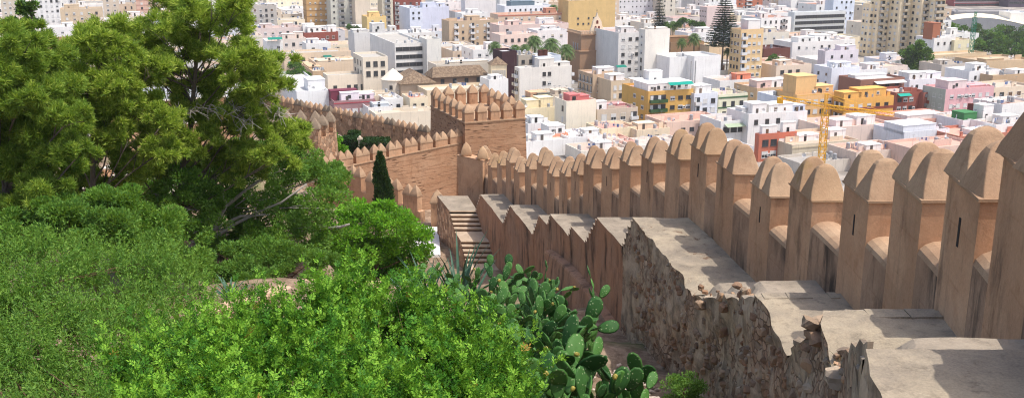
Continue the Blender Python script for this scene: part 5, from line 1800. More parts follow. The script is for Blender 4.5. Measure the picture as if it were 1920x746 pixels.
b = B('tan brick apartment block with white bay balconies left of the palms', AB, 842, 40, 520, 92, 13, (202, 178, 148), rp, yb=82)
b.win('F', 6, 4, 1, 1.1, 'wfd', fh=3.1).bal('F', [.14, .47, .8], 4, 2.4, col='w', fh=3.1).hut(.4, .25, 7, 5, 2.6).clutter(6)
B('white blind walls with a small grey hut above the window band office', HO, 664, 62, 478, 84, 14, (222, 218, 212), rg, yb=84).hut(.42, .1, 6, 6, 4.5, nwin=1).hut(.02, .3, 7, 6, 1.6).hut(.85, .3, 5, 5, 2.6).clutter(3)
b = B('white office block with four bands of dark windows', OB, 740, 82, 430, 60, 16, (236, 232, 224), rg, yb=146, wl=46)
b.ribbon('F', 4, 1.5, 1.7, 3.3, .03, .86, 4).clutter(4)
B('tall blank white stair tower right of the window band office', OB, 800, 74, 428, 27, 12, (232, 228, 218), rg, yb=140)
b = B('cream civic building with dark windows and a two storey tower', OB, 680, 108, 380, 47, 9, (234, 220, 198), rg, yb=172, wl=18)
b.win('F', 3, 2, 1.5, 1.9, 'd', fh=3.6).win('S', 3, 2, 1.0, 1.9, 'd', fh=3.6)
b = B('long cream wing with black doorways beneath the two storey tower', OB, 614, 142, 377, 116, 9, (232, 216, 194), rg, yb=174)
b.win('F', 8, 1, 1.3, 2.6, 'd', top=4.5, skip=.3)
b = B('brownish pink arcaded building left of the cream civic building', OB, 586, 134, 392, 26, 24, (206, 176, 142), (210, 192, 168), yb=165, wl=40)
b.win('S', 6, 1, 2.0, 3.6, 'd', top=3.6).hut(.1, .2, 5, 14, 1.0).clutter(2)
B('grey roof terrace block behind the arcaded building', HO, 592, 118, 408, 80, 16, (222, 200, 172), rg, yb=136).hut(.1, .2, 16, 8, .9).clutter(4)
b = B('long beige terrace house with teal awnings', HO, 532, 101, 425, 126, 12, (226, 204, 176), rg, yb=118)
b.awning('F', .06, .18, 9.5, 1.6, (24, 122, 104)).awning('F', .58, .7, 11.5, 1.6, (24, 122, 104)).win('F', 6, 1, 1.6, 1.2, 'd').clutter(6)
B('white house with roof tanks behind the teal awning terrace', HO, 574, 82, 445, 46, 11, W_, rw, yb=100).win('F', 2, 1, st='d').hut(.1, .2, 5, 4, 2.3).clutter(4)
B('pale house crowded with huts above the teal awning terrace', HO, 512, 74, 470, 62, 12, (228, 214, 200), rp, yb=98).hut(.3, .2, 6, 4, 2.6).hut(.7, .4, 4, 4, 3).win('F', 4, 1).clutter(4)
t_ = at(737, 150, 372)
tu = thing('turret', 'small round cream turret with a white conical roof beside the grey tiled roof', 'turret', (t_.x, t_.y, 0))
m = MB(); m.lathe((t_.x, t_.y, 0), [(4.3, 0), (4.3, t_.z), (4.6, t_.z + .1), (4.6, t_.z + .4), (3.0, t_.z + 1.8), (1.2, t_.z + 3.4), (.1, t_.z + 4.2)], 20); m.build('turret_wall', M['wall'], tu, color=lin(232, 218, 196))
place('window', window_mesh(1.0, 1.3, 'd'), tu, (-.3, -4.32, t_.z - 2.2))
b = B('grey hipped tile roof pavilion beside the round turret', HO, 752, 158, 366, 62, 15, (196, 172, 146), yb=168); b.hip(4.2, .8)
b = B('long stone range under a weathered brown tile roof', HO, 812, 146, 388, 102, 10, (150, 124, 102), yb=161); b.hip(3.4, .6, .15); b.win('F', 4, 1, 1.4, 1.7, 'd', top=.9)
b = B('very long low cream range below the stone range', HO, 800, 170, 356, 150, 12, (226, 206, 176), (214, 200, 178), yb=192); b.win('F', 12, 1, 1.0, 1.1, 'd', top=1.7, skip=.3).clutter(2)
b = B('cream bell pavilion with a tiled pyramid roof and blind arcade', ('chapel', 'chapel'), 921, 122, 372, 29, 5.5, (232, 212, 176), yb=160, phi=12); b.hip(2.6, .35, .5)
b.win('F', 7, 1, .28, 2.6, 's', top=2.6, u0=.05, u1=.95)
B('grey white terrace block with a curved roof before the bell pavilion', HO, 917, 150, 362, 36, 10, W_, rw, yb=175).hut(.2, .2, 4, 4, 1.8).clutter(2)
B('dark purple brick stair tower right of the bell pavilion', ('tower_block', 'tower'), 941, 97, 385, 28, 10, (70, 44, 48), (200, 200, 200), yb=180)
B('white wall with grey shed roof left of the stone range', HO, 818, 122, 408, 100, 12, (224, 212, 194), (176, 166, 150), yb=136).hut(.3, .2, 16, 5, 1.2).clutter(3)
b = B('purple brown house with arched windows behind the far curtain wall', HO, 626, 190, 334, 78, 10, (160, 124, 124), (214, 196, 190), yb=220, wl=10); b.win('F', 5, 1, 1.7, 2.6, 'f', top=3.4).hut(.2, .15, 6, 5, 3, (236, 226, 230), nwin=1).hut(.55, .2, 9, 5, 2.2, (236, 214, 220), nwin=2).hut(-.0, .5, 9, 4, 3.4, (120, 56, 72)).band('F', 1, .25, (180, 70, 80), top=.2)
B('large plain white modern hall behind the far curtain wall', ('hall', 'hall'), 556, 172, 338, 60, 14, (232, 232, 230), rw, yb=206, wl=40).hut(.45, .1, 6, 9, 3.6, door=False).clutter(1)
B('cream flat roofed sheds between the purple house and the tower', HO, 668, 182, 344, 74, 12, (222, 206, 182), (196, 184, 166), yb=212).hut(.1, .3, 6, 4, 1.6).clutter(5)
B('small white house with a deep shadowed gap left of the tower', HO, 722, 186, 340, 34, 10, W_, rw, yb=214).win('F', 2, 1, st='d').clutter(2)
B('pale yellow house with a red tiled lean-to left of the tower', HO, 768, 184, 338, 34, 10, (236, 220, 190), (206, 140, 112), yb=214).win('F', 2, 2, .9, 1.2, 'd').clutter(1)
B('flat pale roof strip directly behind the tower left side', HO, 704, 214, 322, 110, 9, (224, 210, 188), (206, 192, 170), yb=246).clutter(3)
B('broken roof with a white skylight above the far curtain wall', HO, 690, 202, 330, 46, 10, (226, 224, 222), (198, 188, 180), yb=228).hut(.3, .2, 5, 4, 1.4, (210, 216, 220)).clutter(3)

# -------- church and centre
ch = at(1090, 60, 432)
cht = thing('church', 'brown stone church tower with a bell gable on its parapet', 'church', (ch.x, ch.y, 0), math.radians(18))
kL = ray(1174, 60)[0]; c_, s_ = math.cos(math.radians(18)), math.sin(math.radians(18))
LC = (kL * ch.y - ch.x) / (c_ - kL * s_); HC = ch.z; WC = 16
FOOT.append(dict(d=ch.y, P=[Vector((ch.x, ch.y, 0)), Vector((ch.x + c_ * LC, ch.y + s_ * LC, 0)), Vector((ch.x + c_ * LC - s_ * WC, ch.y + s_ * LC + c_ * WC, 0)), Vector((ch.x - s_ * WC, ch.y + c_ * WC, 0))], H=HC, yb=165, cx=1090, wr=84, yt=50, label='church', b=None))
BRS = lin(166, 132, 104)
cm = MB(); cm.box(-.8, -.8, -1, LC + .8, WC, HC * .60); cm.box(-1.1, -1.1, HC * .60, LC + 1.1, WC, HC * .60 + .6)
cm.box(0, 0, HC * .60 + .6, LC, WC - .5, HC - 1.6); cm.box(-.5, -.5, HC - 1.6, LC + .5, WC, HC - 1.1)
place('tower_body', cm.mesh('tower_body', M['wall']), cht, color=BRS)
cm = MB()
for (x0, y0, x1, y1) in ((-.4, -.4, LC + .4, -.1), (-.4, -.1, -.1, WC - .3), (LC + .1, -.1, LC + .4, WC - .3)):
    cm.box(x0, y0, HC - .15, x1, y1, HC + .1)
    n = int(max(x1 - x0, y1 - y0) / .7)
    for i in range(n):
        fx = x0 + (x1 - x0) * (i + .3) / n if x1 - x0 > y1 - y0 else x0 + .05
        fy = y0 + .05 if x1 - x0 > y1 - y0 else y0 + (y1 - y0) * (i + .3) / n
        cm.box(fx, fy, HC - 1.1, fx + .25, fy + .2, HC - .15)
place('balustrade', cm.mesh('balustrade', M['wall']), cht, color=lin(196, 170, 142))
bg = MB(); gx0, gw = LC * .22, 5.6
def slab_poly(mb, poly, y0, y1, m=0):
    n = len(poly)
    mb.add([(x, y0, z) for x, z in poly] + [(x, y1, z) for x, z in poly], [tuple(range(n)), tuple(range(2 * n - 1, n - 1, -1))] + [(k + n, (k + 1) % n + n, (k + 1) % n, k) for k in range(n)], m)
prof = [(0, 0), (6.2, 0), (6.0, 2.0), (5.4, 3.2), (5.0, 5.0), (4.2, 6.4), (3.6, 7.0), (3.3, 8.0), (3.1, 8.8), (2.9, 8.0), (2.6, 7.0), (2.0, 6.4), (1.2, 5.0), (.8, 3.2), (.2, 2.0)]
slab_poly(bg, [(gx0 + x, HC - 1.1 + z) for x, z in prof], 1.0, 2.2)
place('bell_gable', bg.mesh('bell_gable', M['wall']), cht, color=lin(232, 212, 184))
for zz in (1.7, 4.1):
    for xx in ((2.35, 3.85) if zz < 3 else (3.1,)):
        o = MB(); o.lathe((0, 0, 0), [(0, 0), (.5, 0)], 8)
        sh = MB(); slab_poly(sh, [(gx0 + xx - .5, HC - 1.1 + zz), (gx0 + xx + .5, HC - 1.1 + zz), (gx0 + xx + .5, HC - 1.1 + zz + 1.1), (gx0 + xx + .25, HC - 1.1 + zz + 1.5), (gx0 + xx - .25, HC - 1.1 + zz + 1.5), (gx0 + xx - .5, HC - 1.1 + zz + 1.1)], .97, .995)
        place('bell_opening', sh.mesh('bell_opening', simple('bell_void', lin(112, 52, 36), .8) if 'bv' not in M else M['bv']), cht)
cr = MB(); cr.box(gx0 + 3.05, 1.55, HC + 7.6, gx0 + 3.15, 1.65, HC + 9.2); cr.box(gx0 + 2.75, 1.55, HC + 8.5, gx0 + 3.45, 1.65, HC + 8.62)
place('cross', cr.mesh('cross', M['frame_d']), cht)
for u in (.3, .5, .7):
    place('window', window_mesh(.8, 3.4, 's'), cht, (0 - .0, WC * u * .8, HC - 7), -math.pi / 2)

B('mustard yellow blank building behind the church bell gable', AB, 1066, 2, 565, 88, 14, (220, 186, 126), rp, yb=68).win('F', 4, 3, .9, .9, 'd', u0=.15, u1=.6, top=6, skip=.4).hut(.25, .1, 14, 8, 3.6, (236, 220, 204)).clutter(3)
B('grey white slab behind the mustard building', AB, 1156, -34, 700, 78, 14, (214, 214, 216), yb=34).win('F', 9, 8, .7, .7, 'd', fh=3.6, skip=.15)
b = B('white apartment block with small windows between church and tall blank gable', AB, 1160, 62, 414, 44, 13, (230, 226, 220), (200, 170, 160), yb=150, wl=46)
b.win('F', 3, 7, 1.3, 1.2, 'dwf', fh=3.1).hut(.2, .1, 6, 5, 2.6).clutter(5)
b = B('tall blank white gable block right of the church', AB, 1210, 56, 404, 46, 14, (238, 232, 220), (220, 200, 180), yb=152, wl=12); b.win('S', 1, 7, 1.2, 1.6, 'dw', fh=3.2); b.hut(.2, .1, 8, 4, 1.2)
B('low white building joining the tall gable block on its right', HO, 1256, 108, 396, 46, 14, (240, 238, 234), rw, yb=152).clutter(1)
B('low white building with two dark downpipes next to the beige tower block', HO, 1302, 106, 394, 50, 14, (240, 238, 234), rw, yb=152).win('F', 2, 1, .35, 9, 's', top=5.5, u0=-.2, u1=.14)
b = B('curved corner apartment house with iron balconies below the church', AB, 1112, 140, 382, 48, 18, (206, 180, 150), rp, yb=190, wl=28)
b.bal('F', [.25, .7], 3, 2.2, .7, False, 'w', fh=3.3).bal('S', [.15, .4, .65, .88], 3, 1.8, .7, False, 'w', fh=3.3).hut(.3, .2, 7, 5, 2.6, W_).clutter(5)
b = B('beige corner house right of the curved balcony house', AB, 1146, 152, 372, 36, 14, (216, 194, 164), rp, yb=192); b.win('F', 3, 2, 1.1, 1.6, 'dwf').hut(.2, .3, 6, 5, 2.2, W_).awning('F', .2, .7, 15, 1.6, (40, 130, 110)).clutter(3)
b = B('white blank block with rooftop parapets in front of the palms', AB, 974, 128, 370, 98, 5, (232, 226, 216), (214, 208, 200), yb=168)
b.win('F', 2, 3, 1.2, 1.3, 'dw', u0=.42, u1=.62, fh=3.4).hut(.38, .08, 6, 5, 3.6).hut(.62, .3, 12, 5, 1.8).bal('S', [.2, .5], 3, 2.2).bal('R', [.2], 3, 2.2).clutter(5)
B('grey house with brown chimneys behind the dark stair tower', HO, 972, 104, 398, 32, 10, (192, 180, 162), rg, yb=124).win('F', 2, 1, st='d').clutter(3)
B('pale blue low house with a white cornice before the palms', HO, 1006, 106, 396, 46, 10, (216, 222, 228), rw, yb=122).hut(.2, .2, 2, 2, 2.6, (92, 50, 40), False).hut(.34, .2, 2, 2, 2.6, (92, 50, 40), False)
B('old house with faded yellow and blue fronts beside the tower', HO, 994, 186, 344, 40, 12, (196, 206, 214), (196, 184, 168), yb=205, wl=16).win('F', 4, 1, 1, 1.8, 'df').hut(.1, .2, 6, 5, 2.6, (224, 178, 140), nwin=2).hut(.4, .1, 6, 5, 2.4, (150, 146, 130), False).clutter(5)
B('old roofs with a grey dome hut behind the cream cube', HO, 1036, 178, 352, 54, 14, (212, 196, 174), (186, 172, 154), yb=200).hut(.2, .2, 5, 5, 1.6).clutter(7)
b = B('cream cube shaped apartment block with a red parapet terrace', AB, 1062, 190, 312, 56, 12, (238, 228, 206), (222, 190, 178), yb=262, wl=22)
b.win('S', 1, 4, 1.2, 1.6, 'df', fh=3.4, u0=.5, u1=.9).hut(.15, .1, 3.4, 5, 2.4, (206, 120, 116), nwin=1).hut(.45, .3, 4.4, 5, 1.6, (206, 120, 116), False).clutter(2)
b = B('grey beige house with shuttered windows and a pink roof terrace', AB, 1120, 206, 318, 76, 14, (206, 190, 170), (200, 140, 138), yb=250)
b.win('F', 3, 3, 1.7, 2.0, 'hfw', fh=3.4, u0=.05, u1=.75).bal('F', [.9], 3, 2.6).hut(.03, .1, 3.5, 3, 3, W_).hut(.1, .5, 12, 3, .9, (200, 150, 146), False).clutter(5)
b = B('apartment block with mustard ends, dark green balconies and a white attic', AB, 1216, 172, 330, 84, 13, (220, 174, 96), (196, 156, 146), yb=238, wl=50)
b.bal('F', [.13, .3], 3, 3.4, 1.2, True, 'g', fh=3.1).win('F', 3, 3, 1.6, 1.2, 'dtw', u0=.45, u1=.98, fh=3.1).win('S', 2, 3, 1.6, 1.2, 'dt', u0=.35, fh=3.1)
b.hut(.02, .05, 8, 10, 3.0, W_, nwin=3).hut(.45, .05, 9, 8, 3.2, W_, nwin=3).hut(.28, .45, 5, 4, 6, W_, nwin=1)
b.awning('F', .42, .95, b.zr + 3.4, 1.6, (20, 160, 140)).clutter(4)
b = B('white apartment house with glass bays right of the mustard and green block', AB, 1302, 176, 334, 44, 12, (226, 230, 236), rw, yb=224); b.win('F', 2, 3, 1.5, 1.4, 'fdw', u0=.3, u1=.98).bal('F', [.14], 3, 2.4, col='w').hut(.2, .2, 6, 5, 2.8, W_).clutter(5)
b = B('cream house with dark green cornices and green shutters', HO, 1348, 178, 342, 54, 13, (234, 230, 200), (214, 186, 178), yb=216); b.band('F', 2, .5, (70, 104, 70), top=.6, fh=3.4).win('F', 3, 2, 1.3, 1.7, 'nd', fh=3.4, top=2.6).clutter(3)
b = B('beige tall apartment block with a lift hut on its roof, centre right', AB, 1390, 56, 400, 42, 14, (228, 196, 148), (196, 120, 110), yb=150, wl=20)
b.win('F', 3, 9, 1.2, 1.2, 'fwt', fh=3.05, u0=.28).bal('F', [.14], 9, 2.4, fh=3.05).win('S', 3, 9, 1.0, 1.3, 'db', fh=3.05).hut(.35, .1, 5.5, 5, 4.2, W_, False)
b = B('cream terrace house with blue awnings over its top floor', AB, 1420, 166, 350, 72, 15, (214, 182, 146), rp, yb=206, wl=44)
b.win('F', 5, 2, 1.8, 1.4, 'dt', fh=3.2).win('S', 3, 1, 1.6, 1.3, 'dw').awning('F', .3, .62, b.zr - .4, 1.6, (130, 176, 206)).awning('F', .66, .98, b.zr - .4, 1.6, (90, 140, 186)).hut(.05, .1, 6, 5, 3, (232, 204, 192), nwin=1).hut(.5, .3, 8, 5, 2.6, W_).clutter(4)
B('white house with a long roof wall behind the blue awning terrace', HO, 1350, 152, 370, 76, 12, W_, rp, yb=172).win('F', 3, 1).hut(.5, .2, 6, 4, 2.4, (226, 140, 110)).clutter(6)
B('tall windowless pale blue white wall between the blue awnings and the tan block', AB, 1460, 182, 330, 34, 12, (226, 230, 238), rw, yb=212, wl=6).clutter(1)
b = B('tan orange apartment block left of the yellow crane', AB, 1494, 178, 326, 72, 14, (232, 186, 128), (214, 160, 120), yb=232, wl=6)
b.win('F', 5, 3, 1.5, 1.3, 'wdf', fh=3.2).hut(.02, .1, 8, 7, 6.4, (232, 190, 132), False).hut(.5, .1, 9, 6, 2.8, (232, 186, 128), nwin=2).clutter(2)
b = B('orange yellow apartment block with brown bands right of the yellow crane', AB, 1584, 186, 325, 92, 13, (230, 176, 94), (206, 150, 96), yb=236, wl=22)
b.win('F', 5, 3, 1.5, 1.3, 'wfd', fh=3.6).bal('S', [.3, .7], 3, 2.6, col='m', fh=3.6).band('F', 3, .8, (150, 78, 62), top=3.2, fh=3.6).hut(.3, .1, 11, 6, 3.4, (230, 178, 98), nwin=2).hut(0, .1, 7, 5, 2.6, (230, 178, 98)).clutter(3)
b = B('brick red apartment block with a planted attic right of the orange one', AB, 1680, 174, 350, 50, 12, (158, 92, 78), rp, yb=214); b.win('F', 3, 4, 1.6, 1.3, 'wd', u0=.05, u1=.7).awning('F', .05, .5, 8, 1.6, (40, 170, 150)).clutter(2)
b = B('long flat roof with a brown fascia and white canopy', HO, 1614, 150, 362, 82, 12, (150, 108, 92), (206, 200, 196), yb=166); b.win('F', 4, 1, 1.6, 1.2, 'd').hut(.05, .35, 14, 4, 1.6, W_, False).awning('F', .3, .98, b.zr - .1, 2, (232, 228, 222))
b = B('pink apartment block with a sage grey end wall', AB, 1774, 168, 345, 90, 14, (226, 178, 180), (222, 178, 164), yb=214, wl=44)
b.win('F', 6, 3, 1.4, 1.2, 'fw', fh=3.3).win('S', 2, 3, 1.3, 1.2, 'hf', fh=3.3, u0=.4).bal('S', [.16], 3, 2.6, col='k', fh=3.3).hut(.06, .05, 8, 6, 3.4, (236, 214, 210), nwin=1).hut(.4, .2, 14, 6, 1.0, (220, 170, 170), False).clutter(4)
m = MB(); m.box(-.06, -.0, 0, -.005, b.W, b.H); place('end_wall', m.mesh('end_wall', M['wall']), b.t, color=lin(182, 188, 174))
B('brick coloured flank wall between the planted attic and the pink block', AB, 1732, 174, 352, 18, 10, (168, 106, 90), rp, yb=214).bal('F', [.6], 4, 2, col='r')
b = B('white house with small square windows above the pink block', HO, 1706, 150, 384, 68, 14, (236, 232, 234), (222, 204, 198), yb=165); b.win('F', 3, 1, 1.1, 1.1, 'd').hut(.05, .1, 8, 6, 3, W_, nwin=2).hut(.6, .2, 7, 6, 2.4).clutter(4)
b = B('dark red brick low building with a white flank at the right edge', HO, 1834, 198, 318, 60, 14, (112, 58, 50), (222, 190, 176), yb=226, wl=20); b.win('F', 4, 2, 1.6, 1.1, 'd').hut(.4, .3, 6, 5, 1.6, W_).clutter(4)
B('white plain block with a pinkish roof at the right edge of the town', HO, 1880, 196, 316, 70, 12, W_, rp, yb=222).clutter(4)
b = B('white cottage cluster with a grey chimney pot near the right edge', HO, 1818, 134, 402, 58, 13, (238, 236, 234), rw, yb=158); b.win('F', 3, 1, 1, 1.3, 'd').hut(.3, .2, 6, 5, 3, W_, nwin=1).clutter(4)
B('low sand coloured workshop roofs at the right edge', ('workshop', 'workshop'), 1850, 116, 430, 90, 18, (206, 180, 146), (190, 168, 140), yb=136).hut(.05, .1, 10, 5, 1.4, door=False).clutter(3)
B('second row of sand coloured workshops in front of the first', ('workshop', 'workshop'), 1862, 142, 398, 90, 14, (196, 166, 132), (206, 184, 158), yb=160).hut(.5, .1, 6, 5, 2, W_).clutter(3)
B('cream workshop with a dark shutter beneath the white cottages', ('workshop', 'workshop'), 1850, 166, 362, 90, 14, (226, 208, 184), (206, 186, 166), yb=190).win('F', 5, 1, 1.8, 1.6, 'db').clutter(4)
b = B('long tan wall of blind arches right of the round tree', HO, 1752, 104, 452, 98, 10, (222, 196, 158), (214, 190, 160), yb=118); b.win('F', 16, 1, .9, 2.0, 'h', top=1.6)
B('pale yellow house above the blind arch wall', HO, 1790, 76, 476, 36, 12, (232, 222, 186), rp, yb=100).win('F', 2, 2, 1.3, 1.6, 'fw').clutter(2)
b = B('white house with a brown brick stair block behind the round tree', HO, 1752, 72, 474, 40, 12, W_, rw, yb=100); b.hut(-.02, .1, 4.5, 6, 7.5, (172, 110, 82), False).hut(.25, .3, 4, 4, 3, (120, 128, 150), False).win('F', 3, 1, 1, 1.2, 'd').clutter(2)
B('grey scruffy houses below the blind arch wall', HO, 1766, 122, 420, 48, 13, (206, 194, 180), (196, 184, 168), yb=142).win('F', 3, 1, 1.4, 1.4, 'db').hut(.2, .3, 5, 4, 2).clutter(4)
# big stepped beige complex
for (lb, cx_, yt_, wr_, wl_, nb) in (('leftmost stepped wing of the big beige apartment complex', 1632, 8, 14, 14, 0), ('second wing of the big beige apartment complex with glazed bays', 1650, -14, 24, 16, 1), ('tall middle wing of the big beige apartment complex', 1692, -28, 34, 20, 2), ('projecting balcony wing of the big beige apartment complex', 1730, -8, 28, 20, 2), ('rightmost wing of the big beige apartment complex with sawtooth balconies', 1756, -26, 20, 16, 2)):
    b = B(lb, AB, cx_, yt_, 520 - (cx_ - 1632) * .12, wr_, 14, (244, 224, 188), yb=106, wl=wl_, group='wings of the big beige apartment complex')
    if nb: b.bal('F', [.3, .75][:nb], 12, 3.2, 1.5, True, 'c', fh=3.05)
    b.win('S', 2, 12, 1.2, 1.2, 'wfd', fh=3.05)
    if nb < 2: b.win('F', 2, 12, 1.2, 1.2, 'dwf', fh=3.05)
b = B('pale blue white tower block left of the big beige complex', AB, 1566, -34, 600, 40, 14, (220, 226, 236), yb=46, wl=16); b.win('F', 4, 12, 1, 1.1, 'd', fh=3.1, skip=.15)
b = B('long white and grey office with four glazed strips', OB, 1490, 24, 560, 96, 15, (216, 218, 216), (224, 226, 228), yb=64, wl=12); b.ribbon('F', 4, 1.6, 1.8, 3.2, .02, .98, 9); b.band('F', 4, .7, (206, 206, 200), top=3.4, fh=3.2)
b = B('white house group with a red tiled porch, centre right', HO, 1486, 80, 480, 96, 15, (232, 226, 220), rw, yb=102); b.win('F', 6, 1, 1.1, 1.2, 'dw').hut(.15, .1, 9, 6, 2.6, W_, nwin=2).hut(.5, .2, 9, 6, 3.2, W_, nwin=2).clutter(5)
b = B('pale mauve white block with a round dish on its roof', HO, 1548, 96, 440, 62, 14, (228, 220, 224), (222, 200, 196), yb=120, wl=14); b.win('F', 3, 1, 1, 1.1, 'd').hut(.5, .2, 8, 6, 2.4).clutter(5)
b = B('grey white house with roof tanks right of the tan orange block', HO, 1560, 128, 372, 52, 14, (226, 228, 234), rw, yb=160, wl=34); b.win('S', 2, 3, 1, 1, 'db').hut(.25, .2, 7, 5, 2.2).clutter(7)
B('white house with a terracotta porch behind the grey white tanks house', HO, 1604, 132, 400, 60, 13, W_, rp, yb=148).win('F', 3, 1).hut(.5, .2, 6, 5, 2.4).clutter(5)
B('dark brown slatted flat roof right of the beige tower block', HO, 1432, 92, 440, 50, 13, (112, 70, 62), (96, 60, 56), yb=104).clutter(1)
B('cream houses below the dark slatted roof', HO, 1456, 124, 402, 66, 14, (226, 206, 184), rp, yb=152).win('F', 4, 1, 1.6, 1.5, 'd', skip=.3).hut(.2, .2, 6, 5, 2.2).clutter(6)
B('white house with a stepped gable above the dark slatted roof', HO, 1424, 62, 500, 56, 13, (228, 218, 200), rp, yb=90).win('F', 3, 1).hut(.3, .2, 6, 5, 2.6).clutter(3)
b = B('low pink house with a red brown shaded flank near the big araucaria', HO, 1326, 14, 610, 44, 13, (226, 204, 196), rp, yb=44, wl=14)
b.win('S', 4, 5, .9, 1.0, 'b')
B('brick red tower block at the top edge right of the araucaria', AB, 1380, -30, 800, 52, 14, (190, 116, 88), yb=18).bal('F', [.5], 8, 5, col='w', fh=3.2).win('F', 4, 8, fh=3.2, st='d')
B('pale block with strip of dark windows left of the araucaria', HO, 1262, 34, 590, 50, 13, (216, 206, 196), (196, 150, 140), yb=46).win('F', 7, 1, 1.2, 1.2, 'd')
B('tall beige slab between the two araucarias at the top edge', AB, 1240, -30, 700, 28, 12, (222, 212, 194), yb=44).win('F', 2, 8, .8, .9, 'd', skip=.4)
b = B('old brown stone church nave with a tiled roof beside two palms', ('church', 'church'), 1258, 80, 430, 62, 12, (160, 128, 98), (188, 160, 130), yb=106); b.hut(.05, .2, 10, 6, 2.6, (150, 118, 88), False)
B('sand coloured wall below the big araucaria', HO, 1330, 86, 428, 44, 12, (228, 204, 168), (236, 218, 190), yb=106).clutter(1)
B('white terraces behind the two palms', HO, 1290, 62, 480, 60, 12, W_, rp, yb=78).win('F', 4, 1).hut(.4, .2, 7, 5, 2.4).clutter(4)
# far right top
ar = at(1784, 46, 640)
art = thing('sports_hall', 'long cream hall with a bowed roof at the top right', 'hall', (ar.x, ar.y, 0), math.radians(-18))
La = 46.0
m = MB(); n = 14; v = []
for i in range(n + 1):
    f = i / n; x = La * f; z = 5 + 5.5 * math.sin(math.pi * (.18 + .82 * f) * .98) * (1 - .25 * f)
    v += [(x, 0, z), (x, 26, z + .6)]
for i in range(n): m.quad(v[2 * i], v[2 * i + 2], v[2 * i + 3], v[2 * i + 1])
place('bowed_roof', m.mesh('bowed_roof', M['wall']), art, color=lin(236, 222, 192))
m = MB()
for i in range(n): m.quad((v[2 * i][0], .1, -1), (v[2 * i + 2][0], .1, -1), (v[2 * i + 2][0], .1, v[2 * i + 2][2] - .3), (v[2 * i][0], .1, v[2 * i][2] - .3))
m.box(0, .15, -1, .3, 25.8, 8); m.box(La - .3, .15, -1, La, 25.8, 8)
place('wall', m.mesh('wall', M['wall']), art, color=lin(176, 174, 172))
FOOT.append(dict(d=ar.y, P=[Vector((ar.x, ar.y, 0)), Vector((ar.x + 44, ar.y - 14, 0)), Vector((ar.x + 52, ar.y + 12, 0)), Vector((ar.x + 8, ar.y + 26, 0))], H=16, yb=60, cx=1776, wr=110, yt=22, label='hall', b=None))
b = B('long dark red brick block with window bands at the top right corner', AB, 1790, -4, 860, 100, 14, (150, 78, 82), yb=24, phi=6); b.ribbon('F', 4, 1.3, 1.8, 3.4, .02, .98, 9); b.band('F', 4, .5, (206, 196, 196), top=3.4, fh=3.4)
B('dark office wing at the extreme top right corner', OB, 1893, -8, 850, 40, 14, (96, 84, 96), yb=18, phi=6).ribbon('F', 4, 1.6, 1.8, 3.4, .02, .98, 5)
B('white curved roof hall in the park at the right edge', ('hall', 'hall'), 1896, 24, 640, 40, 14, W_, (246, 246, 246), yb=36, phi=4)
B('long grey railway shed roof behind the bowed hall', ('shed', 'shed'), 1790, 22, 720, 120, 16, (150, 148, 150), (196, 190, 184), yb=40, phi=2).clutter(4)
# middle top
B('white villa with a dark slate roof and long wing at the top centre', HO, 946, 12, 640, 88, 14, (236, 236, 238), rw, yb=24).win('F', 8, 1, 1, 1.2, 'd').hut(.15, .1, 16, 8, 3.2, (110, 128, 140), False)
B('plain pinkish white tower walls left of the slate roofed villa', AB, 872, -8, 600, 58, 14, (232, 226, 222), rw, yb=38, wl=8).hut(.1, .2, 6, 5, 3).clutter(2)
B('white flat house with a balcony in front of the plain tower walls', HO, 866, 26, 560, 48, 12, W_, rw, yb=40).win('F', 4, 1, st='d').hut(.3, .2, 6, 5, 2.6).clutter(3)
b = B('pinkish old mansion with a red cornice, centre top', HO, 934, 28, 560, 130, 13, (216, 190, 166), (206, 150, 130), yb=46); b.win('F', 8, 1, 1.1, 1.8, 'wfd').band('F', 1, .5, (190, 110, 90), top=.2).hut(.7, .1, 6, 5, 3.2, (206, 150, 124)).clutter(3)
B('low house row with pink terraces left of the palms', HO, 936, 48, 500, 130, 14, (226, 202, 190), (222, 186, 170), yb=68).win('F', 8, 1, st='wd', skip=.3).hut(.15, .2, 7, 5, 2.4).hut(.6, .2, 8, 5, 3, W_).clutter(5)
B('white house beside the mustard building, left of the church', HO, 1008, 58, 480, 56, 13, (236, 230, 226), rw, yb=78).win('F', 3, 1).hut(.3, .2, 6, 5, 2.2).clutter(4)
B('cream block with red roof terraces behind the palms', HO, 938, 66, 466, 70, 12, (232, 210, 196), rp, yb=84).win('F', 5, 1, st='d').clutter(4)

# -------- nearest rows on the right
b = B('red brick apartment house with white window bays behind the merlons', AB, 1424, 252, 279, 70, 12, (196, 116, 92), (222, 214, 208), yb=304, wl=8)
b.win('F', 4, 3, 1.9, 1.8, 'dw', fh=3.3).hut(.1, .3, 5, 4, 2.8, W_).hut(.65, .3, 5, 5, 3.4, W_).clutter(6)
b = B('ornate cream facade with carved window hoods below the yellow crane', HO, 1486, 272, 275, 122, 18, (216, 202, 176), (226, 180, 158), yb=318)
b.win('F', 8, 2, 1.3, 2.2, 'f', fh=4.2, top=2.9).band('F', 1, .35, (190, 176, 150), top=.35).hut(.3, .35, 7, 4, 1.6, W_).hut(.75, .3, 6, 4, 2.6, W_).clutter(6)
B('white terrace wall and huts above the red brick house', HO, 1404, 214, 300, 70, 14, (236, 232, 228), rw, yb=246, wl=6).hut(.15, .1, 5, 5, 3.4).hut(.6, .1, 7, 5, 2.8, W_, nwin=1).win('F', 3, 1, st='d').clutter(4)
B('white rooms with a bluish glazed porch left of the yellow crane', HO, 1454, 212, 306, 60, 12, (236, 234, 232), rp, yb=244).hut(.2, .1, 5, 5, 3.2).hut(.6, .1, 5, 4, 2.4, (206, 214, 226), nwin=2).clutter(3)
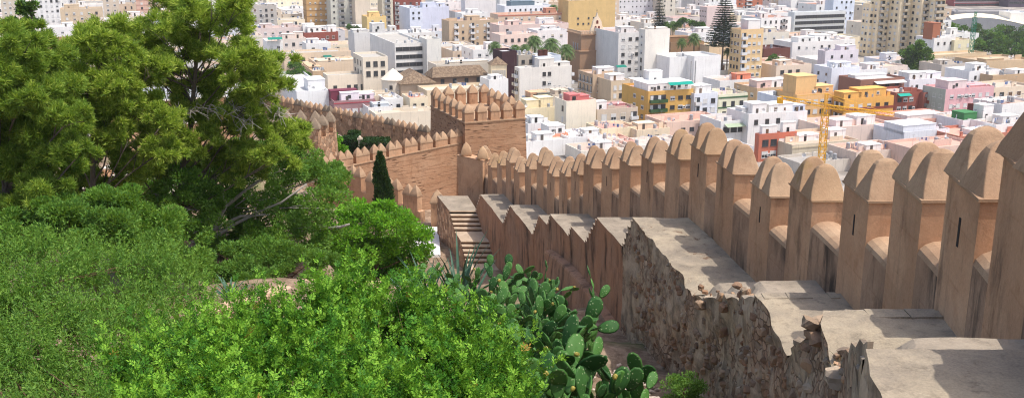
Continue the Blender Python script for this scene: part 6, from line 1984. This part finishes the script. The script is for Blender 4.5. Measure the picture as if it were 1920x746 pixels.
B('pink roof terrace with white parapets in front of the orange block', HO, 1556, 240, 295, 118, 16, (232, 210, 196), (222, 172, 152), yb=272).hut(.2, .2, 6, 4, 2, W_).hut(.55, .25, 7, 5, 2.6, W_).clutter(6)
b = B('white box penthouse on a terracotta terrace behind the tall merlons', HO, 1696, 248, 288, 84, 13, (226, 228, 232), (206, 150, 130), yb=272); b.hut(.0, .05, 12, 8, 2.4, (232, 234, 238), False).clutter(4)
B('rosy terrace roof full of air conditioners right of the orange block', HO, 1702, 226, 306, 100, 15, (222, 170, 150), (226, 178, 160), yb=252).hut(.05, .1, 14, 6, 1.8, (236, 230, 222), False).clutter(8)
B('white huts with a green shutter near the right edge', HO, 1806, 226, 300, 70, 13, (236, 234, 232), rp, yb=262).hut(.55, .05, 4, 4, 4.6, W_).hut(.1, .1, 5, 5, 2.6, (74, 134, 84), False).clutter(5)
B('brick terrace building right behind the highest merlon', HO, 1800, 256, 284, 120, 14, (196, 128, 106), (222, 170, 150), yb=286).hut(.3, .2, 8, 4, 1.4, W_).clutter(6)
B('white flat roofed house at the right border behind the last merlon', HO, 1868, 234, 292, 80, 13, W_, rp, yb=262).hut(.3, .2, 6, 4, 2.4).clutter(4)
b = B('white house with a dark green awning porch behind the merlons', HO, 1352, 228, 300, 62, 12, (232, 230, 226), rp, yb=268, wl=6); b.win('F', 4, 1, 2, 1.6, 'd').awning('F', .1, .9, b.zr - .1, 2, (176, 190, 160)).hut(.7, .1, 4, 4, 4, W_).clutter(3)
B('long salmon roof terrace left of the green awning porch', HO, 1250, 230, 308, 110, 14, (226, 196, 178), (220, 170, 150), yb=256).win('F', 6, 1, 1.4, 1.2, 'd', skip=.4).clutter(6)
B('cream house with three square windows over the merlons', HO, 1194, 244, 300, 62, 12, (234, 214, 184), (222, 176, 158), yb=274).win('F', 4, 1, 1.3, 1.4, 'dw').hut(.2, .3, 6, 4, 1.8).clutter(4)
B('yellow cream wall with a pink roof edge behind the grey beige house', HO, 1128, 242, 300, 66, 11, (238, 222, 188), (216, 160, 146), yb=262).clutter(2)
B('tiny white house with a salmon lower floor beside the tower', HO, 1030, 252, 294, 36, 9, (230, 160, 132), rw, yb=282).win('F', 2, 1, .9, 1.3, 'db', top=2.4).hut(.0, .05, 5.2, 6, 3, W_, nwin=2)
B('white roofs and walls right against the tower', HO, 990, 232, 306, 44, 14, W_, rw, yb=268).hut(.3, .2, 4, 4, 2).clutter(3)
B('cream terraces stepping down behind the tower merlons', HO, 984, 204, 322, 58, 14, (238, 222, 186), (236, 222, 200), yb=232).hut(.1, .1, 5, 5, 3, (240, 222, 180), False).hut(.5, .1, 5, 5, 3.6, (240, 222, 180), False).clutter(4)
B('low white terrace with a clothes line in front of the tiny salmon house', HO, 1070, 258, 292, 60, 12, W_, (232, 226, 220), yb=285).hut(.55, .2, 5, 4, 2).clutter(5)
B('pinkish flat roofs right of the clothes line terrace', HO, 1120, 268, 288, 70, 12, (222, 180, 164), (226, 186, 172), yb=290).clutter(5)
B('flat grey roofs immediately behind the middle merlons', HO, 1190, 274, 284, 100, 11, (226, 216, 204), (216, 196, 184), yb=296).clutter(5)

B('low terracotta terraces glimpsed between the merlons right of the crane', HO, 1606, 286, 266, 96, 12, (226, 206, 190), (212, 168, 146), yb=320).hut(.3, .2, 5, 4, 1.8, W_).clutter(6)
B('grey street side terrace below the ornate cream facade', HO, 1500, 306, 262, 96, 10, (206, 196, 182), (176, 170, 162), yb=330).clutter(6)
B('white patio walls glimpsed between merlons left of the brick red house', HO, 1330, 282, 272, 84, 12, W_, rp, yb=310).hut(.4, .2, 5, 4, 2).clutter(5)
B('plain cream terrace wall low behind the far merlons', HO, 1090, 284, 276, 90, 11, C_, rp, yb=305).hut(.4, .3, 5, 4, 2, W_).clutter(5)
B('low white patio house touching the tower base in view', HO, 986, 266, 284, 84, 11, W_, (214, 200, 188), yb=300).hut(.3, .2, 5, 4, 2.2).clutter(4)
B('rosy patio roof low behind the two highest merlons', HO, 1716, 280, 262, 120, 12, (220, 190, 174), (216, 172, 154), yb=300).clutter(6)
# -------- landmarks that are not boxes: town trees and cranes
def town_tree(label, lst, Y, n, mats, rootpx, L=.55, w=.17, seed=5, group=None, per=9, r0=.4):
    return tree('broadleaf_tree', label, 'tree', rootpx, Y, lst, M['bark'], r0, broad(n, L, w, .4, shell=.35), mats, seed=seed, dy=1.5, twigs=1, group=group, per=per)
FOOT.append(dict(d=440, P=None, H=0, yb=133, cx=1690, wr=60, yt=78, label='tree', b=None))
town_tree('big round dark tree in front of the beige complex', [(1720, 92, 18), (1706, 105, 17), (1734, 104, 17), (1720, 115, 20), (1704, 120, 14), (1738, 120, 14), (1722, 128, 14)], 436, 9000, [M['treed'], M['carob']], (1720, 132), L=.9, w=.3, per=12)
town_tree('green trees beside the pinkish arcaded building', [(552, 124, 12), (562, 136, 13), (572, 146, 12), (546, 140, 10), (580, 154, 8)], 386, 3600, [M['treem'], M['carob']], (562, 160), L=.7, w=.24, seed=6)
town_tree('small dark tree between the tan brick house and the cream houses', [(1452, 112, 10), (1446, 118, 9), (1458, 119, 9)], 424, 2200, [M['treed'], M['treem']], (1452, 126), L=.7, w=.24, seed=7)
town_tree('green garden bushes left of the big araucaria', [(1284, 42, 10), (1300, 46, 9), (1270, 48, 8), (1314, 50, 8)], 556, 3000, [M['treem'], M['treed']], (1290, 58), L=.9, w=.3, seed=8)
town_tree('bush at the foot of the tall araucaria stem in the centre', [(1246, 50, 9), (1254, 54, 8)], 540, 1500, [M['treem'], M['carob']], (1250, 60), L=.9, w=.3, seed=9)
town_tree('dark planting on the terrace beside the balcony slab', [(656, 54, 8), (668, 56, 8)], 600, 1200, [M['treed'], M['treem']], (662, 60), L=.8, w=.25, seed=10)
q = random.Random(77)
pk = []
for r_, (py, Y0) in enumerate(((56, 600), (68, 560), (82, 525), (96, 495), (110, 468))):
    for i in range(6):
        px = 1785 + i * 27 + (r_ % 2) * 12 + q.uniform(-5, 5)
        if r_ >= 2 and px < 1836: continue
        if r_ >= 3 and px < 1868: continue
        pk.append((px, py + (px - 1780) * .03 + q.uniform(-3, 3), Y0))
for i, (px, py, Y0) in enumerate(pk):
    s = q.uniform(12, 17)
    town_tree('dark green tree in the dense park between the bowed hall and the workshops', [(px, py, s), (px - s * .7, py + s * .5, s * .8), (px + s * .7, py + s * .5, s * .8), (px, py + s * .9, s)], Y0, 1500, [M['treed'], M['treem']] if i % 3 else [M['treem'], M['carob']], (px, py + 20), L=1.1, w=.4, seed=100 + i, group='trees of the park at the right edge', per=7)
FOOT.append(dict(d=466, P=None, H=0, yb=118, cx=1778, wr=150, yt=50, label='park', b=None))

def palm(label, px, py, Y, rpx, seed):
    q = random.Random(seed)
    p = at(px, py, Y)
    t = thing('palm_tree', label, 'palm tree', (p.x, p.y, 0), 0, None)
    mb = MB(); mb.tube([(p.x, p.y, -.5), (p.x + .15, p.y, p.z * .5), (p.x, p.y, p.z)], [.35, .27, .3], 7); mb.build('trunk', M['bark'], t)
    R = 1.25 * rpx * Y / 1850.0
    V = []
    for i in range(60):
        a = i * 2.399; e = 1.35 - 2.1 * (i / 60) + q.uniform(-.12, .12)
        d = np.array([math.cos(a) * math.cos(e), math.sin(a) * math.cos(e), math.sin(e)])
        pts = [np.array([p.x, p.y, p.z]) + d * R * f + np.array([0, 0, -.65 * R * f * f]) for f in np.linspace(0, 1, 9)]
        sd = np.array([-math.sin(a), math.cos(a), 0])
        for j in range(8):
            for k in range(3):
                o = pts[j] + (pts[j + 1] - pts[j]) * k / 3
                for sg in (-1, 1):
                    ll = R * .24 * (1 - abs(j / 8 - .4))
                    tip = o + sd * sg * ll + (pts[j + 1] - pts[j]) * 1.2 + np.array([0, 0, -.25 * ll])
                    wv = (pts[j + 1] - pts[j]) * .16
                    V.append([o - wv, o + wv, tip + wv * .3, tip - wv * .3])
    crown_obj('crown', np.array(V), M['palm'], t, (p.x, p.y, 0))
for lb, px, py, Y, r in (('leftmost small palm beside the dark stair tower', 928, 84, 410, 12), ('palm with a rounded head, second from the left in the palm row', 966, 90, 420, 12), ('tall palm whose head stands highest in the palm row', 1002, 74, 430, 15),
                         ('large spreading palm in the middle of the palm row', 1034, 80, 418, 17), ('palm nearest the church tower', 1062, 90, 410, 14), ('low palm peeping between two taller palms', 1016, 96, 412, 12), ('squat palm left of the highest palm', 984, 88, 412, 10),
                         ('lone palm standing above the old mansion roof', 1038, 14, 600, 10), ('left of the two palms before the old stone nave', 1279, 76, 424, 9), ('right taller palm of the two before the old stone nave', 1302, 68, 424, 11), ('small palm at the foot of the big araucaria', 1364, 94, 412, 7), ('palm beside the garden bushes near the left araucaria', 1262, 44, 560, 9)):
    palm(lb, px, py, Y, r, int(px))
    FOOT.append(dict(d=Y, P=None, H=0, yb=py + 28, cx=px - r, wr=2 * r, yt=py - r, label='palm', b=None))

def araucaria(label, px, ptop, pbase, Y, wpx, seed):
    q = random.Random(seed)
    p = at(px, ptop, Y); zb = max(0, at(px, pbase, Y).z)
    t = thing('araucaria_tree', label, 'araucaria', (p.x, p.y, 0))
    H = p.z; hw = wpx * Y / 1850.0
    mb = MB(); mb.tube([(p.x, p.y, -.5), (p.x, p.y, H)], [.5, .06], 8); mb.build('trunk', M['bark'], t)
    V = []
    tiers = 24; z = zb
    for i in range(tiers):
        f = i / (tiers - 1)
        z = zb + (H - zb) * f ** .95
        R = hw * (1 - f) ** .75 * q.uniform(.9, 1.08) + .15
        for j in range(9):
            a = j * 2 * math.pi / 9 + i * .45 + q.uniform(-.15, .15)
            d = np.array([math.cos(a), math.sin(a), 0])
            sd = np.array([-math.sin(a), math.cos(a), 0])
            n = 7
            for k in range(n):
                u = .12 + .88 * k / n
                o = np.array([p.x, p.y, z]) + d * R * u + np.array([0, 0, R * (.12 * u * u - .10 * u)])
                for sg in (-1, 1):
                    ll = R * .30 * (1.1 - .6 * u) + .2
                    tip = o + sd * sg * ll + d * ll * .8 + np.array([0, 0, .12 * ll + q.uniform(-.1, .1)])
                    V.append([o - d * .20 - np.array([0, 0, .14]), o + d * .20 - np.array([0, 0, .12]), tip + np.array([0, 0, .1]), tip - np.array([0, 0, .14])])
                V.append([o - sd * .25, o + sd * .25, o + sd * .2 + d * R * .18, o - sd * .2 + d * R * .18])
    crown_obj('crown', np.array(V), M['arau'], t, (p.x, p.y, 0))
    FOOT.append(dict(d=Y, P=None, H=0, yb=pbase, cx=px - wpx, wr=2 * wpx, yt=ptop, label='araucaria', b=None))
araucaria('tall tiered araucaria left of the beige tower block', 1361, -14, 86, 412, 33, 1)
araucaria('slender araucaria in front of the grey white slab', 1238, -12, 54, 540, 14, 2)

def lattice(mb, a, b, w, step, r):
    a, b = Vector(a), Vector(b); d = (b - a); L = d.length; d.normalize()
    u = d.cross(Vector((0, 0, 1))) if abs(d.z) < .9 else Vector((1, 0, 0)); u.normalize(); v = d.cross(u)
    cs = [u * w / 2 + v * w / 2, u * w / 2 - v * w / 2, -u * w / 2 - v * w / 2, -u * w / 2 + v * w / 2]
    for c in cs: mb.tube([a + c, b + c], r, 4)
    n = max(2, int(L / step))
    for i in range(n):
        p0, p1 = a + d * L * i / n, a + d * L * (i + 1) / n
        for k in range(4):
            mb.tube([p0 + cs[k], p1 + cs[(k + 1) % 4]], r * .6, 3, cap=False)
            mb.tube([p1 + cs[k], p1 + cs[(k + 1) % 4]], r * .6, 3, cap=False)
yel = simple('crane_yellow', lin(240, 180, 40), .5, .1)
grn = simple('crane_green', lin(40, 130, 96), .5, .1)
ct_ = at(1548, 204, 262); top_ = at(1550, 176, 262)
kr = thing('tower_crane', 'yellow lattice tower crane standing in front of the orange apartment block', 'crane', (ct_.x, ct_.y, 0))
mb = MB(); lattice(mb, (ct_.x, ct_.y, -.5), (ct_.x, ct_.y, ct_.z), 1.5, 1.6, .14); mb.build('mast', yel, kr)
mb = MB(); lattice(mb, (ct_.x, ct_.y, ct_.z + .3), (top_.x, ct_.y, top_.z), .7, .9, .08); mb.build('mast_head', yel, kr)
jl = at_z(1493, 188, ct_.z + .8); jr = at_z(1646, 222, ct_.z + .8)
jl = Vector((ct_.x - 8.6, ct_.y + 13, ct_.z + .8)); jr = Vector((ct_.x + 13.4, ct_.y - 12.0, ct_.z + .6))
mb = MB(); lattice(mb, (ct_.x, ct_.y, ct_.z + .8), jl, .9, 1.2, .065); mb.build('counter_jib', yel, kr)
mb = MB(); lattice(mb, (ct_.x, ct_.y, ct_.z + .6), jr, .9, 1.2, .065); mb.build('jib', yel, kr)
mb = MB()
for e in (jl, jr, jr.lerp(ct_, .45)): mb.tube([top_, Vector(e)], .05, 4)
mb.build('stay_cable', yel, kr)
mb = MB(); mb.box(jl.x - .7, jl.y - .7, jl.z - 1.6, jl.x + .7, jl.y + .7, jl.z); mb.build('counterweight', yel, kr)
g0_ = at(1828, 33, 466)
kr = thing('tower_crane', 'slim green lattice crane mast standing among the houses by the park', 'crane', (g0_.x, g0_.y, 0))
mb = MB(); lattice(mb, (g0_.x, g0_.y, -.5), (g0_.x, g0_.y, g0_.z), 1.5, 1.6, .12); mb.build('mast', grn, kr)
mb = MB(); lattice(mb, (g0_.x, g0_.y, g0_.z), (g0_.x + .2, g0_.y, g0_.z + 2.4), .8, .8, .1); mb.build('mast_head', grn, kr)

# -------- houses between the landmarks: fill the plots that would show bare ground
RES = 3.0
GW, GH = int(2000 / RES), int(380 / RES)
mask = np.zeros((GH, GW), bool)
cxs = (np.arange(GW) + .5) * RES - 40; cys = (np.arange(GH) + .5) * RES - 60
wallx = [-40, 0, 260, 525, 800, 806, 990, 992, 1100, 1290, 1420, 1560, 1700, 1860, 1960]
wally = [110, 110, 140, 186, 246, 176, 186, 276, 276, 240, 300, 300, 268, 248, 240]
mask |= cys[:, None] > np.interp(cxs, wallx, wally)[None, :] + 4
def hull(P, H):
    pts = []
    for p in P:
        for z in (0, H):
            pts.append(project(p.x, p.y, z))
    pts = sorted(set(pts))
    def half(ps):
        h = []
        for p in ps:
            while len(h) >= 2 and (h[-1][0] - h[-2][0]) * (p[1] - h[-2][1]) - (h[-1][1] - h[-2][1]) * (p[0] - h[-2][0]) <= 0: h.pop()
            h.append(p)
        return h
    return half(pts)[:-1] + half(pts[::-1])[:-1]
def fill(hl):
    m_ = np.ones((GH, GW), bool)
    for a, b in zip(hl, hl[1:] + hl[:1]):
        m_ &= ((b[0] - a[0]) * (cys[:, None] - a[1]) - (b[1] - a[1]) * (cxs[None, :] - a[0])) >= 0
    return m_
def box_mask(f):
    return (cxs[None, :] > f['cx']) & (cxs[None, :] < f['cx'] + f['wr']) & (cys[:, None] > f['yt']) & (cys[:, None] < (f['yb'] or f['yt'] + 30))
c_, s_ = math.cos(math.radians(PHI)), math.sin(math.radians(PHI))
def to_grid(p): return (p.x * c_ + p.y * s_, -p.x * s_ + p.y * c_)
foot_uv = []
for f in FOOT:
    f['vis'] = box_mask(f)
    if f['P']:
        uv = [to_grid(p) for p in f['P']]
        foot_uv.append((min(u for u, v in uv), max(u for u, v in uv), min(v for u, v in uv), max(v for u, v in uv)))
cand = []
q = random.Random(2024)
v = 180.0
while v < 1080:
    dep = q.uniform(14, 20); u = -620.0
    while u < 900:
        L = q.uniform(13, 27)
        X, Y = u * c_ - v * s_, u * s_ + v * c_
        kk_ = X / Y
        if 262 < Y < 1000 and abs(X) < .56 * Y + 10 and not (kk_ > .425 and 445 < Y < 640): cand.append((Y, X, u, v, L - .6, dep - .5))
        u += L
    v += dep + (6 if q.random() < .5 else 0)
cand.sort()
hand = sorted([f for f in FOOT if f['P']], key=lambda f: f['d'])
FCOL = [W_, W_, W_, (232, 228, 220), C_, (226, 210, 188), W_, (230, 214, 200), G_, W_, (212, 208, 206), (220, 196, 170), (238, 224, 196), (226, 229, 233), (204, 180, 154)]
FWORD = {W_: 'white', (232, 228, 220): 'off white', C_: 'cream', (226, 210, 188): 'sand coloured', P_: 'pale pink', (230, 214, 200): 'blush coloured', G_: 'grey', (212, 208, 206): 'light grey', (220, 196, 170): 'peach', (238, 224, 196): 'butter coloured', (226, 229, 233): 'bluish white', (204, 180, 154): 'tan'}
FROOF = [(rp, 'pinkish roof'), (rp, 'pinkish roof'), (rg, 'grey roof'), (rw, 'white roof'), (rt, 'terracotta roof'), ((214, 192, 170), 'sandy roof')]
hi = 0; nfill = 0; used_labels = set()
for (Y, X, u, v, L, W) in cand:
    while hi < len(hand) and hand[hi]['d'] < Y:
        mask |= fill(hull(hand[hi]['P'], hand[hi]['H'])); hi += 1
    if any(not (u + L < a - .5 or u > b + .5 or v + W < c0 - .5 or v > d0 + .5) for a, b, c0, d0 in foot_uv): continue
    ax_ = Vector((c_, s_, 0)); ay_ = Vector((-s_, c_, 0)); o = Vector((X, Y, 0))
    P = [o, o + ax_ * L, o + ax_ * L + ay_ * W, o + ay_ * W]
    ok = None
    pref = q.choice([[13, 10, 8, 6, 4.5], [10, 8, 6, 4.5], [8, 6, 4.5], [18, 13, 10, 8, 6, 4.5]])
    for H in pref:
        m_ = fill(hull(P, H))
        bad = False
        for f in FOOT:
            if f['d'] > Y:
                ov = (m_ & f['vis']).sum()
                if ov > .06 * max(6, f['vis'].sum()): bad = True; break
        if not bad: ok = (H, m_); break
    if ok is None: continue
    H, m_ = ok
    new = (m_ & ~mask).sum()
    if new < 16: continue
    mask |= m_
    col = q.choice(FCOL); roof, rword = q.choice(FROOF)
    cxp, cyp = project(X + ax_.x * L / 2, Y + ax_.y * L / 2, H)
    best = sorted((( (f['cx'] + f['wr'] / 2 - cxp) ** 2 + ((f['yt'] + (f['yb'] or f['yt'] + 30)) / 2 - cyp) ** 2 * 3), f) for f in FOOT if f['label'] not in ('tree', 'palm', 'park', 'church', 'hall', 'araucaria'))[0][1] if True else None
    dx = cxp - (best['cx'] + best['wr'] / 2); behind = Y > best['d']
    rel = ('behind' if behind else 'in front of') if abs(dx) < best['wr'] * .6 else ('right of' if dx > 0 else 'left of')
    short = best['label']
    short = short.split(' with ')[0].split(' at the ')[0].split(' near ')[0]
    if short.split()[0] not in ('the',): short = 'the ' + short
    nst = max(1, int(H / 3.2))
    size = 'low' if H < 7 else ('three storey' if H < 11.5 else 'taller')
    lab = f'{size} {FWORD[col]} house with {rword} {rel} {short}'
    lab = ' '.join(lab.split()[:16])
    for alt in ('small', 'plain', 'narrow', 'wide', 'huddled', 'boxy'):
        if lab not in used_labels: break
        lab = ' '.join((alt + ' ' + lab).split()[:16])
    used_labels.add(lab)
    b = Bld.__new__(Bld)
    b.setup(lab, 'house', 'house', X, Y, PHI, L, W, H, col, roof, q.uniform(.4, .9), 'houses packed between the larger blocks', int(X * 7 + Y * 13))
    big = new > 30
    vis = m_ & ~mask
    nc = max(1, int(L / 3.6))
    b.win('F', nc, min(nst, 3), q.choice([.9, 1.1, 1.3]), q.choice([1.1, 1.4, 1.7]), q.choice(['fwt', 'dn', 'fwtdhb', 'hb', 'fd']), skip=.25)
    if X > -20: b.win('S', 2, min(nst, 2), 1.0, 1.2, 'fdb', skip=.35)
    if big and q.random() < .35: b.bal('F', [q.choice([.25, .5, .75])], min(nst, 3), 2.6, 1.0, q.random() < .6, q.choice('wck'))
    if q.random() < .7: b.hut(q.uniform(.05, .5), q.uniform(.1, .4), q.uniform(3, 6), q.uniform(3, 5), q.uniform(2.2, 3.2), q.choice([None, W_, W_]))
    b.clutter(3 if big else 2)
    nfill += 1
print('fill houses', nfill)
# ================================================================== light, sky, camera
w = bpy.data.worlds.new('World'); scene.world = w; w.use_nodes = True
nt = w.node_tree; nt.nodes.clear()
out = nt.nodes.new('ShaderNodeOutputWorld'); bgn = nt.nodes.new('ShaderNodeBackground'); sky = nt.nodes.new('ShaderNodeTexSky')
sky.sky_type = 'NISHITA'; sky.sun_disc = False
EL, AZ = math.radians(65), math.radians(111)
sky.sun_elevation = EL; sky.sun_rotation = AZ
sky.air_density = 0.85; sky.dust_density = 3.0; sky.ozone_density = 0.0
bgn.inputs['Strength'].default_value = 0.15
nt.links.new(sky.outputs[0], bgn.inputs[0]); nt.links.new(bgn.outputs[0], out.inputs[0])
sl = bpy.data.lights.new('sun', 'SUN'); sl.energy = 2.15; sl.angle = math.radians(.53); sl.color = (1.0, .97, .92)
so = bpy.data.objects.new('sun', sl); COL.objects.link(so)
sd_ = Vector((math.sin(AZ) * math.cos(EL), math.cos(AZ) * math.cos(EL), math.sin(EL)))
so.rotation_euler = sd_.to_track_quat('Z', 'Y').to_euler(); so.location = sd_ * 300

# thin summer air over the whole scene
mb_ = MB(); mb_.box(-700, -60, -1.0, 900, 1300, 110)
hz = bpy.data.materials.new('air'); hz.use_nodes = True; hz.node_tree.nodes.clear()
o_ = hz.node_tree.nodes.new('ShaderNodeOutputMaterial'); v_ = hz.node_tree.nodes.new('ShaderNodeVolumePrincipled')
v_.inputs['Color'].default_value = (1, .98, .96, 1); v_.inputs['Density'].default_value = 0.00012; v_.inputs['Anisotropy'].default_value = .2
hz.node_tree.links.new(v_.outputs[0], o_.inputs['Volume'])
h_ = place('haze', mb_.mesh('haze', hz)); h_['kind'] = 'stuff'; h_['label'] = 'faint pale summer air thinning the far town'

cam = bpy.data.cameras.new('camera'); cam.sensor_fit = 'HORIZONTAL'; cam.sensor_width = 36
cam.lens = F_PX * 36 / 1920.0; cam.clip_start = .1; cam.clip_end = 12000
co = bpy.data.objects.new('camera', cam); COL.objects.link(co)
co.location = (0, 0, CZ); co.rotation_euler = (math.radians(90) - PITCH, 0, 0)
scene.camera = co
vs = scene.view_settings
vs.view_transform = 'Standard'; vs.look = 'None'; vs.exposure = 0.78; vs.gamma = 1; vs.use_curve_mapping = False
scene.cycles.max_bounces = 6; scene.cycles.diffuse_bounces = 3; scene.cycles.transmission_bounces = 3; scene.cycles.glossy_bounces = 2; scene.cycles.transparent_max_bounces = 4
scene.cycles.use_denoising = True
scene.cycles.denoiser = 'OPENIMAGEDENOISE'; scene.cycles.denoising_input_passes = 'RGB_ALBEDO_NORMAL'; scene.cycles.denoising_prefilter = 'NONE'
scene.cycles.filter_width = 1.15
